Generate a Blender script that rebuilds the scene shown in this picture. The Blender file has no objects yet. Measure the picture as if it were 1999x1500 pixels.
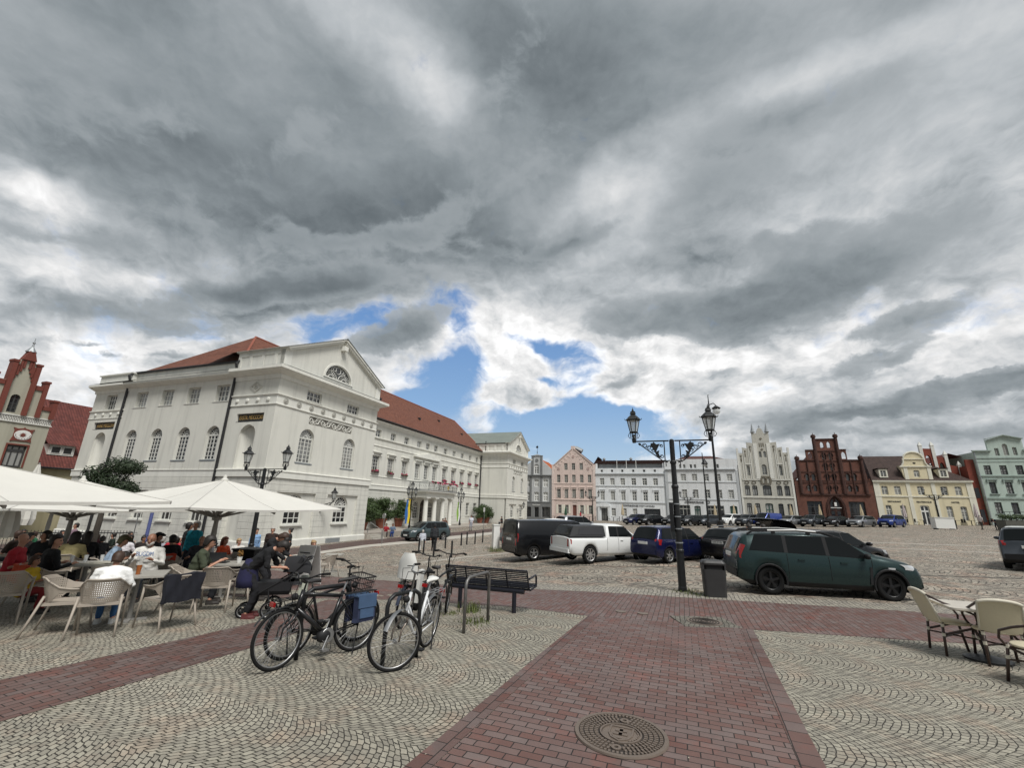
import bpy, bmesh, math, random
from mathutils import Vector, Matrix, Euler
from mathutils.geometry import tessellate_polygon
R_ = math.radians
PI = math.pi
rnd = random.Random(7)
SC = bpy.context.scene
COL = SC.collection
# ------------------------------------------------------------------ camera
FPX, PITCH, ROLL, CX, CY, EYE = 847.0, R_(16.0), R_(1.59), 999.5, 750.0, 2.0
_fw = Vector((0, math.cos(PITCH), math.sin(PITCH)))
_u0 = Vector((0, -math.sin(PITCH), math.cos(PITCH)))
_r0 = Vector((1, 0, 0))
CR = math.cos(ROLL) * _r0 + math.sin(ROLL) * _u0
CU = -math.sin(ROLL) * _r0 + math.cos(ROLL) * _u0
cd = bpy.data.cameras.new("camera")
cam = bpy.data.objects.new("camera", cd)
COL.objects.link(cam)
cam.matrix_world = Matrix.Translation((0, 0, EYE)) @ Matrix((CR, CU, -_fw)).transposed().to_4x4()
cd.sensor_fit = 'HORIZONTAL'
cd.sensor_width = 36
cd.lens = FPX / 1999 * 36
cd.clip_start, cd.clip_end = 0.05, 2000
SC.camera = cam
def ray(x, y):
 return (x - CX) / FPX * CR - (y - CY) / FPX * CU + _fw
# ------------------------------------------------------------------ colour management
SC.view_settings.view_transform = 'Standard'
SC.view_settings.look = 'None'
SC.view_settings.exposure = 0.45
SC.view_settings.gamma = 1
SC.render.film_transparent = False
# ------------------------------------------------------------------ node helpers
class NT:
 def __init__(s, tree):
  s.t = tree
  s.n = tree.nodes
  s.l = tree.links
 def new(s, typ, **kw):
  n = s.n.new(typ)
  for k, v in kw.items():
   setattr(n, k, v)
  return n
 def set(s, sock, v):
  if hasattr(v, 'is_output') or isinstance(v, bpy.types.NodeSocket):
   s.l.new(v, sock)
  elif isinstance(v, (tuple, list)) and sock.type == 'RGBA' and len(v) == 3:
   sock.default_value = (*v, 1)
  else:
   sock.default_value = v
 def math(s, op, a, b=None, c=None, clamp=False):
  n = s.new('ShaderNodeMath', operation=op, use_clamp=clamp)
  for i, v in enumerate((a, b, c)):
   if v is not None:
    s.set(n.inputs[i], v)
  return n.outputs[0]
 def vmath(s, op, a, b=None, scale=None):
  n = s.new('ShaderNodeVectorMath', operation=op)
  s.set(n.inputs[0], a)
  if b is not None:
   s.set(n.inputs[1], b)
  if scale is not None:
   s.set(n.inputs['Scale'], scale)
  return n.outputs[1] if op in ('LENGTH', 'DOT_PRODUCT', 'DISTANCE') else n.outputs[0]
 def mapr(s, v, a, b, c=0.0, d=1.0, smooth=False):
  n = s.new('ShaderNodeMapRange')
  n.interpolation_type = 'SMOOTHSTEP' if smooth else 'LINEAR'
  for i, q in enumerate((v, a, b, c, d)):
   s.set(n.inputs[i], q)
  return n.outputs[0]
 def mix(s, f, a, b, blend='MIX'):
  n = s.new('ShaderNodeMix', data_type='RGBA', blend_type=blend)
  s.set(n.inputs[0], f)
  s.set(n.inputs[6], a)
  s.set(n.inputs[7], b)
  return n.outputs[2]
 def noise(s, vec, scale, detail=4, rough=.5, dist=0.0, col=False):
  n = s.new('ShaderNodeTexNoise')
  if vec is not None:
   s.set(n.inputs['Vector'], vec)
  n.inputs['Scale'].default_value = scale
  n.inputs['Detail'].default_value = detail
  n.inputs['Roughness'].default_value = rough
  n.inputs['Distortion'].default_value = dist
  return n.outputs[1] if col else n.outputs[0]
 def ramp(s, f, stops, interp='LINEAR'):
  n = s.new('ShaderNodeValToRGB')
  n.color_ramp.interpolation = interp
  e = n.color_ramp.elements
  while len(e) < len(stops):
   e.new(.5)
  for k, (p, c) in enumerate(stops):
   e[k].position = p
   e[k].color = (*c, 1) if len(c) == 3 else c
  s.set(n.inputs[0], f)
  return n.outputs[0]
 def sep(s, v):
  n = s.new('ShaderNodeSeparateXYZ')
  s.set(n.inputs[0], v)
  return n.outputs
 def comb(s, x, y, z=0.0):
  n = s.new('ShaderNodeCombineXYZ')
  for i, v in enumerate((x, y, z)):
   s.set(n.inputs[i], v)
  return n.outputs[0]
# ------------------------------------------------------------------ sky
SUN_EL, SUN_AZ = R_(57), R_(150)      # azimuth clockwise from +y: the veiled sun stands behind the viewer, to the right
W = bpy.data.worlds.new("World")
SC.world = W
W.use_nodes = True
w = NT(W.node_tree)
w.n.clear()
sky = w.new('ShaderNodeTexSky', sky_type='NISHITA')
sky.sun_disc = False
sky.sun_elevation = SUN_EL
sky.sun_rotation = SUN_AZ
sky.air_density, sky.dust_density, sky.ozone_density = 1.0, 1.0, 1.5
D = w.new('ShaderNodeTexCoord').outputs['Generated']
dx, dy, dz = w.sep(D)
zc = w.math('MAXIMUM', dz, 0.0)
wn = w.noise(D, 3.2, 5, .6, col=True)
wn = w.vmath('SUBTRACT', wn, (.5, .5, .5))
Dw = w.vmath('ADD', D, w.vmath('SCALE', wn, scale=.17))
def blob_frame(px, py, rx, ry, tilt):
 c = ray(px, py).normalized()
 t = R_(tilt)
 ex = ray(px + math.cos(t), py - math.sin(t)).normalized() - c
 ex.normalize()
 ez = c
 ey = ez.cross(ex).normalized()
 ex = ey.cross(ez)
 q = FPX / ray(px, py).length
 k = ray(px, py).length_squared ** .5 * FPX
 return c, Matrix((ex, ey, ez)).transposed().to_euler(), (rx * 1.6 / k, ry * 1.6 / k, max(rx, ry) * 1.6 / k)
def blobs(lst, vec, base):
 out = base
 for px, py, rx, ry, tilt, amt in lst:
  c, e, sc = blob_frame(px, py, rx, ry, tilt)
  m = w.new('ShaderNodeMapping', vector_type='TEXTURE')
  w.set(m.inputs[0], vec)
  m.inputs[1].default_value = c
  m.inputs[2].default_value = e
  m.inputs[3].default_value = sc
  g = w.new('ShaderNodeTexGradient', gradient_type='SPHERICAL')
  w.set(g.inputs[0], m.outputs[0])
  out = w.math('MULTIPLY_ADD', g.outputs[1], amt, out)
 return out
zz = w.math('ADD', zc, .16)
P2 = w.comb(w.math('DIVIDE', dx, zz), w.math('DIVIDE', dy, zz), 0.0)
P2w = w.vmath('ADD', P2, w.vmath('SCALE', w.vmath('SUBTRACT', w.noise(P2, .9, 4, .55, col=True), (.5, .5, .5)), scale=.55))
n_big = w.noise(P2w, 1.05, 7, .56)
n_fine = w.noise(w.vmath('ADD', P2w, (7.3, 2.1, 0)), 2.5, 8, .565)
n_lit = w.noise(w.vmath('ADD', P2w, (7.3 + .10, 2.1 - .16, 0)), 2.5, 8, .565)
n_cum = w.noise(w.vmath('MULTIPLY', Dw, (1, 1, 1.7)), 9.5, 8, .60)
COVER = [
 (885, 592, 55, 45, -35, -1.0), (915, 640, 22, 50, 0, -.6), (705, 625, 80, 36, 8, -.9), (640, 645, 75, 30, 0, -.75), (580, 615, 40, 20, 0, -.4),
 (430, 640, 70, 16, -4, -.55), (850, 750, 130, 42, 25, -.85), (930, 690, 60, 30, 0, -.35), (1060, 680, 70, 26, -10, -.75), (1150, 706, 120, 24, -18, -1.15), (1075, 740, 90, 30, 0, -1.1), (900, 705, 90, 30, 30, -.6),
 (1260, 715, 60, 22, -10, -.5), (1300, 690, 30, 16, 0, -.5), (800, 785, 130, 45, 20, -.5), (1010, 875, 320, 75, -3, -1.35), (1270, 850, 170, 50, -6, -.9), (1130, 785, 110, 50, 0, -1.0),
 (1500, 762, 60, 18, -8, -.6), (1420, 800, 80, 40, 0, -.4),
 (1005, 708, 80, 34, -15, 1.5), (1030, 768, 85, 19, -4, 1.9), (1228, 744, 105, 38, -5, 2.0), (930, 735, 30, 15, 0, .4), (760, 765, 70, 22, 0, .4),
 (1110, 632, 200, 34, -6, .6), (1420, 720, 160, 60, -5, .7), (1620, 860, 330, 110, 0, .8), (1180, 800, 60, 10, 5, .25), (480, 690, 140, 30, 0, .5),
]
BRIGHT = [
 (1280, 690, 340, 60, 0, .14), (430, 690, 260, 40, 0, .12), (1020, 640, 120, 60, 0, .12),
 (1750, 250, 520, 300, 10, .07), (1600, 420, 300, 90, 5, .05), (1000, 700, 120, 60, 0, .2), (1230, 735, 140, 60, 0, .16),
 (280, 320, 540, 270, -12, -.13), (560, 330, 330, 170, -20, -.03), (60, 190, 200, 190, 0, -.04), (780, 470, 480, 90, -8, -.14), (960, 300, 300, 160, -20, -.03),
 (790, 110, 170, 75, -50, .24), (850, 185, 70, 40, -30, .22), (600, 30, 200, 60, 0, .06), (15, 372, 130, 36, -14, .42), (120, 395, 60, 26, -20, .18), (60, 520, 200, 42, -4, .16),
 (330, 520, 60, 14, 0, .16), (180, 600, 300, 50, -5, -.14), (470, 570, 190, 40, 5, -.12), (640, 560, 240, 38, 4, -.20), (80, 668, 190, 40, 0, .18), (450, 560, 40, 14, -10, .36),
 (1110, 270, 260, 230, 30, -.05), (1400, 60, 600, 140, 8, -.08), (1200, 400, 130, 60, 40, .30), (1120, 470, 75, 24, 20, -.24), (1190, 360, 40, 40, 40, .16),
 (1350, 330, 120, 90, 20, -.06), (1560, 165, 240, 30, 20, .16), (1660, 215, 190, 46, 18, -.10), (1870, 140, 240, 80, 20, .12), (1620, 330, 300, 110, 0, -.04),
 (1560, 570, 250, 70, 14, -.12), (1350, 480, 110, 44, 0, -.10), (1900, 700, 160, 40, 10, -.10),
 (1900, 520, 190, 110, 0, -.06), (1640, 810, 220, 22, 4, -.28), (1550, 850, 110, 20, 4, -.2), (1420, 735, 70, 26, 0, -.18), (1850, 850, 160, 24, 0, -.2),
 (1000, 560, 170, 50, 0, .10), (1500, 690, 260, 44, 4, .16), (1150, 640, 210, 36, -5, .18), (960, 640, 90, 40, 10, .12),
]
DARK = [
 (1540, 487, 85, 30, 15, .55), (1590, 560, 210, 52, 16, .85), (1450, 610, 90, 44, 30, .75), (1690, 520, 90, 40, 10, .4), (1290, 610, 140, 40, 5, .7), (1250, 640, 60, 18, 0, .4), (1350, 500, 90, 34, 10, .35), (1120, 468, 80, 20, 24, .7),
 (815, 632, 88, 36, 20, .95), (760, 668, 60, 24, 10, .6), (1205, 757, 62, 16, 8, .5), (1755, 640, 105, 20, 14, .75), (1710, 705, 100, 20, 22, .75), (1850, 765, 230, 22, 14, .95), (1940, 740, 120, 24, 10, .6), (1660, 812, 180, 13, 4, .6), (1540, 852, 90, 12, 4, .5), (1400, 735, 70, 16, 0, .4), (1850, 850, 150, 14, 0, .5),
 (180, 612, 220, 26, -4, .5), (470, 565, 170, 30, 5, .55), (640, 552, 200, 30, 4, .7), (350, 640, 90, 12, 0, .35), (150, 672, 70, 9, 0, .5), (200, 690, 30, 8, 0, .5), (100, 455, 200, 26, -12, .5), (930, 480, 150, 44, 0, .35), (1500, 260, 210, 60, 30, .35), (1570, 205, 170, 36, 18, .45), (1080, 270, 120, 60, 20, .3), (300, 690, 60, 9, 0, .4), (900, 400, 130, 40, 20, .36), (700, 465, 150, 30, 10, .36), (1350, 385, 120, 36, 25, .36), (1750, 430, 170, 36, 10, .34), (400, 430, 210, 40, -10, .36), (240, 250, 210, 56, -15, .34), (620, 250, 170, 44, 30, .34), (1000, 130, 150, 50, 50, .3), (1850, 590, 120, 26, 8, .36),
]
cover = blobs(COVER, Dw, w.mapr(dz, .28, .46, .52, .85, True))
alpha_in = w.math('ADD', cover, w.math('MULTIPLY_ADD', w.math('SUBTRACT', n_cum, .5), 2.5, w.math('MULTIPLY', w.math('SUBTRACT', n_big, .5), .7)))
thick = w.mapr(alpha_in, .0, .75, 0, 1, True)
base = w.ramp(dz, [(0, (.60,) * 3), (.25, (.62,) * 3), (.40, (.53,) * 3), (.56, (.38,) * 3), (.80, (.31,) * 3), (1, (.32,) * 3)])
bright = blobs(BRIGHT, Dw, base)
n_cl = w.noise(w.vmath('ADD', w.vmath('MULTIPLY', Dw, (1, 1, 1.7)), (.012, -.006, .024)), 9.5, 8, .60)
relief = w.math('MULTIPLY_ADD', w.math('SUBTRACT', n_cum, n_cl), w.mapr(dz, .3, .6, 1.8, .45), w.math('MULTIPLY', w.math('SUBTRACT', n_lit, n_fine), .85))
tex = w.math('MULTIPLY_ADD', w.math('SUBTRACT', n_fine, .5), .26, relief)
tex = w.math('ADD', tex, w.math('MULTIPLY', w.math('SUBTRACT', n_big, .5), .22))
tex = w.math('ADD', tex, w.math('MULTIPLY', w.math('MULTIPLY', w.math('SUBTRACT', n_cum, .5), -1.3), w.mapr(dz, .25, .5, 1, .12)))
edge = w.math('MULTIPLY', w.math('SUBTRACT', 1.0, thick), w.mapr(dz, .2, .55, .34, .0))
val = w.math('ADD', w.math('ADD', w.math('MULTIPLY', bright, w.math('ADD', 1.0, w.math('MULTIPLY', tex, 1.25))), w.math('MULTIPLY', tex, .06)), edge)
Dw2 = w.vmath('ADD', D, w.vmath('SCALE', w.vmath('SUBTRACT', w.noise(w.vmath('MULTIPLY', D, (1, 1, 1.5)), 7.0, 6, .6, col=True), (.5, .5, .5)), scale=.10))
dk = w.math('MULTIPLY_ADD', w.math('SUBTRACT', n_cum, .5), .9, blobs(DARK, Dw2, w.math('ADD', 0.0, -.20)))
dmask = w.mapr(dk, -.02, .22, 0, 1, True)
dthick = w.mapr(dk, .05, .7, 0, 1, True)
dval = w.math('MULTIPLY_ADD', w.math('SUBTRACT', n_fine, .5), .25, w.math('ADD', w.mapr(dz, .2, .6, .235, .245), w.math('MULTIPLY', w.math('SUBTRACT', 1.0, dthick), .20)))
dval = w.math('MULTIPLY_ADD', relief, .10, dval)
val = w.math('MULTIPLY_ADD', val, 1.22, .02)
dfac = w.math('MULTIPLY', dmask, .80)
val = w.math('ADD', w.math('MULTIPLY', val, w.math('SUBTRACT', 1.0, dfac)), w.math('MULTIPLY', dval, dfac))
alpha = w.math('MAXIMUM', w.mapr(alpha_in, -.42, .50, 0, 1, True), w.math('MULTIPLY', dmask, w.mapr(alpha_in, -.35, .0, .0, .9)))
# unseen sky behind the viewer dimmed to cut fill, glow added round the sun
sund = Vector((math.sin(SUN_AZ) * math.cos(SUN_EL), math.cos(SUN_AZ) * math.cos(SUN_EL), math.sin(SUN_EL)))
glow = w.math('POWER', w.math('MAXIMUM', w.vmath('DOT_PRODUCT', D, tuple(sund)), 0.0), 3.0)
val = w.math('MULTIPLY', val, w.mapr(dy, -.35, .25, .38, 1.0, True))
val = w.math('MULTIPLY_ADD', glow, .55, w.math('MAXIMUM', val, .10))
ccol = w.ramp(val, [(0, (.0, .0, .0)), (.16, (.130, .156, .174)), (.34, (.305, .345, .370)), (.60, (.575, .612, .640)), (1, (1.0, 1.0, 1.0))])
over = w.math('MAXIMUM', val, 1.0)
ccol = w.vmath('SCALE', ccol, scale=over)
blue = w.mix(.80, w.vmath('SCALE', sky.outputs[0], scale=.135), w.ramp(dz, [(0, (.66, .76, .85)), (.10, (.50, .69, .90)), (.22, (.31, .53, .86)), (.42, (.17, .36, .74)), (1, (.06, .16, .45))]))
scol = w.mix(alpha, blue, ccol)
low = w.mapr(dz, -.02, .0, 0, 1)
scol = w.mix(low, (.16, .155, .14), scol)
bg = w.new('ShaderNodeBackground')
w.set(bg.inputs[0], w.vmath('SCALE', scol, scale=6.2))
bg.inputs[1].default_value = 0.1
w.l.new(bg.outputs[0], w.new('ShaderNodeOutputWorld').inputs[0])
W.cycles.sampling_method = 'MANUAL'
W.cycles.sample_map_resolution = 256
# ------------------------------------------------------------------ sun behind thin cloud
sl = bpy.data.lights.new("sun", 'SUN')
sl.energy = 2.6
sl.angle = R_(20)
sl.color = (1.0, .975, .93)
so = bpy.data.objects.new("sun", sl)
COL.objects.link(so)
so.rotation_euler = (-sund).to_track_quat('-Z', 'Y').to_euler()
so.location = sund * 60
SC.cycles.use_adaptive_sampling = True
SC.cycles.adaptive_threshold = .02
SC.cycles.max_bounces = 6
SC.cycles.transparent_max_bounces = 16
SC.cycles.use_denoising = True
# ------------------------------------------------------------------ ground height and placing
def sstep(t):
 t = max(0.0, min(1.0, t))
 return t * t * (3 - 2 * t)
def gz(x, y):
 a = sstep((y - 7) / 18) * sstep((12 - x) / 20) * (1 - .5 * sstep((y - 30) / 40))
 b = max(0.0, min(1.4, x / 66)) ** 1.5 * sstep((y - 4) / 20)
 return -1.05 * a + 1.3 * b - .9 * sstep((-x - 22) / 22) * sstep((y - 20) / 15)
def at(px, py, z=None):
 """ground point seen at a pixel of the photograph (or the point at height z)"""
 d = ray(px, py)
 zz = 0.0 if z is None else z
 for _ in range(60 if z is None else 1):
  t = (zz - EYE) / d.z
  if z is None:
   zz = .5 * zz + .5 * gz(d.x * t, d.y * t)
 t = (zz - EYE) / d.z
 return Vector((d.x * t, d.y * t, zz))
def at_y(px, py, y):
 d = ray(px, py)
 return Vector((d.x, d.y, d.z)) * (y / d.y) + Vector((0, 0, EYE))
def on_ground(x, y):
 return Vector((x, y, gz(x, y)))
# ------------------------------------------------------------------ mesh builder
class MB:
 def __init__(s):
  s.v, s.f, s.m, s.sm = [], [], [], []
  s.cur = 0
  s.smooth = False
 def add(s, vs, fs):
  o = len(s.v)
  s.v += [tuple(v) for v in vs]
  for f in fs:
   s.f.append(tuple(i + o for i in f))
   s.m.append(s.cur)
   s.sm.append(s.smooth)
  return s
 def box(s, c, d, rot=None):
  hx, hy, hz = d[0] / 2, d[1] / 2, d[2] / 2
  vs = [Vector((x, y, z)) for x in (-hx, hx) for y in (-hy, hy) for z in (-hz, hz)]
  if rot is not None:
   m = rot if isinstance(rot, Matrix) else Euler(rot).to_matrix()
   vs = [m @ v for v in vs]
  c = Vector(c)
  return s.add([v + c for v in vs], [(0, 1, 3, 2), (4, 6, 7, 5), (0, 4, 5, 1), (2, 3, 7, 6), (0, 2, 6, 4), (1, 5, 7, 3)])
 def bx(s, x0, x1, y0, y1, z0, z1):
  return s.box(((x0 + x1) / 2, (y0 + y1) / 2, (z0 + z1) / 2), (abs(x1 - x0), abs(y1 - y0), abs(z1 - z0)))
 def ring(s, rings, cap0=True, cap1=True, closed=False):
  n = len(rings[0])
  vs = [p for r in rings for p in r]
  fs = []
  k = len(rings)
  for i in range(k if closed else k - 1):
   for j in range(n):
    a, b = i * n + j, i * n + (j + 1) % n
    c, d = ((i + 1) % k) * n + (j + 1) % n, ((i + 1) % k) * n + j
    fs.append((a, b, c, d))
  if not closed:
   if cap0:
    fs.append(tuple(range(n))[::-1])
   if cap1:
    fs.append(tuple(range((k - 1) * n, k * n)))
  return s.add(vs, fs)
 def tube(s, pts, r, n=8, cap=True, closed=False):
  pts = [Vector(p) for p in pts]
  k = len(pts)
  rs = r if isinstance(r, (list, tuple)) else [r] * k
  rings = []
  up = None
  for i in range(k):
   if closed:
    t = pts[(i + 1) % k] - pts[i - 1]
   else:
    t = pts[min(i + 1, k - 1)] - pts[max(i - 1, 0)]
   t.normalize()
   if up is None:
    a = Vector((0, 0, 1)) if abs(t.z) < .9 else Vector((1, 0, 0))
    up = (a - t * a.dot(t)).normalized()
   else:
    up = up - t * up.dot(t)
    up = up.normalized() if up.length > 1e-6 else t.orthogonal().normalized()
   b = t.cross(up)
   rings.append([pts[i] + rs[i] * (math.cos(2 * PI * j / n) * up + math.sin(2 * PI * j / n) * b) for j in range(n)])
  return s.ring(rings, cap, cap, closed)
 def cyl(s, a, b, r0, r1=None, n=12):
  return s.tube([a, b], [r0, r0 if r1 is None else r1], n)
 def lathe(s, prof, n=16, c=(0, 0, 0), axis='z', rot=0.0, cap=True, loop=False):
  c = Vector(c)
  rings = []
  for r, z in prof:
   ring = []
   for j in range(n):
    a = 2 * PI * j / n + rot
    x, y = r * math.cos(a), r * math.sin(a)
    ring.append(c + (Vector((x, y, z)) if axis == 'z' else Vector((z, x, y)) if axis == 'x' else Vector((y, z, x))))
   rings.append(ring)
  return s.ring(rings, cap, cap, loop)
 def poly(s, outline, holes=(), y0=0.0, y1=.1, back=True, side=True, hole_side=True):
  """flat polygon in x-z with holes, from y0 (front, faces -y) to y1 (back)"""
  loops = [list(outline)] + [list(h) for h in holes]
  flat = [p for lp in loops for p in lp]
  tris = tessellate_polygon([[Vector((p[0], p[1], 0)) for p in lp] for lp in loops])
  o = len(flat)
  vs = [(p[0], y0, p[1]) for p in flat] + [(p[0], y1, p[1]) for p in flat]
  fs = []
  for t in tris:
   a, b, c = (Vector(flat[i]).to_2d() if len(flat[i]) > 2 else Vector(flat[i]) for i in t)
   ar = (b - a).cross(c - a)
   if abs(ar) < 1e-10:
    continue
   t = t if ar > 0 else t[::-1]
   fs.append(tuple(t))
   if back:
    fs.append(tuple(i + o for i in t[::-1]))
  b = 0
  for k, lp in enumerate(loops):
   n = len(lp)
   ar = sum(lp[i][0] * lp[(i + 1) % n][1] - lp[(i + 1) % n][0] * lp[i][1] for i in range(n))
   if (side if k == 0 else hole_side):
    for i in range(n):
     p, q = b + i, b + (i + 1) % n
     f = (p, p + o, q + o, q)
     if (ar > 0) != (k == 0):
      f = f[::-1]
     fs.append(f)
   b += n
  return s.add(vs, fs)
 def grid(s, P, closed_u=False):
  """P[i][j] points"""
  n, m = len(P), len(P[0])
  fs = [(i * m + j, ((i + 1) % n) * m + j, ((i + 1) % n) * m + j + 1, i * m + j + 1) for i in range(n if closed_u else n - 1) for j in range(m - 1)]
  return s.add([p for r in P for p in r], fs)
 def sphere(s, c, r, n=10, m=7, sc=(1, 1, 1)):
  c = Vector(c)
  rings = [[c + Vector((sc[0] * r * math.sin(PI * i / m) * math.cos(2 * PI * j / n), sc[1] * r * math.sin(PI * i / m) * math.sin(2 * PI * j / n), sc[2] * r * -math.cos(PI * i / m))) for j in range(n)] for i in range(1, m)]
  o = s.smooth
  s.ring(rings, True, True)
  return s
 def mesh(s, name, mats):
  me = bpy.data.meshes.new(name)
  me.from_pydata([tuple(v) for v in s.v], [], s.f)
  for m in (mats if isinstance(mats, (list, tuple)) else [mats]):
   me.materials.append(m)
  me.polygons.foreach_set('material_index', s.m)
  me.polygons.foreach_set('use_smooth', s.sm)
  me.update()
  return me
 def build(s, name, mats, parent=None, shade=None, **kw):
  if shade is not None:
   s.sm = [shade] * len(s.f)
  return link(name, s.mesh(name, mats), parent, **kw)
def link(name, me, parent=None, loc=None, rot=None, label=None):
 o = bpy.data.objects.new(name, me)
 COL.objects.link(o)
 if parent is not None:
  o.parent = parent
 if loc is not None:
  o.location = loc
 if rot is not None:
  o.rotation_euler = rot
 if label:
  o['label'] = label
 return o
def thing(name, label, cat, loc=(0, 0, 0), rz=0.0, group=None):
 o = bpy.data.objects.new(name, None)
 COL.objects.link(o)
 o.location = loc
 o.rotation_euler = (0, 0, rz)
 return tag(o, label, cat, group)
def tag(o, label, cat, group=None, kind=None):
 if label:
  o['label'] = label
 if cat:
  o['category'] = cat
 if group:
  o['group'] = group
 if kind:
  o['kind'] = kind
 return o
def copy_tree(o, parent=None):
 c = o.copy()
 COL.objects.link(c)
 c.parent = parent
 if parent is not None:
  c.matrix_parent_inverse = o.matrix_parent_inverse
 for ch in o.children:
  copy_tree(ch, c)
 return c
def dup(src, label, loc, rz=0.0, group=None, scale=None):
 c = copy_tree(src)
 c.location = loc
 c.rotation_euler = (0, 0, rz)
 c['label'] = label
 if group:
  c['group'] = group
 if scale:
  c.scale = (scale,) * 3 if not isinstance(scale, tuple) else scale
 return c
def arch_pts(x0, x1, z0, z1, n=12, rise=None):
 """opening outline with a round (or segmental) head; counter-clockwise"""
 cx, r = (x0 + x1) / 2, (x1 - x0) / 2
 if rise is None:
  rise = r
 zc = z1 - rise
 pts = [(x0, z0), (x1, z0)]
 for i in range(n + 1):
  a = PI * i / n
  pts.append((cx + r * math.cos(a), zc + rise * math.sin(a)))
 return pts
def gothic_pts(x0, x1, z0, z1, n=6):
 cx, r = (x0 + x1) / 2, (x1 - x0)
 h = r * math.sqrt(3) / 2
 k = min(1.0, (z1 - z0) * .6 / h)
 zc = z1 - h * k
 pts = [(x0, z0), (x1, z0)]
 for i in range(n + 1):
  a = PI / 3 * i / n
  pts.append((x0 + r * math.cos(a), zc + r * math.sin(a) * k))
 for i in range(n - 1, -1, -1):
  a = PI / 3 * i / n
  pts.append((x1 - r * math.cos(a), zc + r * math.sin(a) * k))
 return pts
def rect_pts(x0, x1, z0, z1):
 return [(x0, z0), (x1, z0), (x1, z1), (x0, z1)]
# ------------------------------------------------------------------ materials
MATS = {}
def mat(name, fn):
 if name not in MATS:
  m = bpy.data.materials.new(name)
  m.use_nodes = True
  t = NT(m.node_tree)
  t.n.clear()
  out = t.new('ShaderNodeOutputMaterial')
  b = t.new('ShaderNodeBsdfPrincipled')
  t.l.new(b.outputs[0], out.inputs[0])
  t.b, t.out = b, out
  fn(t)
  MATS[name] = m
 return MATS[name]
def setb(t, **kw):
 nm = dict(col='Base Color', rough='Roughness', metal='Metallic', nrm='Normal', spec='Specular IOR Level', trans='Transmission Weight', alpha='Alpha', coat='Coat Weight', coatr='Coat Roughness', ecol='Emission Color', estr='Emission Strength', ior='IOR')
 for k, v in kw.items():
  t.set(t.b.inputs[nm[k]], v)
def bump(t, h, strength=.5, dist=.01):
 n = t.new('ShaderNodeBump')
 t.set(n.inputs['Height'], h)
 n.inputs['Strength'].default_value = strength
 n.inputs['Distance'].default_value = dist
 return n.outputs[0]
def objc(t):
 return t.new('ShaderNodeTexCoord').outputs['Object']
def posc(t):
 return t.new('ShaderNodeNewGeometry').outputs['Position']
def c3(h):
 h = h.lstrip('#')
 return tuple((lambda v: v / 12.92 if v <= .04045 else ((v + .055) / 1.055) ** 2.4)(int(h[i:i + 2], 16) / 255) for i in (0, 2, 4))
def plain(name, col, rough=.5, metal=0.0, var=.12, scale=6.0, spec=.5, coat=0.0, bmp=0.0):
 def f(t):
  c = objc(t)
  n = t.noise(c, scale, 5, .6)
  n2 = t.noise(c, scale * 9, 3, .6)
  k = t.math('MULTIPLY_ADD', t.math('ADD', t.math('SUBTRACT', n, .5), t.math('MULTIPLY', t.math('SUBTRACT', n2, .5), .5)), var * 2, 1.0)
  setb(t, col=t.vmath('SCALE', (*col,), scale=k), rough=t.math('MULTIPLY_ADD', n, .2, rough - .1), metal=metal, spec=spec, coat=coat)
  if bmp:
   setb(t, nrm=bump(t, n2, .5, bmp))
 return mat(name, f)
def plaster(name, col, dirt=.12, lines=0.0):
 def f(t):
  c = objc(t)
  n = t.noise(c, .45, 6, .66)
  x, y, z = t.sep(c)
  st = t.noise(t.comb(t.math('MULTIPLY', x, 2.2), t.math('MULTIPLY', y, 2.2), t.math('MULTIPLY', z, .16)), 1.0, 5, .6)
  fine = t.noise(c, 34, 3, .6)
  k = t.math('MULTIPLY_ADD', t.math('SUBTRACT', n, .5), .20, 1.0)
  k = t.math('SUBTRACT', k, t.math('MULTIPLY', t.mapr(st, .48, .78, 0, 1), dirt * 1.5))
  k = t.math('SUBTRACT', k, t.math('MULTIPLY', t.math('MULTIPLY', t.mapr(z, 1.3, -.3, 0, 1), n), dirt * 2.2))
  k = t.math('MULTIPLY_ADD', t.math('SUBTRACT', fine, .5), .05, k)
  h = fine
  if lines:
   # rusticated courses cut into the render
   f1 = t.math('ABSOLUTE', t.math('SUBTRACT', t.math('FRACT', t.math('DIVIDE', z, lines)), .5))
   g = t.mapr(f1, .44, .5, 0, 1)
   row = t.math('FLOOR', t.math('SUBTRACT', t.math('DIVIDE', z, lines), .5))
   sh = t.math('MULTIPLY', t.math('MODULO', row, 2.0), .5)
   u = t.math('ADD', x, y)
   f2 = t.math('ABSOLUTE', t.math('SUBTRACT', t.math('FRACT', t.math('ADD', t.math('DIVIDE', u, 1.15), sh)), .5))
   g = t.math('MAXIMUM', g, t.mapr(f2, .487, .5, 0, 1))
   k = t.math('SUBTRACT', k, t.math('MULTIPLY', g, .30))
   h = t.math('SUBTRACT', t.math('MULTIPLY', fine, .15), t.math('MULTIPLY', g, 1.0))
  setb(t, col=t.vmath('SCALE', col, scale=k), rough=.88, spec=.25, nrm=bump(t, h, .6 if lines else .25, .02 if lines else .006))
 return mat(name, f)
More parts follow.
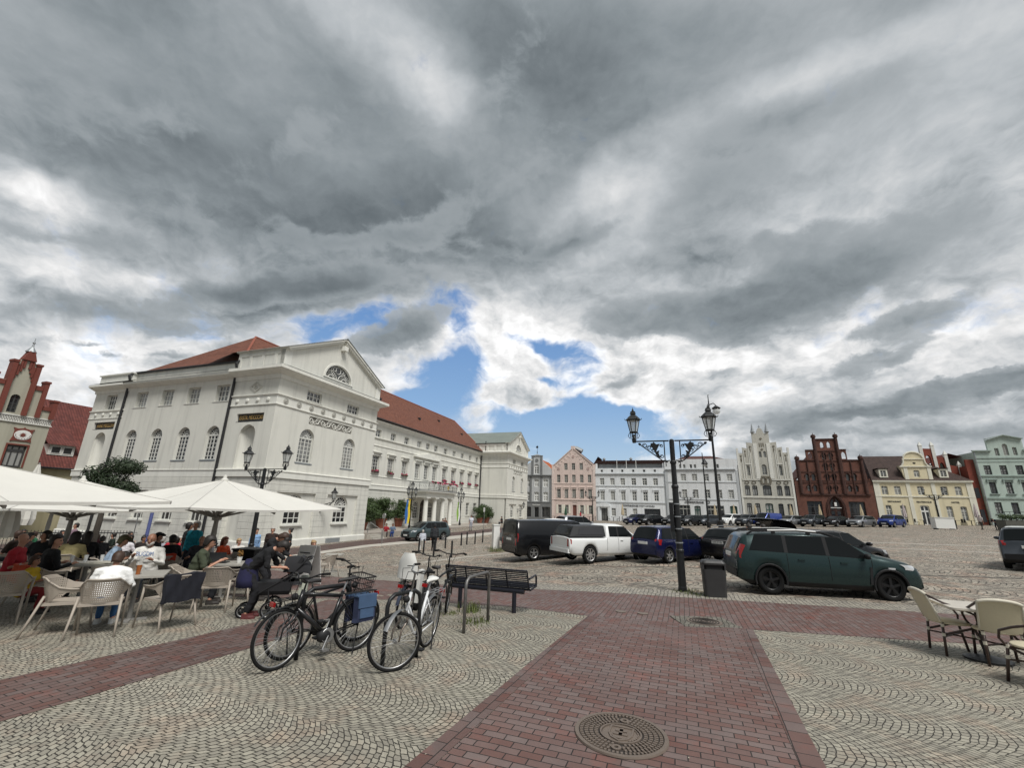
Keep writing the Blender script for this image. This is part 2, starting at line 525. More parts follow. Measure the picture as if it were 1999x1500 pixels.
def bricks(name, c1, c2, cm, bw=.25, bh=.075, mort=.012, vert=True, bmp=.006):
 def f(t):
  c = objc(t)
  x, y, z = t.sep(c)
  v = t.comb(t.math('ADD', x, y), z, 0.0) if vert else c
  n = t.new('ShaderNodeTexBrick')
  t.set(n.inputs['Vector'], v)
  for k, q in (('Color1', c1), ('Color2', c2), ('Mortar', cm)):
   n.inputs[k].default_value = (*q, 1)
  n.inputs['Scale'].default_value = 1
  n.inputs['Mortar Size'].default_value = mort
  n.inputs['Mortar Smooth'].default_value = .3
  n.inputs['Brick Width'].default_value = bw
  n.inputs['Row Height'].default_value = bh
  nn = t.noise(c, 1.1, 5, .6)
  n2 = t.noise(c, 9, 3, .6)
  k = t.math('MULTIPLY_ADD', t.math('SUBTRACT', nn, .5), .9, t.math('MULTIPLY_ADD', t.math('SUBTRACT', n2, .5), .6, 1.0))
  setb(t, col=t.vmath('SCALE', n.outputs[0], scale=k), rough=.85, spec=.25, nrm=bump(t, t.math('SUBTRACT', 1.0, n.outputs[1]), .8, bmp))
 return mat(name, f)
def tiles(name, c1, c2, w=.28, h=.32, depth=.05, stripe=1.0):
 """pantile roof: u along the eave (object x), v up the slope"""
 def f(t):
  uv = t.new('ShaderNodeTexCoord').outputs['UV']
  u, v, _ = t.sep(uv)
  fu = t.math('FRACT', t.math('DIVIDE', u, w))
  fv = t.math('FRACT', t.math('DIVIDE', v, h))
  roll = t.math('SINE', t.math('MULTIPLY', fu, PI))
  cell = t.comb(t.math('FLOOR', t.math('DIVIDE', u, w)), t.math('FLOOR', t.math('DIVIDE', v, h)), 0.0)
  wn_ = t.new('ShaderNodeTexWhiteNoise', noise_dimensions='2D')
  t.set(wn_.inputs[0], cell)
  n = t.noise(uv, .35, 5, .65)
  ht = t.math('ADD', t.math('MULTIPLY', roll, stripe), t.math('MULTIPLY', t.math('SUBTRACT', 1.0, fv), .6))
  edge = t.math('MULTIPLY', t.mapr(fv, .0, .12, .35, 1.0), t.mapr(fu, .0, .2, 1 - .4 * stripe, 1.0))
  k = t.math('MULTIPLY', edge, t.math('MULTIPLY_ADD', t.math('SUBTRACT', wn_.outputs[0], .5), .45, 1.0))
  k = t.math('MULTIPLY', k, t.math('MULTIPLY_ADD', t.math('SUBTRACT', n, .5), .9, 1.0))
  col = t.mix(t.mapr(n, .35, .7), c1, c2)
  setb(t, col=t.vmath('SCALE', col, scale=k), rough=.8, spec=.3, nrm=bump(t, ht, .9, depth))
 return mat(name, f)
def glass_mat(name, col=(.02, .024, .028), rough=.06, curtain=0.0):
 def f(t):
  c = objc(t)
  n = t.noise(c, .9, 3, .5)
  rnd_ = t.new('ShaderNodeObjectInfo').outputs['Random']
  k = t.mapr(t.math('ADD', n, t.math('MULTIPLY', rnd_, .8)), .5, 1.1, 0, 1)
  cc = t.mix(t.math('MULTIPLY', k, curtain), col, (.42, .42, .40))
  setb(t, col=cc, rough=rough, spec=.8, nrm=bump(t, n, .08, .02))
 return mat(name, f)
def paint(name, col, metal=.0, rough=.32):
 def f(t):
  c = objc(t)
  n = t.noise(c, 2.5, 4, .6)
  dust = t.mapr(t.sep(c)[2], .1, .7, .035, 0)
  cc = t.mix(t.math('MULTIPLY', dust, n), col, (.25, .23, .2))
  setb(t, col=cc, rough=t.math('MULTIPLY_ADD', n, .10, rough - .05), metal=metal, coat=.3, coatr=.06, spec=.35)
 return mat(name, f)
M_WHITE = plain('white_paint', (.74, .74, .71), .5, var=.05)
M_GLASS = glass_mat('window_glass', curtain=.75)
M_GLASSD = glass_mat('dark_window_glass', (.012, .013, .015), curtain=.05)
M_BLACKIRON = plain('black_iron', (.016, .017, .018), .45, .3, var=.3, scale=9)
M_RUBBER = plain('rubber', (.013, .013, .013), .9, var=.2, spec=.15)
M_CHROME = plain('bright_metal', (.55, .55, .55), .25, 1.0, var=.1)
M_ALU = plain('brushed_aluminium', (.38, .38, .38), .38, .9, var=.1)
M_BLACKPL = plain('black_plastic', (.014, .014, .015), .6, var=.2, spec=.3)
M_ZINC = plain('zinc_sheet', (.30, .32, .33), .5, .4, var=.2, scale=2)
M_IRONPIPE = plain('dark_pipe', (.03, .03, .032), .5, .4)
M_CARGLASS = mat('car_glass', lambda t: setb(t, col=(.008, .0095, .01), rough=.06, spec=.22))
M_UNDER = plain('underbody_black', (.012, .012, .012), .8)
# ------------------------------------------------------------------ ground, paving, roads
AX = R_(-21)     # the square's cross direction
def rotxy(t, ang, v=None):
 m = t.new('ShaderNodeMapping', vector_type='POINT')
 t.set(m.inputs[0], v if v is not None else posc(t))
 m.inputs[2].default_value = (0, 0, -ang)
 return m.outputs[0]
def setts(name, c1, c2, cm, size, width, rise, jit, bmp, patch=.5, red=None):
 def f(t):
  p = rotxy(t, AX)
  x, y, z = t.sep(p)
  flat = t.comb(x, y, 0.0)
  nz = t.vmath('SUBTRACT', t.noise(flat, 1.3 / size, 2, .5, col=True), (.5, .5, .5))
  big = t.vmath('SUBTRACT', t.noise(flat, .22 / size, 2, .5, col=True), (.5, .5, .5))
  q = t.vmath('ADD', flat, t.vmath('ADD', t.vmath('SCALE', nz, scale=jit * size), t.vmath('SCALE', big, scale=size * 1.2)))
  a, b, _ = t.sep(q)
  fb = t.math('SUBTRACT', t.math('FRACT', t.math('DIVIDE', b, width)), .5)
  a2 = t.math('MULTIPLY_ADD', t.math('MULTIPLY', fb, fb), 4 * rise, a)
  n = t.new('ShaderNodeTexBrick')
  t.set(n.inputs['Vector'], t.comb(b, a2, 0.0))
  n.offset = .45
  for k, cq in (('Color1', c1), ('Color2', c2), ('Mortar', cm)):
   n.inputs[k].default_value = (*cq, 1)
  n.inputs['Scale'].default_value = 1
  n.inputs['Mortar Size'].default_value = size * .095
  n.inputs['Mortar Smooth'].default_value = .55
  n.inputs['Bias'].default_value = .1
  n.inputs['Brick Width'].default_value = size * 1.08
  n.inputs['Row Height'].default_value = size
  sp = t.noise(flat, 90, 2, .7)
  md = t.noise(flat, 14, 3, .6)
  pt = t.noise(flat, .45, 5, .62)
  pt2 = t.noise(flat, .09, 4, .6)
  k = t.math('MULTIPLY_ADD', t.math('SUBTRACT', sp, .5), .55, 1.0)
  k = t.math('MULTIPLY_ADD', t.math('SUBTRACT', md, .5), .5, k)
  k = t.math('MULTIPLY_ADD', t.math('SUBTRACT', pt, .5), patch, k)
  k = t.math('MULTIPLY_ADD', t.math('SUBTRACT', pt2, .5), patch, k)
  col = n.outputs[0]
  if red:
   col = t.mix(t.math('MULTIPLY', t.mapr(t.noise(flat, .8 / size * .16, 3, .7), .5, .72), .8), col, t.vmath('MULTIPLY', col, red))
  moss = t.math('MULTIPLY', t.mapr(t.noise(flat, .7, 4, .7), .52, .75), n.outputs[1])
  col = t.mix(t.math('MULTIPLY', moss, .8), col, (.045, .055, .02))
  h = t.math('ADD', t.math('SUBTRACT', 1.0, n.outputs[1]), t.math('ADD', t.math('MULTIPLY', md, .5), t.math('MULTIPLY', sp, .18)))
  setb(t, col=t.vmath('SCALE', col, scale=k), rough=.72, spec=.35, nrm=bump(t, h, .85, bmp))
 return mat(name, f)
def clinker(name, ang, bw=.205, bh=.1, dark=1.0):
 def f(t):
  p = rotxy(t, ang)
  x, y, z = t.sep(p)
  flat = t.comb(x, y, 0.0)
  nz = t.vmath('SUBTRACT', t.noise(flat, 2.2, 2, .5, col=True), (.5, .5, .5))
  q = t.vmath('ADD', flat, t.vmath('SCALE', nz, scale=.022))
  n = t.new('ShaderNodeTexBrick')
  t.set(n.inputs['Vector'], q)
  for k, cq in (('Color1', (.125 * dark, .064 * dark, .053 * dark)), ('Color2', (.150 * dark, .113 * dark, .104 * dark)), ('Mortar', (.018, .015, .013))):
   n.inputs[k].default_value = (*cq, 1)
  n.inputs['Scale'].default_value = 1
  n.inputs['Mortar Size'].default_value = .0058
  n.inputs['Mortar Smooth'].default_value = .25
  n.inputs['Bias'].default_value = .0
  n.inputs['Brick Width'].default_value = bw
  n.inputs['Row Height'].default_value = bh
  pt = t.noise(flat, .55, 4, .6)
  pt2 = t.noise(flat, 1.9, 4, .65)
  sp = t.noise(flat, 60, 3, .7)
  md = t.noise(flat, 7, 3, .6)
  col = t.mix(t.mapr(pt2, .55, .72, 0, .75), n.outputs[0], t.vmath('MULTIPLY', n.outputs[0], (1.35, .82, .72)))
  k = t.math('MULTIPLY_ADD', t.math('SUBTRACT', sp, .5), .4, t.math('MULTIPLY_ADD', t.math('SUBTRACT', pt, .5), .75, t.math('MULTIPLY_ADD', t.math('SUBTRACT', md, .5), .4, 1.0)))
  h = t.math('ADD', t.math('SUBTRACT', 1.0, n.outputs[1]), t.math('ADD', t.math('MULTIPLY', sp, .15), t.math('MULTIPLY', t.noise(flat, 3.1, 2), 1.0)))
  setb(t, col=t.vmath('SCALE', col, scale=k), rough=t.mapr(md, .3, .7, .62, .8), spec=.4, nrm=bump(t, h, .7, .006))
 return mat(name, f)
M_PLAZA = setts('plaza_cobbles', (.43, .385, .315), (.19, .168, .14), (.03, .027, .022), .165, 2.4, .55, .55, .035, .7, red=(1.25, .92, .82))
M_MOSAIC = setts('granite_mosaic', (.345, .322, .26), (.235, .217, .178), (.036, .032, .026), .067, .98, .28, .36, .016, .45, red=(1.14, .96, .9))
M_BAND = setts('granite_band', (.38, .35, .29), (.24, .22, .19), (.05, .045, .04), .1, 9.0, .05, .25, .012, .3)
M_PATH = clinker('clinker_path', AX)
M_STRIP = clinker('clinker_strip', AX + R_(90), .205, .1, .98)
M_PAVE = clinker('clinker_pavement', R_(70), .21, .105, .62)
M_SLAB = plain('pale_kerb_stone', (.40, .375, .33), .8, var=.25, scale=.8, bmp=.01)
M_DARKLINE = plain('dark_gutter', (.055, .05, .045), .85, var=.3)
def structure(name, mb, m):
 return tag(mb.build(name, m), None, None, kind='structure')
def bar(a, n):
 """resample polyline a into n+1 points"""
 L = [0.0]
 for p, q in zip(a, a[1:]):
  L.append(L[-1] + (q - p).length)
 out = []
 for i in range(n + 1):
  t = L[-1] * i / n
  k = max(j for j in range(len(L)) if L[j] <= t + 1e-9)
  k = min(k, len(a) - 2)
  f = (t - L[k]) / max(L[k + 1] - L[k], 1e-9)
  out.append(a[k].lerp(a[k + 1], f))
 return out
def sheet(name, A, B, m, dz, n=24, k=6, resample=True, drape=True):
 """paving between two edge lines, draped on the ground dz above it"""
 A, B = [Vector(p) for p in A], [Vector(p) for p in B]
 if resample:
  A, B = bar(A, n), bar(B, n)
 P = []
 for p, q in zip(A, B):
  row = []
  for j in range(k + 1):
   v = p.lerp(q, j / k)
   row.append((v.x, v.y, (gz(v.x, v.y) if drape else v.z) + dz))
  P.append(row)
 mb = MB()
 mb.grid(P)
 for i, f in enumerate(mb.f):
  a, b, c = (Vector(mb.v[f[j]]) for j in range(3))
  if (b - a).cross(c - a).z < 0:
   mb.f[i] = f[::-1]
 return structure(name, mb, m)
# the square: one sheet to the horizon
xs = [-400, -250, -150, -100, -70, -50] + [-40 + 2 * i for i in range(66)] + [95, 105, 120, 150, 250, 400]
ys = [-300, -150, -60, -30, -15] + [-8 + 1.6 * i for i in range(68)] + [105, 112, 125, 150, 220, 400, 700]
mb = MB()
mb.grid([[(x, y, gz(x, y)) for y in ys] for x in xs])
structure('ground', mb, M_PLAZA)
E0 = lambda *p: [at(a, b) for a, b in p]
strip_far = E0((430, 1100), (560, 1117), (660, 1128), (850, 1142), (1000, 1150), (1180, 1158), (1350, 1169), (1560, 1182), (1800, 1197), (1999, 1209)) + [Vector((14, 9.5, 0)), Vector((22, 6.8, 0))]
band_far = E0((410, 1085), (560, 1104), (660, 1115), (850, 1132), (1000, 1140), (1180, 1147), (1350, 1157), (1560, 1170), (1800, 1184), (1999, 1196)) + [Vector((14, 10.1, 0)), Vector((22, 7.3, 0))]
strip_near = E0((380, 1165), (520, 1168), (640, 1170), (760, 1172), (900, 1180), (1003, 1186), (1148, 1204), (1470, 1231), (1800, 1253), (1999, 1264)) + [Vector((14, 6.9, 0)), Vector((22, 4.4, 0))]
sheet('mosaic_paving', [Vector((-26, -4, 0)), Vector((24, -6, 0))], [Vector((-26, 16, 0))] + strip_far[:1] + strip_far, M_MOSAIC, .004, 60, 26)
sheet('granite_kerb_band', band_far, strip_far, M_BAND, .010, 60, 2)
sheet('brick_cross_strip', strip_far, strip_near, M_STRIP, .008, 60, 5)
pL = [Vector((-3.05, -1.0, 0))] + E0((790, 1500), (1148, 1204))
pR = [Vector((.60, -1.0, 0))] + E0((1612, 1500), (1470, 1231))
def shift(line, d):
 a, b = line[0], line[-1]
 t = (b - a).normalized()
 n = Vector((t.y, -t.x, 0)) * d
 return [p + n for p in line]
sheet('brick_path', shift(pL, .2), shift(pR, -.2), M_PATH, .010, 30, 4)
M_EDGE = clinker('clinker_edging', R_(67), .22, .2, .85)
sheet('brick_path_edge', pL, shift(pL, .195), M_EDGE, .011, 30, 1)
sheet('brick_path_edge', shift(pR, -.195), pR, M_EDGE, .011, 30, 1)
sheet('brick_side_strip', [Vector((-8.2, .2, 0))] + E0((0, 1330), (200, 1285), (400, 1240), (520, 1212), (640, 1172)), [Vector((-6.9, 0, 0))] + E0((0, 1412), (250, 1338), (500, 1264), (600, 1230), (700, 1178)), clinker('clinker_side', R_(65), .205, .1, .9), .0085, 40, 3)
# parking edge line and pale bands over the square
def ribbon(name, px, wdt, m, dz):
 L = E0(*px)
 t = (L[-1] - L[0]).normalized()
 n = Vector((-t.y, t.x, 0)) * wdt
 sheet(name, L, [p + n for p in L], m, dz, 60, 1)
ribbon('gutter_line', ((700, 1099), (870, 1108), (1000, 1104), (1200, 1107), (1430, 1112), (1700, 1121), (1999, 1131)), .10, M_DARKLINE, .008)
ribbon('pale_paving_band', ((1150, 1049), (1400, 1053), (1700, 1060), (1999, 1070)), .55, M_SLAB, .006)
ribbon('pale_paving_band', ((1150, 1058), (1400, 1065), (1700, 1070), (1999, 1083)), .35, M_SLAB, .006)
ribbon('pale_paving_band', ((770, 1106), (900, 1090), (1000, 1080), (1060, 1074)), .35, M_SLAB, .006)
# pavement, kerb and terrace before the town hall
road_in = E0((500, 1078), (578, 1070), (640, 1064), (708, 1056), (860, 1042), (990, 1030), (1050, 1027))
road_out = E0((430, 1094), (560, 1086), (640, 1075), (712, 1065), (875, 1048), (1010, 1034), (1060, 1030))
kerb_out = E0((420, 1099), (560, 1091), (640, 1080), (715, 1069), (885, 1053), (1020, 1037), (1068, 1032))
sheet('brick_pavement', road_in, road_out, M_PAVE, .010, 40, 3)
sheet('pale_kerb', road_out, kerb_out, M_SLAB, .012, 40, 1)
sheet('brick_forecourt', [Vector((-42, 40, 0)), Vector((-17, 31, 0))], [Vector((-40, 14, 0)), Vector((-13, 24, 0))], M_PAVE, .007, 30, 20)
# ------------------------------------------------------------------ building kit
def xf(mb, M):
 mb.v = [tuple(M @ Vector(v)) for v in mb.v]
 return mb
def FM(x=0.0, y=0.0, ang=0.0, z=0.0):
 return Matrix.Translation((x, y, z)) @ Matrix.Rotation(R_(ang), 4, 'Z')
def sweep(mb, path, prof, closed=False):
 """profile (outward, z) swept along a plan path; outward is to the right of the walking direction"""
 n = len(path)
 rings = []
 for i in range(n):
  p = Vector(path[i]).to_2d()
  d1 = d2 = None
  if i > 0 or closed:
   d1 = (p - Vector(path[i - 1]).to_2d()).normalized()
  if i < n - 1 or closed:
   d2 = (Vector(path[(i + 1) % n]).to_2d() - p).normalized()
  d1 = d1 or d2
  d2 = d2 or d1
  n1, n2 = Vector((d1.y, -d1.x)), Vector((d2.y, -d2.x))
  m = n1 + n2
  m = m / max(m.length_squared / 2, .2)
  rings.append([(p.x + m.x * o, p.y + m.y * o, z) for o, z in prof])
 mb.ring(rings, True, True, closed)
 return mb
def fix_uv(o):
 """u along the eave, v up the slope, in metres"""
 me = o.data
 uv = me.uv_layers.new(name='uv')
 for p in me.polygons:
  n = p.normal
  e = Vector((-n.y, n.x, 0))
  if e.length < 1e-4:
   e = Vector((1, 0, 0))
  e.normalize()
  v = n.cross(e)
  for li in p.loop_indices:
   c = me.vertices[me.loops[li].vertex_index].co
   uv.data[li].uv = (c.dot(e), c.dot(v))
 return o
WCACHE = {}
def window_mesh(w, h, kind, cols, rows, fm, gm, bar, sur, sill, hood, fan, back, t0):
 key = (round(w, 3), round(h, 3), kind, cols, rows, fm.name, gm.name, bar, sur and (sur[0], sur[1].name, sur[2]), sill and (sill[0], sill[1], sill[2].name), hood and (hood[0], hood[1].name), fan, back, t0)
 if key in WCACHE:
  return WCACHE[key]
 mats = [fm]
 def mi(m):
  if m not in mats:
   mats.append(m)
  return mats.index(m)
 mb = MB()
 b = bar
 def outl(g, rise_g=True):
  if kind == 'arch':
   return arch_pts(-w / 2 + g, w / 2 - g, g, h - g, 16)
  if kind == 'seg':
   return arch_pts(-w / 2 + g, w / 2 - g, g, h - g, 10, w * .14)
  if kind == 'gothic':
   return gothic_pts(-w / 2 + g, w / 2 - g, g, h - g)
  return rect_pts(-w / 2 + g, w / 2 - g, g, h - g)
 mb.poly(outl(0), [outl(b * 1.6)], back, back + .07)
 ht = h - w / 2 if kind == 'arch' and fan else h
 for i in range(1, cols):
  x = -w / 2 + w * i / cols
  top = ht
  if kind == 'arch' and not fan:
   top = h - w / 2 + math.sqrt(max((w / 2) ** 2 - x * x, 0))
  k = 1.7 if cols in (2, 4) and i == cols // 2 else 1.0
  mb.bx(x - b * k / 2, x + b * k / 2, back - .006, back + .05, b, top - b)
 for j in range(1, rows):
  z = ht * j / rows
  mb.bx(-w / 2 + b, w / 2 - b, back + .004, back + .046, z - b / 2, z + b / 2)
 if t0:
  z = h * t0
  mb.bx(-w / 2 + b, w / 2 - b, back - .02, back + .06, z - b * 1.2, z + b * 1.2)
 if kind == 'arch' and fan:
  mb.bx(-w / 2 + b, w / 2 - b, back - .012, back + .06, ht - b * 1.4, ht + b * 1.4)
  r = w / 2
  for i in range(1, fan):
   a = PI * i / fan
   p, q = Vector((math.cos(a) * r * .25, back + .03, ht + math.sin(a) * r * .25)), Vector((math.cos(a) * (r - b), back + .03, ht + math.sin(a) * (r - b)))
   mb.tube([p, q], b * .5, 4)
  for rr in (.25, .62):
   mb.tube([(math.cos(PI * i / 12) * r * rr, back + .03, ht + math.sin(PI * i / 12) * r * rr) for i in range(13)], b * .5, 4)
 if sur:
  sw, sm_, pr = sur
  mb.cur = mi(sm_)
  o2 = [(x * (1 + 2 * sw / w), z * (h + sw) / h) for x, z in outl(0)]
  mb.poly(o2, [outl(0)], -pr, .02)
 if sill:
  so_, st, sm_ = sill
  mb.cur = mi(sm_)
  mb.bx(-w / 2 - .12 - so_ * .4, w / 2 + .12 + so_ * .4, -so_, back, -st, .004)
  mb.bx(-w / 2 - .06, w / 2 + .06, -so_ * .5, .02, -st * 1.7, -st - .002)
 if hood:
  hw, hm = hood
  mb.cur = mi(hm)
  z = h + (sur[0] if sur else .1)
  mb.bx(-w / 2 - .14, w / 2 + .14, -.05, .02, z + .05, z + .22)
  mb.bx(-w / 2 - .24, w / 2 + .24, -hw, .02, z + .222, z + .30)
  mb.bx(-w / 2 - .20, w / 2 + .20, -hw * .7, .02, z + .302, z + .35)
  for s_ in (-1, 1):
   mb.bx(s_ * (w / 2 + .12) - .07, s_ * (w / 2 + .12) + .07, -hw * .75, .02, z - .12, z + .218)
 g = MB()
 g.poly(outl(b * .7), [], back + .035, back + .05)
 WCACHE[key] = (mb.mesh('window', mats), g.mesh('pane', gm))
 return WCACHE[key]
def window(bld, M, x, z, w, h, kind='rect', cols=2, rows=3, fm=None, gm=None, bar=.05, sur=None, sill=None, hood=None, fan=0, back=.16, t0=0, name='window', label=None):
 fm, gm = fm or M_WHITE, gm or M_GLASS
 a, b = window_mesh(w, h, kind, cols, rows, fm, gm, bar, sur, sill, hood, fan, back, t0)
 m = M @ Matrix.Translation((x, 0, z))
 o = link(name, a, bld, m.translation, m.to_euler(), label)
 link('pane', b, o)
 return o
def hole(x, z, w, h, kind='rect'):
 if kind == 'arch':
  return arch_pts(x - w / 2, x + w / 2, z, z + h, 16)
 if kind == 'seg':
  return arch_pts(x - w / 2, x + w / 2, z, z + h, 10, w * .14)
 if kind == 'gothic':
  return gothic_pts(x - w / 2, x + w / 2, z, z + h)
 return rect_pts(x - w / 2, x + w / 2, z, z + h)
BENCH_SCENE = bpy.data.scenes.new('mesh_bench')
def baked(o):
 BENCH_SCENE.collection.objects.link(o)
 vl = BENCH_SCENE.view_layers[0]
 vl.update()
 dg = vl.depsgraph
 dg.update()
 return bpy.data.meshes.new_from_object(o.evaluated_get(dg))
def text_mesh(body, size, depth=.02, width=None, bold=0.0, name='lettering'):
 cu = bpy.data.curves.new('tmp', 'FONT')
 cu.body = body
 cu.size = size
 cu.extrude = depth / 2
 cu.offset = bold
 cu.resolution_u = 3
 cu.align_x = 'CENTER'
 o = bpy.data.objects.new('tmp', cu)
 me = baked(o)
 bpy.data.objects.remove(o)
 bpy.data.curves.remove(cu)
 me.name = name
 if width and len(me.vertices):
  xs_ = [v.co.x for v in me.vertices]
  k = width / (max(xs_) - min(xs_))
  for v in me.vertices:
   v.co.x *= k
 return me
def lettering(parent, M, x, z, body, size, m, width=None, out=.03, bold=0.0, name='lettering', label=None):
 me = text_mesh(body, size, .03, width, bold, name)
 me.materials.clear()
 me.materials.append(m)
 mm = M @ Matrix.Translation((x, -out, z)) @ Matrix.Rotation(R_(90), 4, 'X')
 return link(name, me, parent, mm.translation, mm.to_euler(), label)
def lantern_mesh(s=1.0):
 """hexagonal street lantern standing on z = 0, about 0.95 m tall"""
 mb = MB()
 mb.lathe([(.05, 0), (.05, .06), (.03, .1), (.03, .16)], 8)
 for a in (0, PI):
  pts = [(math.cos(a) * r, math.sin(a) * r, z) for r, z in ((.05, .03), (.13, .05), (.17, .12), (.14, .19), (.11, .22))]
  mb.tube(pts, .01, 5)
 for i in range(6):
  a = PI / 3 * i
  mb.tube([(math.cos(a) * .09, math.sin(a) * .09, .06), (math.cos(a) * .105, math.sin(a) * .105, .22), (math.cos(a) * .185, math.sin(a) * .185, .60)], .011, 4)
 mb.lathe([(.115, .205), (.125, .215), (.125, .24), (.115, .25)], 6)
 mb.lathe([(.18, .585), (.205, .60), (.235, .615), (.20, .66), (.12, .74), (.075, .78), (.075, .80), (.10, .81), (.07, .86), (.085, .875), (.03, .91), (.03, .94), (.012, .97), (.005, 1.02)], 6)
 for i in range(6):
  a = PI / 3 * i
  mb.tube([(math.cos(a) * .225, math.sin(a) * .225, .61), (math.cos(a) * .255, math.sin(a) * .255, .645), (math.cos(a) * .26, math.sin(a) * .26, .67)], [.012, .009, .003], 4)
 g = MB()
 g.lathe([(.098, .245), (.178, .59)], 6)
 return mb.mesh('lantern', M_BLACKIRON), g.mesh('lantern_glass', M_LGLASS)
M_LGLASS = mat('lantern_glass', lambda t: setb(t, col=(.62, .64, .62), rough=.22, spec=.5, alpha=.55))
LANTERN = lantern_mesh()
def lantern(parent, loc, s=1.0, name='lantern'):
 o = link(name, LANTERN[0], parent, loc)
 o.scale = (s, s, s)
 link('lantern_glass', LANTERN[1], o)
 return o
# ------------------------------------------------------------------ town hall
P_TH = plaster('town_hall_plaster', (.655, .648, .592), .14)
P_THR = plaster('town_hall_rusticated_plaster', (.635, .628, .572), .14, lines=.42)
P_TRIM = plaster('town_hall_trim', (.715, .71, .655), .10)
P_PLINTH = plaster('town_hall_plinth', (.52, .51, .46), .2)
M_TILE = tiles('red_roof_tiles', (.165, .062, .038), (.122, .049, .033), .21, .19, .03, .5)
M_TILE2 = tiles('dark_red_pantiles', (.15, .042, .032), (.085, .029, .025), .27, .36, .06, 1.0)
M_PANELBLACK = plain('inscription_panel', (.03, .029, .028), .6, var=.2)
M_GOLD = plain('gold_letters', (.62, .40, .14), .4, .3, var=.1)
M_RELIEF = plain('relief_dark', (.20, .19, .17), .8, var=.3)
M_FRAME = plain('pale_window_frame', (.60, .60, .56), .5, var=.06)
M_FRAMEG = plain('grey_window_frame', (.33, .33, .30), .5, var=.06)
THC = at(487, 1075)
TH = thing('town_hall', 'long white town hall with red tiled roof and two pedimented end pavilions', 'town hall', THC, R_(70.13))
I4 = Matrix.Identity(4)
def profile_cornice(z0, z1, pr):
 h = z1 - z0
 return [(-.05, z0), (.06, z0), (.10, z0 + .25 * h), (.10, z0 + .35 * h), (pr * .85, z0 + .62 * h), (pr * .85, z0 + .66 * h), (pr, z0 + .7 * h), (pr, z1 - .03), (pr * .5, z1 + .05), (-.05, z1 + .16)]
def pavilion(x0, near):
 Wp = 11.35
 M = FM(x0)
 cx = Wp / 2
 # front wall: openings cut through
 low = [(3.2, 1.5, 1.6, 2.12), (Wp - 3.2, 1.5, 1.6, 2.12)]
 up = [(3.28, 5.9, 1.42, 2.55), (Wp - 3.28, 5.9, 1.42, 2.55)]
 att = [(3.4, 10.62, 1.5, .78), (Wp - 3.4, 10.62, 1.5, .78)]
 mb = MB()
 # upper front wall with gable, thickness .35
 gab = [(0, 5.1), (Wp, 5.1), (Wp, 13.9), (cx, 16.62), (0, 13.9)]
 fanw, fanz, fanh = 3.1, 13.05, 1.25
 fan_o = [(cx + fanw / 2 * math.cos(PI * i / 20), fanz + fanh * math.sin(PI * i / 20)) for i in range(21)]
 niches = [rect_pts(a - w / 2, a + w / 2, 5.22, z) for a, z, w, h in up]
 relief = rect_pts(3.2, 8.15, 8.86, 9.48)
 mb.poly(gab, [hole(*u, 'arch') for u in up] + [hole(*a) for a in att] + [fan_o] + [relief], 0, .35)
 # shallow sunk apron below each arched window
 xf(mb, M)
 mb.build('wall', P_TH, TH)
 mb = MB()
 mb.poly(rect_pts(3.1, 8.25, 8.8, 9.55), [], .09, .12)
 xf(mb, M)
 mb.build('relief_panel', M_RELIEF, TH)
 mb = MB()
 # scrolls of the relief
 for k in range(8):
  c = Vector((3.2 + 4.95 * (k + .5) / 8, .05, 9.17))
  s_ = 1 if k % 2 else -1
  mb.tube([c + Vector((math.cos(a) * r, 0, s_ * math.sin(a) * r)) for a, r in [(t_ * .6, .27 - t_ * .014) for t_ in range(15)]], .032, 5)
  mb.tube([c + Vector((-.3, 0, -s_ * .24)), c + Vector((0, 0, -s_ * .16)), c + Vector((.3, 0, s_ * .24))], .03, 5)
 xf(mb, M)
 mb.build('relief_scrolls', P_TRIM, TH)
 # lower front wall with recessed bays
 mb = MB()
 rec = [rect_pts(1.38, 5.03, .52, 3.72), rect_pts(Wp - 5.03, Wp - 1.38, .52, 3.72)]
 mb.poly(rect_pts(0, Wp, -.6, 4.66), rec, 0, .16)
 xf(mb, M)
 mb.build('wall', P_THR, TH)
 mb = MB()
 mb.poly(rect_pts(1.2, Wp - 1.2, .4, 3.9), [hole(*l, 'arch') for l in low], .15, .4)
 for a, z, w_, h in low:
  mb.bx(a - 1.05, a - .62, .12, .16, .53, 1.24)
  mb.bx(a + .62, a + 1.05, .12, .16, .53, 1.24)
 xf(mb, M)
 mb.build('wall', P_TH, TH)
 for a, z, w_, h in low:
  window(TH, M @ FM(0, .15), a, z, w_, h, 'arch', 3, 3, M_FRAME, M_GLASSD, .06, fan=9, back=.12, sill=(.16, .10, P_TRIM))
 for a, z, w_, h in up:
  window(TH, M, a, z, w_, h, 'arch', 4, 6, M_FRAME, M_GLASS, .045, fan=8, back=.16, sill=(.03, .07, M_ZINC))
 for a, z, w_, h in att:
  window(TH, M, a, z, w_, h, 'rect', 4, 2, M_FRAME, M_GLASSD if near else M_GLASS, .05, back=.14, sill=(.04, .05, P_TRIM))
 # fan light
 mb = MB()
 for i in range(20):
  pass
 mb.tube([(p[0], .14, p[1]) for p in fan_o], .05, 5, closed=True)
 for cxo in (-.78, .78):
  for i in range(0, 11):
   a = PI * i / 10
   mb.tube([(cx + cxo + math.cos(a) * .3, .14, fanz + math.sin(a) * .26), (cx + cxo + math.cos(a) * .72, .14, fanz + math.sin(a) * .62)], .022, 4)
  for r in (.3, .72):
   mb.tube([(cx + cxo + math.cos(PI * i / 12) * r, .14, fanz + math.sin(PI * i / 12) * r * .87) for i in range(13)], .03, 4)
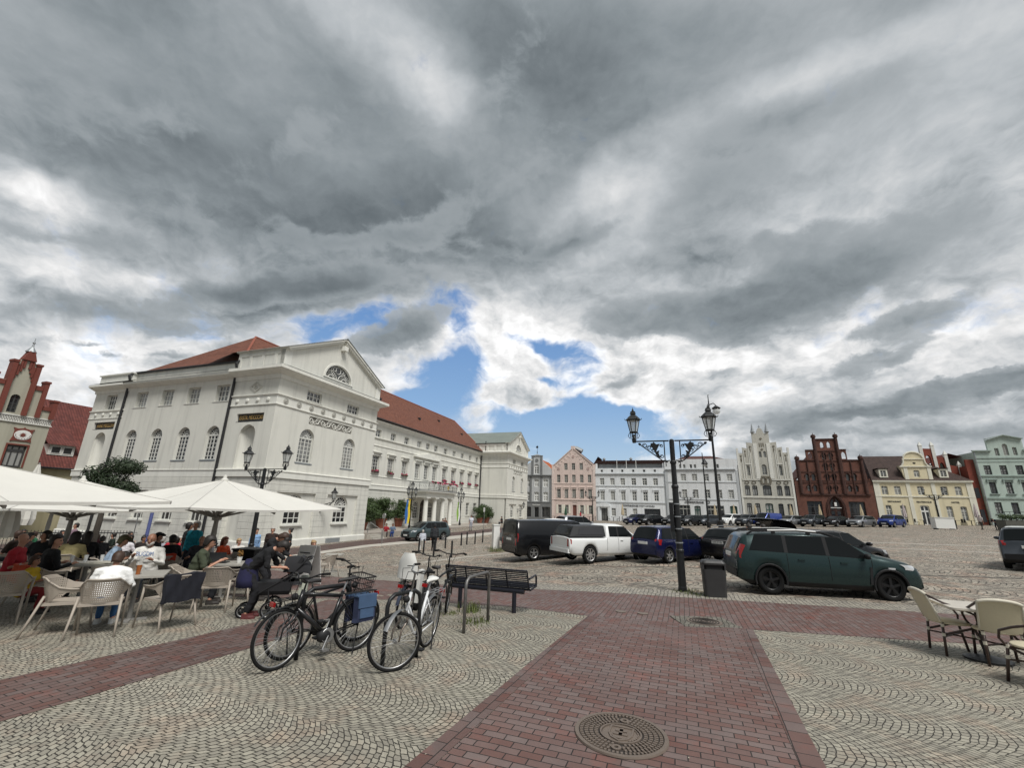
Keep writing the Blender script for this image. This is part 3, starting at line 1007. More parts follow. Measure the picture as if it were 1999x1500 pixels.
 for qx, qz, qr in ((0, .84, .3), (-.42, .86, .18), (.42, .86, .18), (-.72, .78, .12), (.72, .78, .12)):
  mb.tube([(cx + qx + math.cos(PI * i / 8) * qr, .14, fanz + qz + math.sin(PI * i / 8) * qr) for i in range(16)], .028, 4, closed=True)
 xf(mb, M)
 fo = mb.build('fanlight', M_FRAME, TH)
 mb = MB()
 mb.poly(fan_o, [], .17, .19)
 xf(mb, M)
 mb.build('pane', M_GLASSD, fo)
 mb = MB()
 o2 = [(cx + (fanw / 2 + .16) * math.cos(PI * i / 20), fanz + (fanh + .16) * math.sin(PI * i / 20)) for i in range(21)]
 mb.poly(o2, [[(cx + (p[0] - cx) * .999, max(p[1] * 1.0, fanz + .001)) for p in fan_o]], -.05, .02)
 mb.bx(cx - fanw / 2 - .2, cx + fanw / 2 + .2, -.07, .02, fanz - .1, fanz - .002)
 xf(mb, M)
 mb.build('fanlight_surround', P_TRIM, TH)
 # trim that wraps the corners
 side0 = 21.0 if near else 5.0
 path = [(x0, 4.42), (x0, 0), (x0 + Wp, 0), (x0 + Wp, 5)] if near else [(x0, 5), (x0, 0), (x0 + Wp, 0), (x0 + Wp, 12)]
 mb = MB()
 sweep(mb, path, [(-.04, 4.66), (.10, 4.66), (.10, 5.06), (.14, 5.10), (.14, 5.17), (-.04, 5.22)])
 sweep(mb, path, [(-.04, 9.70), (.07, 9.70), (.07, 9.78), (.04, 9.80), (.04, 10.36), (.13, 10.42), (.13, 10.48), (-.04, 10.52)])
 sweep(mb, path, profile_cornice(11.62, 12.45, .72))
 sweep(mb, path, [(-.04, -.6), (.10, -.6), (.10, .44), (.06, .50), (-.04, .50)])
 # raking cornice
 L = math.hypot(cx, 2.72)
 for s_ in (-1, 1):
  a = math.atan2(2.72, cx)
  c = Vector((cx + s_ * cx / 2, 0, (13.9 + 16.62) / 2))
  rot = Euler((0, s_ * a, 0)).to_matrix()
  mb.box(c + Vector((0, .12, .05)), (L + .1, .95, .16), rot)
  mb.box(c + Vector((0, -.08, -.10)), (L - .3, .35, .2), rot)
  mb.bx(x0 + cx + s_ * (cx - .28) - .28, x0 + cx + s_ * (cx - .28) + .28, -.06, .3, 12.6, 13.95) if False else mb.bx(cx + s_ * (cx - .29) - .29, cx + s_ * (cx - .29) + .31, -.06, .36, 12.56, 13.98)
 mb.bx(cx - .22, cx + .22, -.42, .1, 15.65, 16.05)
 body_from = 0
 for i, v in enumerate(mb.v):
  pass
 nsw = None
 mbt = MB()
 mbt.v, mbt.f, mbt.m, mbt.sm = mb.v, mb.f, mb.m, mb.sm
 # the sweeps are already placed: shift only what was drawn in pavilion space
 return mbt, M
# sweeps are placed in town-hall space, so the raking pieces are built apart
mb = MB()
mb.lathe([(.21, 0), (.23, .03), (.17, .045), (.15, .02), (.09, .05), (.03, .06)], 12, (0, .04, 0), 'y')
mb.v = [(v[0], -v[1], v[2]) for v in mb.v]
mb.f = [f[::-1] for f in mb.f]
MEDAL = mb.mesh('medallion', P_PLINTH)
def pavilion_all(x0, near):
 Wp, cx = 11.35, 11.35 / 2
 mb, M = pavilion(x0, near)
 n_sw = 0
 nv = [0]
 # vertices of the four sweeps come first: 4 corners x profile sizes
 cnt = 4 * (6 + 8 + 10 + 5)
 mb.v = mb.v[:cnt] + [tuple(M @ Vector(v)) for v in mb.v[cnt:]]
 mb.build('cornice_and_bands', P_TRIM, TH)
 # medallions
 for k in range(9):
  x = .75 + (Wp - 1.5) * k / 8
  o = link('medallion', MEDAL, TH, M @ Vector((x, 0, 10.07)))
 # zinc sheet on the pediment and cornice
 mb = MB()
 L = math.hypot(cx, 2.72)
 depth = 13.0 if not near else 8.5
 P = []
 for x, z in ((-.25, 13.93), (cx, 16.78), (Wp + .25, 13.93)):
  P.append([(x, -.42, z), (x, depth, z)])
 mb.grid(P)
 xf(mb, M)
 mb.build('roof', M_ZINCROOF, TH)
 # pediment back / parapet walls to the side
 return M
M_ZINCROOF = mat('seamed_metal_roof', lambda t: (lambda c: setb(t, col=t.vmath('SCALE', (.20, .225, .20), scale=t.math('MULTIPLY_ADD', t.noise(c, .7, 4, .6), .6, .75)), rough=.5, metal=.2, nrm=bump(t, t.mapr(t.math('ABSOLUTE', t.math('SUBTRACT', t.math('FRACT', t.math('DIVIDE', t.sep(c)[1], .6)), .5)), .44, .5, 0, 1), .9, .04)))(objc(t)))
pavilion_all(0.0, True)
pavilion_all(47.75, False)
# ---- left facade (local x = 0, running back)
ML = FM(-.003, 21, -90)        # u runs from the back (u=0) to the street corner (u=21)
U = lambda b: 21 - b       # measured from the corner
lw = [(U(b), 5.85, 1.32, 2.48) for b in (5.62, 8.70, 11.78, 14.80)]
la = [(U(b), 10.2, 1.38, 1.28) for b in (5.55, 8.65, 11.65, 14.75)]
lc = (U(18.68), 10.2, 1.38, 1.28)
nl, nr = (U(18.75), 5.2, 1.42, 3.05), (U(2.2), 5.2, 1.5, 3.1)
il, ir = rect_pts(U(20.1), U(17.35), 8.5, 9.12), rect_pts(U(3.55), U(.95), 8.5, 9.12)
lg = [(U(b), 1.55, 1.3, 2.1) for b in (5.62, 8.70, 11.78, 14.80)]
# ---- main wing between the pavilions
MM = FM(0, 5.0)
wx = [13.05, 15.95, 18.55, 21.42, 24.35, 27.35, 29.6, 31.85, 34.7, 37.5, 40.4, 43.3, 46.1]
def rest_of_town_hall():
 # side wall
 mb = MB()
 mb.poly(rect_pts(0, 20.997, 5.1, 12.3), [hole(*q, 'arch') for q in lw] + [hole(*q) for q in la] + [hole(*lc)] + [hole(*nl, 'arch'), hole(*nr, 'arch')] + [il, ir], 0, .35)
 xf(mb, ML)
 mb.build('wall', P_TH, TH)
 mb = MB()
 ng = [(U(18.75), .5, 1.42, 3.2), (U(2.2), .5, 1.5, 3.2)]
 mb.poly(rect_pts(0, 20.997, -1.6, 4.66), [hole(*q) for q in lg] + [hole(*q) for q in ng], 0, .35)
 xf(mb, ML)
 mb.build('wall', P_THR, TH)
 for q in (nl, nr):
  mb = MB()
  n_ = 10
  # curved niche back
  P = []
  for i in range(n_ + 1):
   a = PI * i / n_
   P.append([(q[0] - q[2] / 2 * math.cos(a), .02 + .55 * math.sin(a), z) for z in (q[1], q[1] + q[3] * .6, q[1] + q[3])])
  mb.grid(P)
  mb.smooth = False
  mb.bx(q[0] - q[2] / 2 - .1, q[0] + q[2] / 2 + .1, -.02, .6, q[1] - .12, q[1] + .005)
  xf(mb, ML)
  mb.build('niche', P_TH, TH)
 mb = MB()
 for q in ng:
  mb = MB()
  mb.bx(q[0] - q[2] / 2 - .2, q[0] + q[2] / 2 + .2, .34, .4, .3, 3.9)
  xf(mb, ML)
  mb.build('niche_back', P_TH, TH)
 for q in lg:
  mb = MB()
  mb.bx(q[0] - .62, q[0] + .62, -.02, .02, .62, 1.28)
  xf(mb, ML)
  mb.build('apron_panel', P_TH, TH)
 for (r, txt) in ((il, 'ANNO MDCCCXVII'), (ir, 'EXSTR. MDCCCXIX')):
  mb = MB()
  mb.bx(r[0][0], r[1][0], .16, .3, r[0][1], r[2][1])
  mb.bx(r[0][0], r[1][0], .0, .16, r[0][1] - .02, r[0][1] + .02)
  xf(mb, ML)
  pn = mb.build('inscription_panel', M_PANELBLACK, TH)
  lettering(pn, ML, (r[0][0] + r[1][0]) / 2, r[0][1] + .2, txt, .43, M_GOLD, 2.35, -.15, .0)
 for q in lw:
  window(TH, ML, *q, 'arch', 4, 6, M_FRAME, M_GLASSD, .045, fan=8, back=.2, sill=(.03, .07, M_ZINC))
 for q in la + [lc]:
  window(TH, ML, *q, 'rect', 4, 3, M_FRAMEG if False else M_FRAME, M_GLASS, .05, back=.24, sill=(.04, .05, P_TRIM))
 for q in lg:
  window(TH, ML, *q, 'rect', 3, 3, M_FRAME, M_GLASSD, .06, back=.16, sill=(.14, .10, P_TRIM))
 mb = MB()
 for q in lw:
  for s_ in (-1, 1):
   mb.bx(q[0] + s_ * q[2] / 2 - .02, q[0] + s_ * q[2] / 2 + .02, -.012, .01, 5.2, 5.75)
 # diamond ornament
 d = U(2.2)
 mb.poly([(d - .62, 11.08), (d, 10.66), (d + .62, 11.08), (d, 11.5)], [[(d - .42, 11.08), (d, 11.36), (d + .42, 11.08), (d, 10.8)]], -.06, .02)
 mb.tube([(d - .15, -.02, 10.95), (d, -.04, 11.2), (d + .16, -.02, 11.0), (d, -.03, 10.92)], .035, 5)
 xf(mb, ML)
 mb.build('diamond_ornament', P_PLINTH, TH)
 # bands of the middle and the rear bay
 mb = MB()
 pm = [(.10, 16.6), (.10, 4.42)]
 pb = [(0, 21.1), (0, 16.6)]
 for p in (pm, pb):
  sweep(mb, p, [(-.14, 4.66), (.10, 4.66), (.10, 5.06), (.14, 5.10), (.14, 5.17), (-.14, 5.22)])
  sweep(mb, p, [(-.14, -1.5), (.10, -1.5), (.10, .44), (.06, .50), (-.14, .50)])
  sweep(mb, p, [(-.14, 9.42), (.05, 9.42), (.05, 9.46), (.0, 9.48), (.0, 10.02), (.09, 10.06), (.09, 10.12), (-.14, 10.16)])
  sweep(mb, p, profile_cornice(11.66, 12.33, .66))
 for b in (17.2, 18.2, 19.2, 20.2):
  mb.sphere((-.05, b, 9.78), .14, 8, 6, (.5, 1, 1))
 for b in (.75, 1.75, 2.75, 3.75):
  mb.sphere((-.06, b, 10.07), .17, 8, 6, (.5, 1, 1))
 mb.build('cornice_and_bands', P_TRIM, TH)
 # parapets above the side cornice
 mb = MB()
 mb.bx(.0, .4, 0.36, 4.6, 12.5, 13.9)
 for k in range(3):
  y = .95 + k * 1.25
  mb.bx(-.05, .0, y - .28, y - .0, 12.6, 13.55)
 mb.bx(-.05, 0, 4.2, 4.5, 12.6, 13.55)
 mb.bx(-.06, 0, .37, 4.5, 13.55, 13.75)
 mb.bx(-.14, .5, .37, 4.75, 13.9, 14.0)
 mb.bx(.35, .6, 4.6, 16.7, 12.4, 13.35)
 mb.bx(.0, .4, 16.7, 21, 12.4, 13.25)
 mb.bx(-.12, .5, 16.6, 21.1, 13.25, 13.36)
 mb.build('parapet', P_TH, TH)
 # lead flashing on the side cornice
 mb = MB()
 mb.add([(-.7, 21.2, 12.36), (-.7, 0, 12.44), (.1, 0, 12.74), (.1, 21.2, 12.66)], [(0, 1, 2, 3)])
 mb.add([(0, -.72, 12.46), (11.35, -.72, 12.46), (11.35, .02, 12.72), (0, .02, 12.72)], [(0, 1, 2, 3)])
 mb.build('lead_flashing', M_ZINC, TH)
 # main wall
 wins = [(x, 6.42, 1.28, 1.9) for x in wx]
 att = [(x + d_, 10.42, .98, .85) for x, d_ in zip(wx, [0] * 13)]
 lowx = [x for x in wx if abs(x - 29.6) > 3]
 lows = [(x, 1.75, 1.25, 1.95) for x in lowx]
 doors = [(27.75, 1.5, 1.35, 2.1), (31.5, 1.5, 1.35, 2.1)]
 door = (29.6, .62, 1.7, 3.2)
 mb = MB()
 mb.poly(rect_pts(11.3, 47.8, 4.6, 12.3), [hole(*q) for q in wins + att], 0, .35)
 xf(mb, MM)
 mb.build('wall', P_TH, TH)
 mb = MB()
 mb.poly(rect_pts(11.3, 47.8, -.2, 4.66), [hole(*q) for q in lows] + [hole(*q, 'arch') for q in doors] + [hole(*door, 'arch')], .0, .35)
 xf(mb, MM)
 mb.build('wall', P_THR, TH)
 for q in att:
  window(TH, MM, *q, 'rect', 2, 2, M_FRAME, M_GLASS, .05, back=.14, sill=(.04, .05, P_TRIM))
 for i, q in enumerate(wins):
  window(TH, MM, *q, 'rect', 3, 5, M_FRAME, M_GLASS, .045, back=.16, sur=(.13, P_TRIM, .04), hood=(.24, P_TRIM), sill=(.06, .06, P_TRIM))
  if i not in (5, 6, 7):
   flower_box(TH, MM, q[0], q[1] + .06)
 for q in lows:
  window(TH, MM, *q, 'rect', 3, 4, M_FRAME, M_GLASSD, .05, back=.16, sill=(.08, .07, P_TRIM))
 for q in doors:
  window(TH, MM, *q, 'arch', 3, 4, M_FRAME, M_GLASSD, .05, fan=7, back=.16, sill=(.10, .08, P_TRIM))
 window(TH, MM, *door, 'arch', 2, 3, M_DOORBROWN, M_GLASSD, .12, fan=6, back=.2, name='door')
 mb = MB()
 p = [(11.3, 5.0), (47.8, 5.0)]
 sweep(mb, p, [(-.04, 4.66), (.08, 4.66), (.08, 5.06), (.12, 5.10), (.12, 5.17), (-.04, 5.22)])
 sweep(mb, p, [(-.04, 6.06), (.05, 6.06), (.05, 6.12), (-.04, 6.16)])
 sweep(mb, p, [(-.04, 9.42), (.06, 9.42), (.06, 9.5), (-.04, 9.54)])
 sweep(mb, p, [(-.04, 10.2), (.08, 10.2), (.12, 10.28), (.12, 10.34), (-.04, 10.38)])
 sweep(mb, p, [(-.04, 11.75), (.06, 11.75), (.16, 12.0), (.3, 12.1), (.3, 12.25), (-.04, 12.3)])
 # little pediment and surround over the three middle windows
 mb2 = MB()
 mb2.poly([(26.35, 9.3), (32.85, 9.3), (29.6, 9.86)], [], -.3, .02)
 mb2.bx(26.2, 33.0, -.34, .02, 9.12, 9.298)
 mb2.bx(26.4, 26.62, -.10, .02, 5.6, 8.7)
 mb2.bx(32.6, 32.82, -.10, .02, 5.6, 8.7)
 xf(mb2, MM)
 mb.add(mb2.v, mb2.f)
 mb.build('cornice_and_bands', P_TRIM, TH)
 # portico: four columns, entablature, balcony
 yc = 2.75
 cxs = [26.35, 28.52, 30.68, 32.85]
 for x in cxs:
  mb = MB()
  mb.lathe([(.36, .55), (.36, .66), (.31, .68), (.31, .72), (.30, 1.4), (.255, 3.72), (.255, 3.78), (.29, 3.80), (.29, 3.84), (.34, 3.92), (.34, 3.95)], 18, (x, yc, 0))
  mb.sm = [True] * len(mb.f)
  mb.smooth = False
  mb.bx(x - .40, x + .40, yc - .40, yc + .40, 3.95, 4.06)
  mb.build('column', P_TRIM, TH)
 mb = MB()
 mb.bx(25.9, 33.3, yc - .34, 5.1, 4.06, 4.62)
 mb.bx(25.75, 33.45, yc - .5, 5.1, 4.62, 4.74)
 mb.bx(25.6, 33.6, yc - .72, 5.1, 4.74, 4.92)
 mb.build('entablature', P_TRIM, TH)
 mb = MB()
 mb.bx(25.55, 33.65, yc - .78, 5.0, 4.92, 4.98)
 mb.build('balcony_floor', M_ZINC, TH)
 mb = MB()
 x0, x1, y0 = 25.75, 33.45, yc - .6
 for a, b in (((x0, y0), (x1, y0)), ((x0, y0), (x0, 4.95)), ((x1, y0), (x1, 4.95))):
  for z in (5.08, 5.92):
   mb.tube([(*a, z), (*b, z)], .025, 5)
  n_ = int(math.hypot(b[0] - a[0], b[1] - a[1]) / .16)
  for k in range(n_ + 1):
   p_ = (a[0] + (b[0] - a[0]) * k / n_, a[1] + (b[1] - a[1]) * k / n_)
   mb.tube([(*p_, 4.98), (*p_, 5.92)], .012 if k % 8 else .035, 4)
   if k % 2 == 0 and k < n_:
    mb.tube([(p_[0], p_[1], 5.3), (p_[0] + (b[0] - a[0]) / n_, p_[1] + (b[1] - a[1]) / n_, 5.6)], .01, 4)
 mb.build('balcony_railing', M_BLACKIRON, TH)
 for k in range(5):
  flower_box(TH, I4, 26.5 + k * 1.55, 5.72, y=yc - .72, w=1.2, white=True)
 # coat of arms on the balcony
 mb = MB()
 mb.poly([(30.62, 5.75), (30.56, 5.35), (30.8, 5.1), (31.04, 5.35), (30.98, 5.75)], [], y0 - .07, y0 - .03)
 mb.build('coat_of_arms', plain('shield_gold', (.6, .42, .12), .5, var=.4, scale=5), TH)
 # roof: hipped over the whole block
 zr, ze = 18.12, 12.42
 yb0, yb1 = 4.55, 16.4
 mb = MB()
 ym = 10.5
 A0, A1 = (.45, yb0 + .1, 13.42), (.45, yb1 + .1, 13.42)
 apx, rx = 5.3, 47.4
 V_ = [(.35, 4.7, 13.4), (.35, 16.7, 13.4), (5.6, ym, zr), (47.4, ym, zr), (11.3, 4.55, ze), (48.1, 4.55, ze), (48.1, 16.6, ze), (11.3, 16.6, ze), (11.3, 4.7, 13.4), (11.3, 16.7, 13.4)]
 mb.add(V_, [(0, 2, 1)])
 mb.add(V_, [(0, 8, 2)])
 mb.add(V_, [(4, 5, 3, 2)])
 mb.add(V_, [(5, 6, 3)])
 mb.add(V_, [(7, 1, 2, 3, 6)])
 ro = mb.build('roof', M_TILE, TH)
 fix_uv(ro)
 mb = MB()
 for a, b in ((2, 3), (0, 2), (5, 3)):
  mb.tube([V_[a], V_[b]], .10, 6)
 mb.build('roof_ridge', plain('ridge_tiles', (.25, .075, .045), .8, var=.3), TH)
 mb = MB()
 for x, y_, z in ((1.6, 8.2, 14.2), (2.5, 10, 15.0), (6, 6.6, 15.2), (22, 8, 15.9), (30, 7, 14.9), (38, 8.4, 16.2), (44, 7.2, 15)):
  mb.box((x, y_, z), (.35, .35, .25))
 mb.build('roof_vents', M_IRONPIPE, TH)
 # gutters and pipes
 mb = MB()
 mb.tube([(11.3, 4.44, 12.36), (48.2, 4.44, 12.36)], .10, 8)
 mb.tube([(.24, 4.6, 13.38), (.24, 16.8, 13.38)], .10, 8)
 mb.build('gutter', M_IRONPIPE, TH)
 for pts in ([(.0, 4.42, 13.3), (-.25, 4.42, 13.0), (-.1, 4.42, 12.6)], [(-.1, 4.42, 11.9), (-.12, 4.42, -1)], [(.0, 16.75, 13.3), (-.25, 16.75, 13.0), (-.1, 16.75, 12.6)], [(-.1, 16.75, 11.9), (-.12, 16.75, -1.5)], [(47.9, 4.5, 12.4), (47.95, 4.7, 12.0), (47.55, 4.84, 11.5), (47.55, 4.84, .3)]):
  mb = MB()
  mb.tube(pts, .095, 8)
  mb.build('downpipe', M_IRONPIPE, TH)
 mb = MB()
 mb.tube([(47.8, 4.2, 12.3), (47.8, 4.2, 14.3)], .09, 8)
 mb.build('vent_pipe', M_IRONPIPE, TH)
 # far pavilion side walls and near pavilion inner side
 mb = MB()
 for (x, y0_, y1_, z0, z1) in ((47.75, .001, 5.2, -.6, 13.9),):
  mb.bx(x, x + .35, y0_ + .35, 16, -.6, 12.6)
  mb.bx(x, x + .35, .36, 12.9, 12.5, 13.88)
 mb.bx(11.0, 11.35, .36, 5.4, -.6, 13.88)
 mb.bx(59.1 - .35, 59.1, .36, 16, -.6, 13.88)
 mb.bx(0.4, 59, 20.6, 20.95, -.6, 12.3)
 mb.bx(58.6, 59.0, 5, 20.8, -.6, 12.3)
 mb.build('side_wall', P_TH, TH)
 mb = MB()
 for k in range(4):
  y = 1.0 + k * 1.4
  mb.bx(47.69, 47.75, y - .16, y + .16, 12.7, 13.5)
 mb.bx(47.66, 47.75, .4, 6, 13.5, 13.7)
 mb.bx(47.72, 47.748, 1.6, 2.3, 12.8, 13.4) if False else None
 mb.build('parapet', P_TRIM, TH)
 # wall lanterns on the pavilions
 for xx in (5.68, 47.75 + 5.68):
  mb = MB()
  mb.tube([(xx, 0, 2.85), (xx, -1.15, 3.15)], .03, 6)
  mb.tube([(xx, 0, 2.45), (xx, -.5, 2.7), (xx, -1.1, 3.1)], .025, 6)
  mb.bx(xx - .05, xx + .05, -.04, 0, 2.35, 3.0)
  for t_ in (.25, .55, .8):
   c = Vector((xx, -1.15 * t_, 2.72 + .3 * t_))
   mb.tube([c + Vector((0, math.cos(a) * .12 * (1 - t_ * .6), math.sin(a) * .12 * (1 - t_ * .6))) for a in [i * PI / 4 for i in range(8)]], .016, 4, closed=True)
  br = mb.build('wall_lantern', M_BLACKIRON, TH)
  lantern(br, (xx, -1.18, 3.14), 1.15)
 # terrace and steps before the main wing
 mb = MB()
 mb.bx(11.38, 47.7, -.3, 5, -.7, .6)
 tag(mb.build('terrace', M_TERR, None), None, None, kind='structure')
 bpy.data.objects['terrace'].location = THC
 bpy.data.objects['terrace'].rotation_euler = (0, 0, R_(70.13))
 for k in range(4):
  mb = MB()
  mb.bx(11.42, 13.0, -.3 - .34 * (k + 1) + .002 * k, -.302 - .34 * k if k else -.302, -.6, .45 - .15 * k)
  o = mb.build('step', M_SLAB, TH)
 mb = MB()
 for x in (11.6,):
  mb.tube([(x, -1.7, .05), (x, -1.7, .9), (x, -.4, 1.5), (x, -.2, 1.5), (x, -.2, .6)], .03, 6)
 mb.build('handrail', M_ALU, TH)
 # cellar vents
 mb = MB()
 mb.bx(1.0, 2.2, -.115, -.09, .0, .36)
 mb.bx(6.6, 8.2, -.125, -.09, .0, .38)
 mb.build('cellar_grating', M_ZINC, TH)
M_DOORBROWN = plain('dark_brown_door', (.05, .035, .025), .5, var=.3)
M_TERR = plain('terrace_paving', (.30, .27, .235), .85, var=.25, scale=1.2)
M_PINK = plain('petunia_flowers', (.40, .03, .10), .8, var=.8, scale=14)
M_LEAFY = plain('plant_leaves', (.05, .09, .025), .8, var=.6, scale=20)
M_FBOX = plain('flower_trough', (.10, .09, .08), .7, var=.2)
def flower_box(bld, M, x, z, y=-.12, w=1.15, white=False):
 mb = MB()
 mb.bx(-w / 2, w / 2, -.10, .10, -.04, .14)
 m = M @ Matrix.Translation((x, y, z))
 o = mb.build('flower_box', M_WHITE if white else M_FBOX, bld, loc=m.translation, rot=m.to_euler())
 f = MB()
 r = random.Random(int(x * 100))
 for k in range(46):
  c = Vector((r.uniform(-w / 2, w / 2), r.uniform(-.16, .08), .13 + r.uniform(-.10, .16)))
  f.cur = 0 if r.random() < .62 else 1
  n = Vector((r.uniform(-1, 1), r.uniform(-1, .2), r.uniform(0, 1))).normalized()
  a = n.orthogonal().normalized() * .075
  b = n.cross(a)
  f.add([c - a - b, c + a - b, c + a + b, c - a + b], [(0, 1, 2, 3)])
 f.build('flowers', [M_PINK, M_LEAFY], o)
rest_of_town_hall()
# ------------------------------------------------------------------ the row of houses across the square
_d = ray(1163, 1000)
ROW = Vector((_d.x * 87 / _d.y, 87, 0))
RD = Vector((math.cos(R_(-19.87)), math.sin(R_(-19.87)), 0))
RN = Vector((RD.y, -RD.x, 0))           # out of the facades, towards the square
def row_pt(u, out=0.0):
 p = ROW + RD * u + RN * out
 return Vector((p.x, p.y, gz(p.x, p.y)))
def house(name, label, u0, u1, wallm, outline, wins, depth=10.0, cat='house', zb=-.6, holes=(), y0=0.0):
 h = thing(name, label, cat, ROW + RD * u0, R_(-19.87))
 mb = MB()
 hs = []
 for wn_ in wins:
  a, b, z0, z1 = wn_[:4]
  kind = wn_[4] if len(wn_) > 4 else 'rect'
  hs.append(hole((a + b) / 2 - u0, z0, b - a, z1 - z0, kind))
 mb.poly([(u - u0, z) for u, z in outline], hs + [[(u - u0, z) for u, z in q] for q in holes], 0, .3)
 mb.build('wall', wallm, h)
 for wn_ in wins:
  a, b, z0, z1 = wn_[:4]
  kind = wn_[4] if len(wn_) > 4 else 'rect'
  kw = dict(wn_[5]) if len(wn_) > 5 else {}
  window(h, I4, (a + b) / 2 - u0, z0, b - a, z1 - z0, kind, **kw)
 return h
def bands(h, u0, lst, m, name='cornice'):
 mb = MB()
 for a, b, z0, z1, pr in lst:
  mb.bx(a - u0, b - u0, -pr, .02, z0, z1)
 return mb.build(name, m, h)
def body(h, u0, u1, ztop, m, depth=10, zb=-.8):
 mb = MB()
 mb.bx(.02, .3, .301, depth, zb, ztop)
 mb.bx(u1 - u0 - .3, u1 - u0 - .02, .301, depth, zb, ztop)
 mb.bx(.3, u1 - u0 - .3, depth - .3, depth, zb, ztop)
 return mb.build('side_wall', m, h)
def roof_gable(h, pts, m, y0=.25, y1=10, t=.18, name='roof'):
 """roof over a gable outline: pts in x-z, ridge running back"""
 mb = MB()
 mb.grid([[(x, y0, z), (x, y1, z)] for x, z in pts])
 for i, f in enumerate(mb.f):
  a, b, c = (Vector(mb.v[f[k]]) for k in range(3))
  if (b - a).cross(c - a).z < 0:
   mb.f[i] = f[::-1]
 o = mb.build(name, m, h)
 return fix_uv(o)
def roof_eave(h, x0, x1, prof, m, hip0=0.0, hip1=0.0, name='roof'):
 """prof: list of (y, z), ridge along x"""
 mb = MB()
 n = len(prof)
 mid = max(range(n), key=lambda i: prof[i][1])
 P = []
 for i, (y, z) in enumerate(prof):
  f = 1 - abs(z - prof[mid][1]) / max(prof[mid][1] - min(prof[0][1], prof[-1][1]), .01)
  P.append([(x0 + hip0 * f, y, z), (x1 - hip1 * f, y, z)])
 mb.grid(P)
 k = len(mb.v)
 for s_ in (0, 1):
  mb.add([P[i][s_] for i in range(n)], [tuple(range(n))])
 for i, f in enumerate(mb.f[:n - 1]):
  a, b, c = (Vector(mb.v[f[j]]) for j in range(3))
  if (b - a).cross(c - a).z < 0:
   mb.f[i] = f[::-1]
 o = mb.build(name, m, h)
 return fix_uv(o)
P_GREY = plaster('light_grey_render', (.50, .51, .51))
P_GREYD = plaster('slate_grey_render', (.19, .195, .195))
P_PINK = plaster('pink_render', (.64, .52, .47))
P_PINKT = plaster('pale_pink_trim', (.68, .57, .52))
P_HOTEL = plaster('white_render', (.70, .72, .73))
P_HOTELT = plaster('grey_white_trim', (.46, .48, .49))
P_BANK = plaster('bank_render', (.64, .655, .66))
P_STEP = plaster('ivory_render', (.46, .45, .40))
P_STEPW = plaster('ivory_trim', (.66, .655, .61))
P_YEL = plaster('yellow_render', (.66, .59, .41))
P_YELT = plaster('cream_trim', (.70, .68, .58))
P_MINT = plaster('mint_render', (.42, .50, .45))
P_MINTT = plaster('dark_mint_trim', (.30, .36, .33))
M_BRICK = bricks('dark_red_brick', (.17, .066, .045), (.115, .045, .034), (.12, .10, .085), .25, .083, .010)
M_BRICKD = bricks('shaped_dark_brick', (.085, .036, .028), (.055, .028, .024), (.06, .05, .045), .25, .083, .010)
M_BRICKR = bricks('bright_red_brick', (.26, .062, .04), (.20, .05, .036), (.13, .085, .07), .25, .083, .008)
M_TILEO = tiles('orange_roof_tiles', (.42, .12, .04), (.32, .09, .036), .25, .3, .04, .8)
M_TILEB = tiles('brown_roof_tiles', (.060, .038, .032), (.045, .030, .027), .25, .32, .04, .7)
M_ROOFDARK = tiles('dark_red_roof_tiles', (.10, .04, .032), (.075, .033, .028), .25, .3, .04, .7)
M_FRAMED = plain('dark_window_frame', (.05, .05, .05), .5)
M_GREEN = plain('dark_green_paint', (.03, .075, .06), .45, var=.15)
M_REDDOOR = plain('red_brown_door', (.16, .06, .045), .5, var=.2)
M_SIGNBLACK = plain('black_sign_letters', (.03, .03, .035), .5)
W1 = dict(cols=2, rows=3, bar=.055, fm=M_FRAME, t0=.68)
WG = dict(cols=2, rows=3, bar=.055, fm=M_FRAMEG, t0=.68)
# --- grey house with white gable
u0, u1 = -15.3, -8.75
H1 = house('grey_gabled_house', 'narrow grey house with a round-topped centre gable beside the far town hall pavilion', u0, u1, P_GREY,
           [(u0, -.6), (u1, -.6), (u1, 9.9), (-10.7, 11.6), (-10.7, 12.68), (-11.9, 13.0), (-13.07, 12.68), (-13.07, 11.6), (u0, 9.9)],
           [(a, a + .98, 6.36, 7.88, 'seg', dict(cols=2, rows=3, bar=.1, t0=.55)) for a in (-14.3, -12.4, -10.5)] +
           [(a, a + .98, 3.56, 5.35, 'seg', dict(cols=2, rows=3, bar=.1, t0=.6)) for a in (-14.3, -12.4, -10.5)] +
           [(-12.47, -11.45, 8.98, 11.0, 'arch', dict(cols=2, rows=3, bar=.09, fan=4)), (-12.35, -11.4, .05, 2.4, 'rect', dict(cols=1, rows=1, bar=.07, fm=M_FRAMED, gm=M_GLASSD)), (-14.9, -13.0, .45, 2.4, 'rect', dict(cols=2, rows=1, bar=.06, fm=M_FRAMED, gm=M_GLASSD)), (-10.75, -9.05, .45, 2.43, 'rect', dict(cols=2, rows=1, bar=.06, fm=M_FRAMED, gm=M_GLASSD))])
bands(H1, u0, [(u0, u1, 8.4, 8.62, .22), (u0, u1, 8.62, 8.74, .3), (u0, u1, 3.25, 3.45, .12), (-13.2, -10.6, 12.62, 12.72, .12)] + [(a, a + .42, 3.45, 8.4, .08) for a in (-13.35, -11.15, -9.15)] + [(-13.07, -12.6, 8.74, 12.62, .07), (-11.15, -10.7, 8.74, 12.62, .07)], P_GREYD)
mb = MB()
mb.bx(0, u1 - u0, -.06, -.001, -.6, .44)
mb.bx(0, u1 - u0, -.06, -.001, 2.45, 3.249)
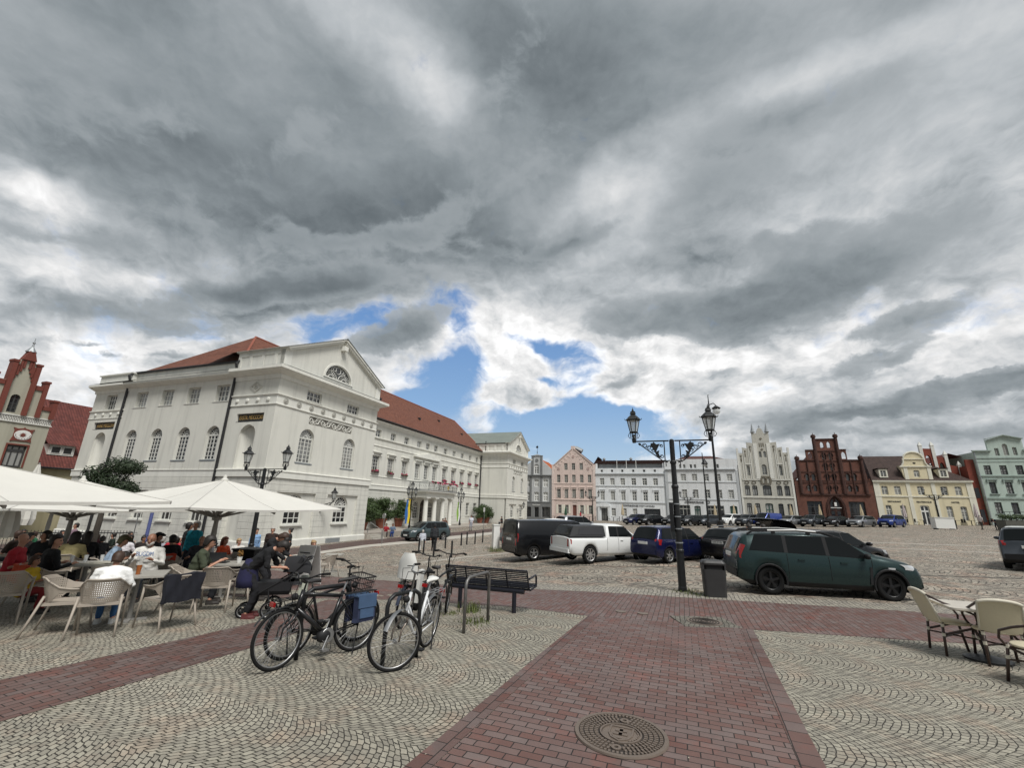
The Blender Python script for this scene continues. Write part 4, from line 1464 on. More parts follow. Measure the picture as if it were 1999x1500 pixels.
for a, b in ((-13.0, -12.36), (-11.39, -10.76), (-9.04, -8.75), (u0, -14.91)):
 mb.bx(a - u0, b - u0, -.06, -.001, .44, 2.45)
mb.build('shop_front', P_GREYD, H1)
mb = MB()
mb.lathe([(.34, 0), (.34, .08), (.22, .08), (.22, .02)], 16, (-11.9 - u0, -.08, 11.75), 'y')
mb.build('round_ornament', P_GREYD, H1)
body(H1, u0, u1, 9.8, P_GREY)
roof_gable(H1, [(0, 9.8), (3.3, 12.3), (u1 - u0, 9.8)], M_TILEO)
mb = MB()
mb.tube([(-11.9 - u0, .2, 12.9), (-11.9 - u0, .2, 14.9)], .04, 5)
mb.sphere((-11.9 - u0, .2, 13.4), .12)
mb.bx(-12.15 - u0, -11.7 - u0, .18, .22, 14.3, 14.7)
mb.build('weather_vane', M_BLACKIRON, H1)
lettering(H1, I4, -11.9 - u0, 2.72, 'Rauchhaus', .34, M_WHITE, 1.6, .07, .006)
# goods in the shop window
mb = MB()
for k in range(9):
 mb.box((-10.6 - u0 + (k % 5) * .33, .5, .8 + (k // 5) * .6), (.25, .1, .35))
mb.build('window_display', plain('pink_display', (.55, .12, .2), .6, var=.9, scale=4), H1)
# --- pink house
u0, u1 = -8.7, .1
w3 = [(a, a + .7, 9.74, 11.1, 'rect', WG) for a in (-6.15, -4.6, -3.02)]
w2 = [(a, a + .72, 7.25, 8.8, 'rect', WG) for a in (-7.65, -6.1, -4.56, -2.98, -1.42)]
w1 = [(a, a + .76, 4.28, 6.0, 'rect', dict(WG, sur=(.09, P_PINKT, .04), hood=(.14, P_PINKT))) for a in (-7.64, -6.1, -4.56, -2.98, -1.40)]
w0 = [(a, a + .66, 1.3, 2.95, 'rect', WG) for a in (-7.4, -5.98, -2.98, -1.33)]
H2 = house('pink_gabled_house', 'pale pink five-bay house with a plain pointed gable and red door', u0, u1, P_PINK,
           [(u0, -.6), (u1, -.6), (u1, 10.85), (-.35, 10.85), (-.6, 10.95), (-3.86, 13.75), (-3.86, 14.55), (-4.73, 14.55), (-4.73, 13.75), (-8.0, 10.95), (-8.3, 10.85), (u0, 10.85)],
           w3 + w2 + w1 + w0 + [(-4.48, -3.7, .9, 2.98, 'rect', dict(cols=2, rows=3, bar=.09, fm=M_REDDOOR, gm=M_REDDOOR, name='door'))])
bands(H2, u0, [(u0, u1, 7.0, 7.14, .07), (u0, u1, 3.88, 4.04, .10), (u0, -8.2, -.6, 10.5, .05), (-.4, u1, -.6, 10.5, .05)], P_PINKT)
mb = MB()
for s_ in (-1, 1):
 for k in range(12):
  a = k / 12
  cx_, cz_ = -4.3 - u0 + s_ * (.5 + 3.6 * a), 13.55 - 3.1 * a
  for q in (-.45, -.85):
   if (k + (q < -.5)) % 2 == 0:
    mb.box((cx_, -.03, cz_ + q), (.17, .06, .3))
 mb.box((-4.3 - u0 + s_ * 2.05, -.06, 12.43), (5.0, .14, .14), (0, s_ * .712, 0))
mb.build('gable_ornament', P_PINKT, H2)
mb = MB()
for x, z in ((-4.27, 12.4), (-7.3, 9.95), (-1.3, 9.95)):
 mb.lathe([(.27, 0), (.27, .05), (.16, .06), (.15, .02)], 14, (x - u0, -.055, z), 'y')
mb.build('round_ornament', plaster('dusty_pink_trim', (.45, .33, .30)), H2)
mb = MB()
for a, b, _, _, *_ in w0:
 for x in (a - .2, b + .2):
  mb.bx(x - u0 - .17, x - u0 + .17, -.04, -.001, 1.3, 2.95)
for k in range(4):
 mb.bx(-4.9 - u0, -3.3 - u0, -.3 * (k + 1), -.3 * k - .001, -.4, .78 - .2 * k)
mb.build('shutters_and_steps', P_YELT, H2)
lettering(H2, I4, -4.1 - u0, 3.35, '1 8 0 3', .3, P_GREYD, .9, .02)
body(H2, u0, u1, 10.7, P_PINK)
roof_gable(H2, [(.1, 10.6), (4.3, 14.2), (u1 - u0 - .1, 10.6)], M_ROOFDARK, .3, 9)
mb = MB()
mb.tube([(5.2 - .6, 1.5, 14.3), (6.4 - .4, 1.5, 13.6)], .5, 8)
mb.build('roof_dormer', M_ZINC, H2)
HB = thing('red_roofed_house', 'steep red tiled roof standing behind the pink house and the white hotel', 'house', ROW + RD * -2.2 + RN * -9, R_(-19.87))
mb = MB(); mb.bx(0, 5.2, 0, 6, -.5, 10.6); mb.build('wall', P_PINK, HB)
roof_gable(HB, [(-.3, 10.4), (1.6, 13.4), (5.6, 10.4)], M_TILE2, -.2, 6.2)
# --- white hotel
u0, u1 = .12, 13.0
cs = [1.38, 3.35, 5.3, 7.35, 9.35, 11.3]
H3 = house('white_hotel', 'long white hotel front with six window bays, roof terrace and dark garage entrance', u0, u1, P_HOTEL, [(u0, -.6), (u1, -.6), (u1, 10.05), (u0, 10.05)],
           [(c - .21, c + .21, 9.3, 9.78, 'rect', dict(cols=1, rows=1, bar=.05, fm=M_FRAMEG, gm=M_GLASSD)) for c in cs] + [(c - .42, c + .42, 6.85, 8.15, 'rect', W1) for c in cs] +
           [(c - .4, c + .4, 3.97, 5.65, 'rect', dict(W1, hood=(.12, P_HOTEL))) for c in cs] + [(c - .4, c + .4, 1.1, 2.55, 'rect', W1) for c in (3.4, 5.4, 7.34)] +
           [(9.0, 11.85, .3, 2.6, 'rect', dict(cols=3, rows=1, bar=.07, fm=M_FRAMED, gm=M_GLASSD, back=.2, name='entrance')), (1.08, 2.18, .15, 2.5, 'rect', dict(cols=2, rows=2, bar=.08, fm=M_FRAMED, name='door'))], cat='hotel')
bands(H3, u0, [(u0, u1, 8.9, 9.08, .22), (u0, u1, 8.78, 8.9, .12), (u0, u1, 6.6, 6.72, .08), (u0, u1, 3.55, 3.72, .1)], P_HOTELT)
mb = MB()
mb.poly([(.35 - u0, 2.75), (2.8 - u0, 2.75), (2.8 - u0, 2.95)] + [(1.57 - u0 + 1.2 * math.cos(PI * i / 10), 2.95 + .55 * math.sin(PI * i / 10)) for i in range(11)] + [(.35 - u0, 2.95)], [], -.3, .02)
mb.bx(.45 - u0, .8 - u0, -.25, .02, .1, 2.749)
mb.bx(2.4 - u0, 2.75 - u0, -.25, .02, .1, 2.749)
mb.build('portal', P_HOTEL, H3)
mb = MB()
mb.bx(.5, u1 - u0 - .3, 1.6, 1.9, 9.9, 11.0)
for c in cs:
 mb.bx(c - .35 - u0, c + .35 - u0, 1.58, 1.6, 10.1, 10.75)
mb.build('roof_storey', P_HOTELT, H3)
mb = MB()
mb.bx(-.1, u1 - u0 + .6, 1.0, 7, 11.0, 11.65)
mb.build('roof', M_ROOFDARK, H3)
body(H3, u0, u1, 11.0, P_HOTEL)
for x in (4.3, 6.1, 7.9):
 mb = MB()
 mb.tube([(x - u0, .25, 9.9), (x - u0, .25, 11.8)], .05, 6)
 mb.build('flagpole', M_WHITE, H3)
for x in (1.5, 6.8):
 mb = MB()
 mb.lathe([(.2, 11.6), (.2, 12.0), (.32, 12.05), (.28, 12.25), (.05, 12.45)], 10, (x - u0, 3, 0))
 mb.build('roof_vent', M_ZINC, H3)
lettering(H3, I4, 6.55 - u0, 2.93, 'TOWNHOUSE', .42, M_SIGNBLACK, 2.9, .05, .008)
lettering(H3, I4, 9.5 - u0, 2.95, 'STADT HAMBURG', .38, M_SIGNBLACK, 2.75, .05)
mb = MB(); mb.tube([(u1 - u0 - .02, -.1, 9.6), (u1 - u0 - .02, -.1, 0)], .06, 6); mb.build('downpipe', M_ZINC, H3)
# --- bank
u0, u1 = 13.05, 25.4
cs = [16.25, 18.15, 20.1, 22.05, 23.95]
H4 = house('white_bank', 'white bank house with low hipped red roof beside the stepped ivory gable', u0, u1, P_BANK, [(u0, -.6), (u1, -.6), (u1, 11.6), (23.9, 11.66), (15.4, 11.66), (14.9, 11.45), (u0, 11.45)],
           [(a - .19, a + .19, 10.0, 10.7, 'rect', dict(cols=1, rows=2, bar=.04, fm=M_FRAMEG)) for a in (15.85, 16.55, 17.7, 18.4, 20.33, 22.2)] + [(c - .45, c + .45, 7.7, 8.96, 'rect', dict(W1, cols=2)) for c in cs] + [(c - .42, c + .42, 4.72, 6.18, 'rect', dict(W1, sur=(.08, P_BANK, .03))) for c in cs] +
           [(14.6, 17.0, 1.1, 3.4, 'rect', dict(cols=4, rows=1, bar=.07, fm=M_FRAMEG, gm=M_GLASSD, t0=.72)), (17.7, 18.72, .6, 3.32, 'seg', dict(cols=2, rows=1, bar=.08, fm=M_GREEN, t0=.75, name='door')), (19.85, 22.55, 1.1, 3.42, 'rect', dict(cols=5, rows=1, bar=.07, fm=M_FRAMEG, gm=M_GLASSD, t0=.72)), (23.5, 24.65, .8, 3.45, 'seg', dict(cols=2, rows=2, bar=.09, fm=M_GREEN, gm=M_GREEN, name='gate'))], cat='bank')
bands(H4, u0, [(13.2, 25.0, 9.72, 9.86, .25), (13.3, 25.0, 9.6, 9.72, .14), (13.2, 25.1, 7.42, 7.54, .07), (13.2, 25.2, 4.36, 4.48, .08), (u0, u0 + .5, -.6, 9.6, .05), (u1 - .4, u1, -.6, 9.6, .05)], P_HOTELT)
body(H4, u0, u1, 11.3, P_BANK)
roof_eave(H4, 2.0, 11.2, [(.35, 11.5), (5, 12.75), (9.6, 11.5)], M_ROOFDARK, 1.8, 2.6)
lettering(H4, I4, 17.75 - u0, 3.78, 'COMMERZBANK', .42, M_SIGNBLACK, 3.3, .05, .008)
mb = MB()
mb.tube([(20.1 - u0 + math.cos(i * PI / 3 + .3) * .24, -.04, 3.98 + math.sin(i * PI / 3 + .3) * .22) for i in range(6)], .055, 5, closed=True)
mb.build('emblem', M_SIGNBLACK, H4)
# --- stepped ivory gable
u0, u1 = 25.5, 33.75
def sx(*p):
 return [(u0 + (u1 - u0) / 2 - q, z) for q, z in p], [(u0 + (u1 - u0) / 2 + q, z) for q, z in p]
cst = (u0 + u1) / 2
lft = [(4.12, -.6), (4.12, 13.45), (3.85, 13.45), (3.85, 12.62), (3.12, 12.62), (3.12, 13.65), (2.35, 13.45), (2.35, 14.55), (1.35, 14.4), (1.35, 16.3), (.62, 16.1), (.5, 16.55)]
right = [(cst + q, z) for q, z in lft]
left = [(cst - q, z) for q, z in lft]
out = right + [(cst + .42 * math.cos(PI * i / 8), 16.6 + .5 * math.sin(PI * i / 8)) for i in range(9)] + left[::-1]
WD = dict(cols=2, rows=1, bar=.06, fm=M_FRAMED, t0=.72)
WS = dict(cols=2, rows=4, bar=.05, fm=M_FRAMEG, back=.2)
H5 = house('stepped_gable_house', 'ivory house with a tall stepped gable and two spiked turrets', u0, u1, P_STEP, out,
           [(cst - 2.75, cst - 2.12, 8.7, 10.38, 'seg', WS), (cst + 2.12, cst + 2.75, 8.7, 10.38, 'seg', WS), (cst - .38, cst + .38, 8.8, 10.62, 'arch', dict(cols=2, rows=3, bar=.05, fm=M_FRAMEG, fan=4))] +
           [(cst + a - .4, cst + a + .4, 5.26, 6.97, 'seg', WD) for a in (-3.03, -1.87, 1.87, 3.03)] + [(cst - .66, cst + .66, 5.28, 7.0, 'seg', dict(WD, cols=3))] +
           [(cst + a - .38, cst + a + .38, 2.0, 3.98, 'seg', WD) for a in (-3.05, -1.75, 1.75, 3.1)] + [(cst - .58, cst + .58, .75, 4.0, 'seg', dict(cols=2, rows=3, bar=.09, fm=M_GREEN, name='door'))] +
           [(cst - .36 - .22, cst - .36 + .22, 11.85, 12.93, 'arch', dict(cols=1, rows=2, bar=.05, fm=M_FRAMEG)), (cst + .14, cst + .58, 11.85, 12.93, 'arch', dict(cols=1, rows=2, bar=.05, fm=M_FRAMEG))])
bands(H5, u0, [(u0 + .5, cst - .8, 7.9, 8.02, .1), (cst + .8, u1 - .3, 7.9, 8.02, .1), (u0 + .2, u1 - .2, 4.9, 5.04, .12), (u0, u0 + .3, -.6, 13.5, .08), (u1 - .3, u1, -.6, 13.5, .08)] +
      [(cst + s_ * q - .05, cst + s_ * q + .05, 8.1, z, .06) for s_ in (-1, 1) for q, z in ((3.75, 12.0), (3.3, 12.0), (2.95, 13.0), (1.95, 13.0), (2.2, 13.9), (1.45, 14))] +
      [(cst + s_ * 1.05 - .3, cst + s_ * 1.05 + .3, 8.1, 14.3, .10) for s_ in (-1, 1)] + [(cst + s_ * 2.43 - .42, cst + s_ * 2.43 + .42, 10.6, 10.75, .1) for s_ in (-1, 1)], P_STEPW)
mb = MB()
for s_ in (-1, 1):
 for q, z in ((1.85, 13.75), (2.75, 12.95), (3.48, 12.1)):
  mb.lathe([(.17, 0), (.17, .05), (.02, .05)], 10, (cst - u0 + s_ * q, -.06, z), 'y')
  mb.bx(cst - u0 + s_ * q - .08, cst - u0 + s_ * q + .08, -.05, -.001, z - .95, z - .35)
for k in (-.3, 0, .3):
 mb.bx(cst - u0 + k - .08, cst - u0 + k + .08, -.03, -.001, 13.7, 14.4)
for z in (13.25, 15.15):
 mb.box((cst - u0, -.03, z), (.32, .06, .32), (0, PI / 4, 0))
for a in (-2.45, 2.45):
 for b in (-.55, .55):
  mb.tube([(cst - u0 + a + b + math.cos(i * PI / 4) * .33, -.05, 7.5 + math.sin(i * PI / 4) * .26) for i in range(8)], .06, 4, closed=True)
mb.build('gable_ornament', plaster('umber_ornament', (.16, .145, .115)), H5)
mb = MB()
mb.poly([(cst - u0 - .75, 7.2), (cst - u0 + .75, 7.2), (cst - u0 + .9, 7.9), (cst - u0 + .7, 8.6), (cst - u0 - .7, 8.6), (cst - u0 - .9, 7.9)], [rect_pts(cst - u0 - .55, cst - u0 + .55, 7.4, 8.35)], -.12, -.001)
mb.bx(cst - u0 - .18, cst - u0 + .18, -.1, -.001, 7.3, 8.1)
mb.lathe([(.02, 8.4), (.16, 8.25), (.16, 8.1), (.02, 8.05)], 8, (cst - u0, -.08, 0))
mb.build('crest', plaster('umber_ornament', (.16, .145, .115)), H5)
for s_ in (-1, 1):
 mb = MB()
 mb.lathe([(.36, 16.3), (.42, 16.4), (.32, 16.45), (.02, 18.0)], 8, (cst - u0 + s_ * 1.12, .15, 0))
 mb.build('turret_spike', M_ZINC, H5)
mb = MB(); mb.tube([(cst - u0, .15, 17.0), (cst - u0, .15, 17.6)], .05, 5); mb.bx(cst - u0 - .16, cst - u0 + .16, .1, .2, 17.25, 17.36); mb.build('cross', M_ZINC, H5)
body(H5, u0, u1, 10.5, P_STEP)
roof_gable(H5, [(.2, 10.4), (cst - u0, 14.5), (u1 - u0 - .2, 10.4)], M_ROOFDARK, .35, 10)
# --- brick gothic house
u0, u1 = 33.9, 44.85
cb = 39.25
out = [(u0, -.6), (u1, -.6), (u1, 7.95), (44.3, 7.95), (44.05, 11.25), (42.05, 11.3), (42.05, 13.05), (41.0, 13.05), (41.0, 14.9), (37.45, 14.9), (37.45, 13.05), (36.2, 13.05), (36.2, 11.3), (34.5, 11.3), (34.5, 7.95), (u0, 7.95)]
gh = [gothic_pts(cb + s_ * .48 - .26, cb + s_ * .48 + .26, 13.35, 14.4) for s_ in (-1, 1)] + [gothic_pts(41.3, 41.95, 11.45, 12.65), gothic_pts(36.5, 37.1, 11.45, 12.65)]
WB = dict(cols=1, rows=2, bar=.05, fm=M_FRAMED, back=.2)
wn5 = [(cb + s_ * .48 - .28, cb + s_ * .48 + .28, z0, z1, 'gothic', WB) for s_ in (-1, 1) for z0, z1 in ((11.3, 12.5), (9.55, 10.8), (7.82, 9.02))] + \
      [(cb + a - .26, cb + a + .26, 7.85, 9.02, 'gothic', WB) for a in (-3.35, -2.45, 2.4, 3.3)] + [(cb + a - .24, cb + a + .24, 6.1, 7.1, 'gothic', WB) for a in (-3.35, -2.45, -.45, .48, 2.4, 3.3)] + \
      [(35.25, 37.4, 1.7, 4.5, 'rect', dict(cols=2, rows=3, bar=.09, fm=M_FRAMED, gm=M_GLASSD, back=.25)), (41.1, 43.3, 1.7, 4.52, 'rect', dict(cols=2, rows=3, bar=.09, fm=M_FRAMED, gm=M_GLASSD, back=.25)), (38.3, 40.25, .8, 5.35, 'gothic', dict(cols=2, rows=2, bar=.2, fm=M_BRICKD, gm=M_GLASSD, back=.35, name='door'))]
H6 = house('brick_gothic_house', 'dark red brick house with an open pierced stepped gable and pointed door', u0, u1, M_BRICK, out, wn5, holes=gh)
bands(H6, u0, [(34.5, 44.3, 5.5, 5.7, .18), (u0, u1, 7.75, 7.9, .04)] + [(34.6, 44.2, z, z + .12, .08) for z in (7.45, 9.25, 11.05)] + [(37.5, 41.0, 12.75, 12.87, .1), (37.45, 41.0, 14.75, 14.92, .12), (36.2, 37.4, 12.92, 13.07, .1), (41.1, 42.1, 12.92, 13.07, .1), (34.5, 37.4, 11.2, 11.32, .12), (41.1, 44.05, 11.2, 11.32, .12)], M_BRICKD)
for x, z in ((34.75, 11.9), (37.65, 15.6), (40.85, 15.6), (43.85, 11.9)):
 mb = MB()
 mb.lathe([(.26, 5.7), (.26, z - .55), (.38, z - .5), (.38, z - .15), (.30, z - .1), (.30, z), (.05, z + .05), (.05, z + .3)], 8, (x - u0, -.06, 0), rot=PI / 8)
 mb.build('buttress', M_BRICKD, H6)
mb = MB()
for x in (36.15, 38.75, 39.75, 42.35):
 mb.lathe([(.11, 5.7), (.11, 11.0 if x in (36.15, 42.35) else 12.7)], 6, (x - u0, -.06, 0))
for x, zt in ((37.55, 12.9), (41.0, 12.9)):
 mb.lathe([(.2, 5.7), (.2, zt)], 8, (x - u0, -.1, 0))
mb.build('shafts', M_BRICKD, H6)
# arched hoods over the gothic windows
mb = MB()
for wn_ in wn5[:-3]:
 a, b, z0, z1 = wn_[:4]
 g = gothic_pts(a - u0 - .1, b - u0 + .1, z0, z1 + .12)[2:]
 mb.tube([(x, -.06, z) for x, z in g], .075, 5)
for a, b, z1 in ((38.3, 40.25, 5.35),):
 for q in (.14, .34):
  g = gothic_pts(a - u0 - q, b - u0 + q, .8, z1 + q)[2:]
  mb.tube([(g[0][0], -.05, 1)] + [(x, -.05, z) for x, z in g] + [(g[-1][0], -.05, 1)], .10, 6)
mb.build('window_arches', M_BRICKD, H6)
mb = MB()
mb.bx(cb - u0 - .16, cb - u0 + .16, -.12, -.02, 3.75, 4.35)
mb.bx(cb - u0 - .75, cb - u0 + .75, -.1, -.02, 3.45, 3.55)
mb.build('door_sign', M_WHITE, H6)
body(H6, u0, u1, 8.2, M_BRICK)
roof_gable(H6, [(.5, 8.0), (cb - u0, 13.6), (u1 - u0 - .5, 8.0)], M_ROOFDARK, .8, 10)
# --- yellow hotel
u0, u1 = 44.9, 57.4
WY = dict(cols=2, rows=4, bar=.055, fm=M_FRAME, t0=.66)
H7 = house('yellow_house', 'yellow hotel with brown roof and a curved white-edged dormer gable', u0, u1, P_YEL, [(u0, -.6), (u1, -.6), (u1, 7.8), (u0, 7.8)],
           [(c - .43, c + .43, 5.7, 7.08, 'seg', WY) for c in (46.3, 47.98, 50.95, 53.85, 55.58)] + [(c - .38, c + .38, 2.0, 4.1, 'seg', WY) for c in (46.35, 48.2, 53.95, 55.65)] +
           [(50.35, 51.5, 1.2, 4.15, 'seg', dict(cols=2, rows=1, bar=.09, fm=M_WHITE, gm=M_GLASSD, t0=.7, name='door'))], cat='hotel')
bands(H7, u0, [(u0 - .1, u1 + .1, 7.72, 7.95, .28), (u0, u1, 7.55, 7.72, .12), (u0, u1, 5.38, 5.55, .1)] + [(a, b, -.6, 7.55, .07) for a, b in ((44.9, 45.7), (49.15, 49.65), (52.3, 52.8), (56.6, 57.4))], P_YELT)
lettering(H7, I4, 47.25 - u0, 4.55, 'RESTAURANT', .3, M_SIGNBLACK, 1.75, .02, .006)
lettering(H7, I4, 51.0 - u0, 4.55, 'REUTERHAUS', .3, M_SIGNBLACK, 1.85, .02, .006)
lettering(H7, I4, 54.85 - u0, 4.57, 'HOTEL', .3, M_SIGNBLACK, 1.0, .02, .006)
body(H7, u0, u1, 7.8, P_YEL)
roof_eave(H7, -.15, u1 - u0 + .15, [(-.3, 7.9), (4.5, 12.3), (9.5, 7.9)], M_TILEB, 1.0, 5.5)
dm = [(49.3, 7.9), (52.85, 7.9), (52.75, 10.05), (52.5, 10.25), (52.25, 10.75), (52.2, 11.3)] + [(50.85 + 1.3 * math.cos(PI * i / 10), 11.35 + 1.1 * math.sin(PI * i / 10)) for i in range(11)] + [(49.5, 11.3), (49.45, 10.75), (49.2, 10.25), (48.95, 10.05)]
mb = MB()
mb.poly([(x - u0, z) for x, z in dm], [hole(50.9 - u0, 8.48, .75, 1.08, 'seg'), [(50.85 - u0 + .22 * math.cos(i * PI / 6), 10.65 + .16 * math.sin(i * PI / 6)) for i in range(12)]], 0, .3)
mb.bx(49.45 - u0, 49.75 - u0, .3, 4, 7.9, 10.4)
mb.bx(52.3 - u0, 52.6 - u0, .3, 4, 7.9, 10.4)
mb.build('dormer_gable', P_YEL, H7)
window(H7, I4, 50.9 - u0, 8.48, .75, 1.08, 'seg', **WY)
mb = MB()
edge_ = [(x - u0, -.02, z) for x, z in dm[2:]]
mb.tube(edge_, .13, 6)
mb.bx(48.8 - u0, 52.95 - u0, -.16, -.001, 10.05, 10.2)
mb.bx(49.35 - u0, 52.35 - u0, -.12, -.001, 11.25, 11.36)
for a in (49.3, 52.3):
 mb.bx(a - u0, a + .5 - u0, -.06, -.001, 7.96, 10.04)
mb.build('dormer_trim', P_YELT, H7)
mb = MB()
mb.poly([(50.85 - u0 + .24 * math.cos(i * PI / 6), 10.65 + .18 * math.sin(i * PI / 6)) for i in range(12)], [], .12, .14)
mb.build('oval_window', M_GLASSD, H7)
for x in (46.58, 54.28):
 mb = MB()
 mb.poly(rect_pts(x - u0 - .56, x - u0 + .56, 8.4, 9.75), [rect_pts(x - u0 - .36, x - u0 + .36, 8.6, 9.5)], .05, .25)
 mb.bx(x - u0 - .55, x - u0 + .55, .25, 2.4, 8.4, 9.7)
 dmo = mb.build('dormer', P_YELT, H7)
 mb = MB(); mb.bx(x - u0 - .36, x - u0 + .36, .2, .249, 8.6, 9.5); mb.build('pane', M_GLASSD, dmo)
 mb = MB()
 mb.bx(x - u0 - .03, x - u0 + .03, .1, .199, 8.6, 9.5)
 for z in (8.9, 9.2):
  mb.bx(x - u0 - .36, x - u0 + .36, .12, .19, z - .02, z + .02)
 mb.build('frame', M_WHITE, dmo)
 mb = MB(); mb.bx(x - u0 - .7, x - u0 + .7, -.05, 2.6, 9.76, 9.9); mb.build('roof', M_TILEB, dmo)
# --- red brick house with white pinnacles, behind
u0 = 53.2
H8 = thing('red_brick_gabled_house', 'bright red brick gable with white pinnacles behind the yellow hotel', 'house', ROW + RD * 57.45 + RN * -.4, R_(-19.87))
mb = MB()
mb.poly([(0, -.6), (1.0, -.6), (1.0, 11.2), (0, 11.2)], [], 0, .3)
mb.bx(.0, .3, .3, 14, -.6, 10.2)
mb.build('wall', M_BRICKR, H8)
mb = MB()
# gable seen obliquely over the yellow roof
mb.poly([(-4.4, 7), (0, 7), (0, 10.3), (-1.2, 10.6), (-1.4, 11.8), (-2.7, 11.9), (-2.7, 13.2), (-4.4, 13.3)], [gothic_pts(-3.9, -3.2, 9.8, 12.2), gothic_pts(-2.3, -1.7, 9, 11)], 2.0, 2.5)
mb.bx(-4.4, 1.0, 2.51, 6, 6, 10.2)
mb.build('gable', M_BRICKR, H8)
roof_gable(H8, [(-4, 10.4), (-.6, 12.5), (2.15, 11.6)], M_TILE2, 2.6, 12)
for x, z in ((-4.3, 14.2), (-2.75, 14.2), (-1.3, 12.7), (.15, 11.0)):
 mb = MB()
 mb.lathe([(.3, 7.0), (.3, z - .5), (.36, z - .45), (.02, z + .2)], 4, (x, 2.1, 0), rot=PI / 4)
 mb.build('pinnacle', P_STEPW, H8)
for z in (5.5, 2.6):
 window(H8, I4, 1.1, z, .9, 1.4, 'seg', **W1) if False else None
for z0, z1 in ((5.4, 6.9), (1.9, 3.7)):
 mb = MB()
 mb.bx(.25, .75, -.05, -.001, z0, z1)
 mb.build('window', M_GLASSD, H8)
# --- mint house
u0, u1 = 58.5, 70.0
WM = dict(cols=2, rows=3, bar=.07, fm=M_FRAMED, t0=.66)
gx = 62.4
H9 = house('mint_house', 'mint green four-storey house with a low pediment at the right edge', u0, u1, P_MINT, [(u0, -.6), (u1, -.6), (u1, 12.4), (64.55, 12.4), (64.55, 14.2), (gx, 14.75), (60.35, 14.1), (60.35, 12.4), (u0, 12.4)],
           [(gx - .32, gx + .32, 11.75, 13.5, 'arch', dict(cols=2, rows=4, bar=.06, fm=M_FRAMEG, fan=4)), (gx - 1.3, gx - .8, 11.7, 12.85, 'rect', dict(cols=2, rows=3, bar=.05, fm=M_FRAMEG)), (gx + .8, gx + 1.3, 11.75, 12.95, 'rect', dict(cols=2, rows=3, bar=.05, fm=M_FRAMEG))] +
           [(c - .42, c + .42, 8.85, 10.25, 'rect', WM) for c in (59.7, 61.55, 63.4, 65.3, 67.2)] + [(c - .4, c + .4, 6.05, 7.75, 'rect', dict(WM, hood=(.2, P_MINTT), sill=(.16, .12, P_MINTT))) for c in (59.78, 61.65, 63.5, 65.4, 67.3)] +
           [(c - .42, c + .42, 3.15, 4.8, 'rect', dict(WM, sill=(.1, .1, P_MINTT))) for c in (59.8, 61.7, 63.6, 65.5)])
bands(H9, u0, [(u0 - .2, 60.6, 12.4, 12.56, .3), (64.3, u1, 12.4, 12.56, .3), (u0, u1, 11.3, 11.45, .1), (u0 - .1, u1, 8.62, 8.74, .16), (u0, u1, 5.3, 5.5, .14), (u0, u1, 10.75, 10.85, .05)], P_MINTT)
mb = MB()
for s_ in (-1, 1):
 mb.box((gx + s_ * 1.08 - u0, -.1, 14.52), (2.25, .5, .13), (0, s_ * .26, 0))
mb.build('pediment', P_MINTT, H9)
body(H9, u0, u1, 12.3, P_MINT)
roof_gable(H9, [(.3, 12.0), (6, 12.9), (u1 - u0, 12.3)], M_TILE2, .4, 10)
mb = MB(); mb.tube([(.05, -.12, 12.3), (.05, -.12, 1)], .07, 6); mb.build('downpipe', M_ZINC, H9)
# --- gothic gabled house at the left, behind the cafe
GB = Vector((0, 0, EYE)) + 1.3 * (at(25, 1056, -1.0466) - Vector((0, 0, EYE)))
HL = thing('gabled_clock_house', 'grey house with red gothic gable and sundial left of the town hall', 'house', (GB.x, GB.y, -2.0), R_(70.13))
P_OLIVE = plaster('olive_grey_render', (.40, .385, .31), .12)
M_REDTRIM = plain('red_painted_stone', (.165, .042, .028), .75, var=.2, scale=3)
k_ = 1.3
def gl(*pts):
 return [(x * k_, z * k_) for x, z in pts]
mb = MB()
out = gl((-4.5, -.4), (0, -.4), (0, 9.3), (-.85, 9.3), (-.85, 10.7), (-1.6, 10.7), (-1.6, 11.9), (-2.24, 12.95), (-2.88, 11.9), (-2.88, 10.75), (-3.62, 10.75), (-3.62, 9.3), (-4.5, 9.3))
mb.poly(out, [arch_pts(-2.5 * k_, -2.0 * k_, 8.57 * k_, 9.85 * k_, 10), rect_pts(-1.85 * k_, -.82 * k_, 4.9 * k_, 6.4 * k_), rect_pts(-3.55 * k_, -2.7 * k_, 4.9 * k_, 6.4 * k_), rect_pts(-1.9 * k_, -.8 * k_, 1.2, 3.9)], 0, .4)
mb.bx(-.35, -.001, .4, 11, -.5, 9 * k_)
mb.build('wall', P_OLIVE, HL)
window(HL, I4, -2.25 * k_, 8.57 * k_, .5 * k_, 1.28 * k_, 'arch', 2, 4, M_FRAMED, M_GLASSD, .06)
window(HL, I4, -1.335 * k_, 4.9 * k_, 1.03 * k_, 1.5 * k_, 'rect', 3, 1, M_FRAMED, M_GLASS, .09, t0=.75, sur=(.12, M_REDTRIM, .05))
window(HL, I4, -3.125 * k_, 4.9 * k_, .85 * k_, 1.5 * k_, 'rect', 3, 1, M_FRAMED, M_GLASS, .09, t0=.75, sur=(.12, M_REDTRIM, .05))
window(HL, I4, -1.35 * k_, 1.2, 1.1 * k_, 2.7, 'rect', 2, 1, M_WHITE, M_GLASSD, .12, t0=.5, name='door')
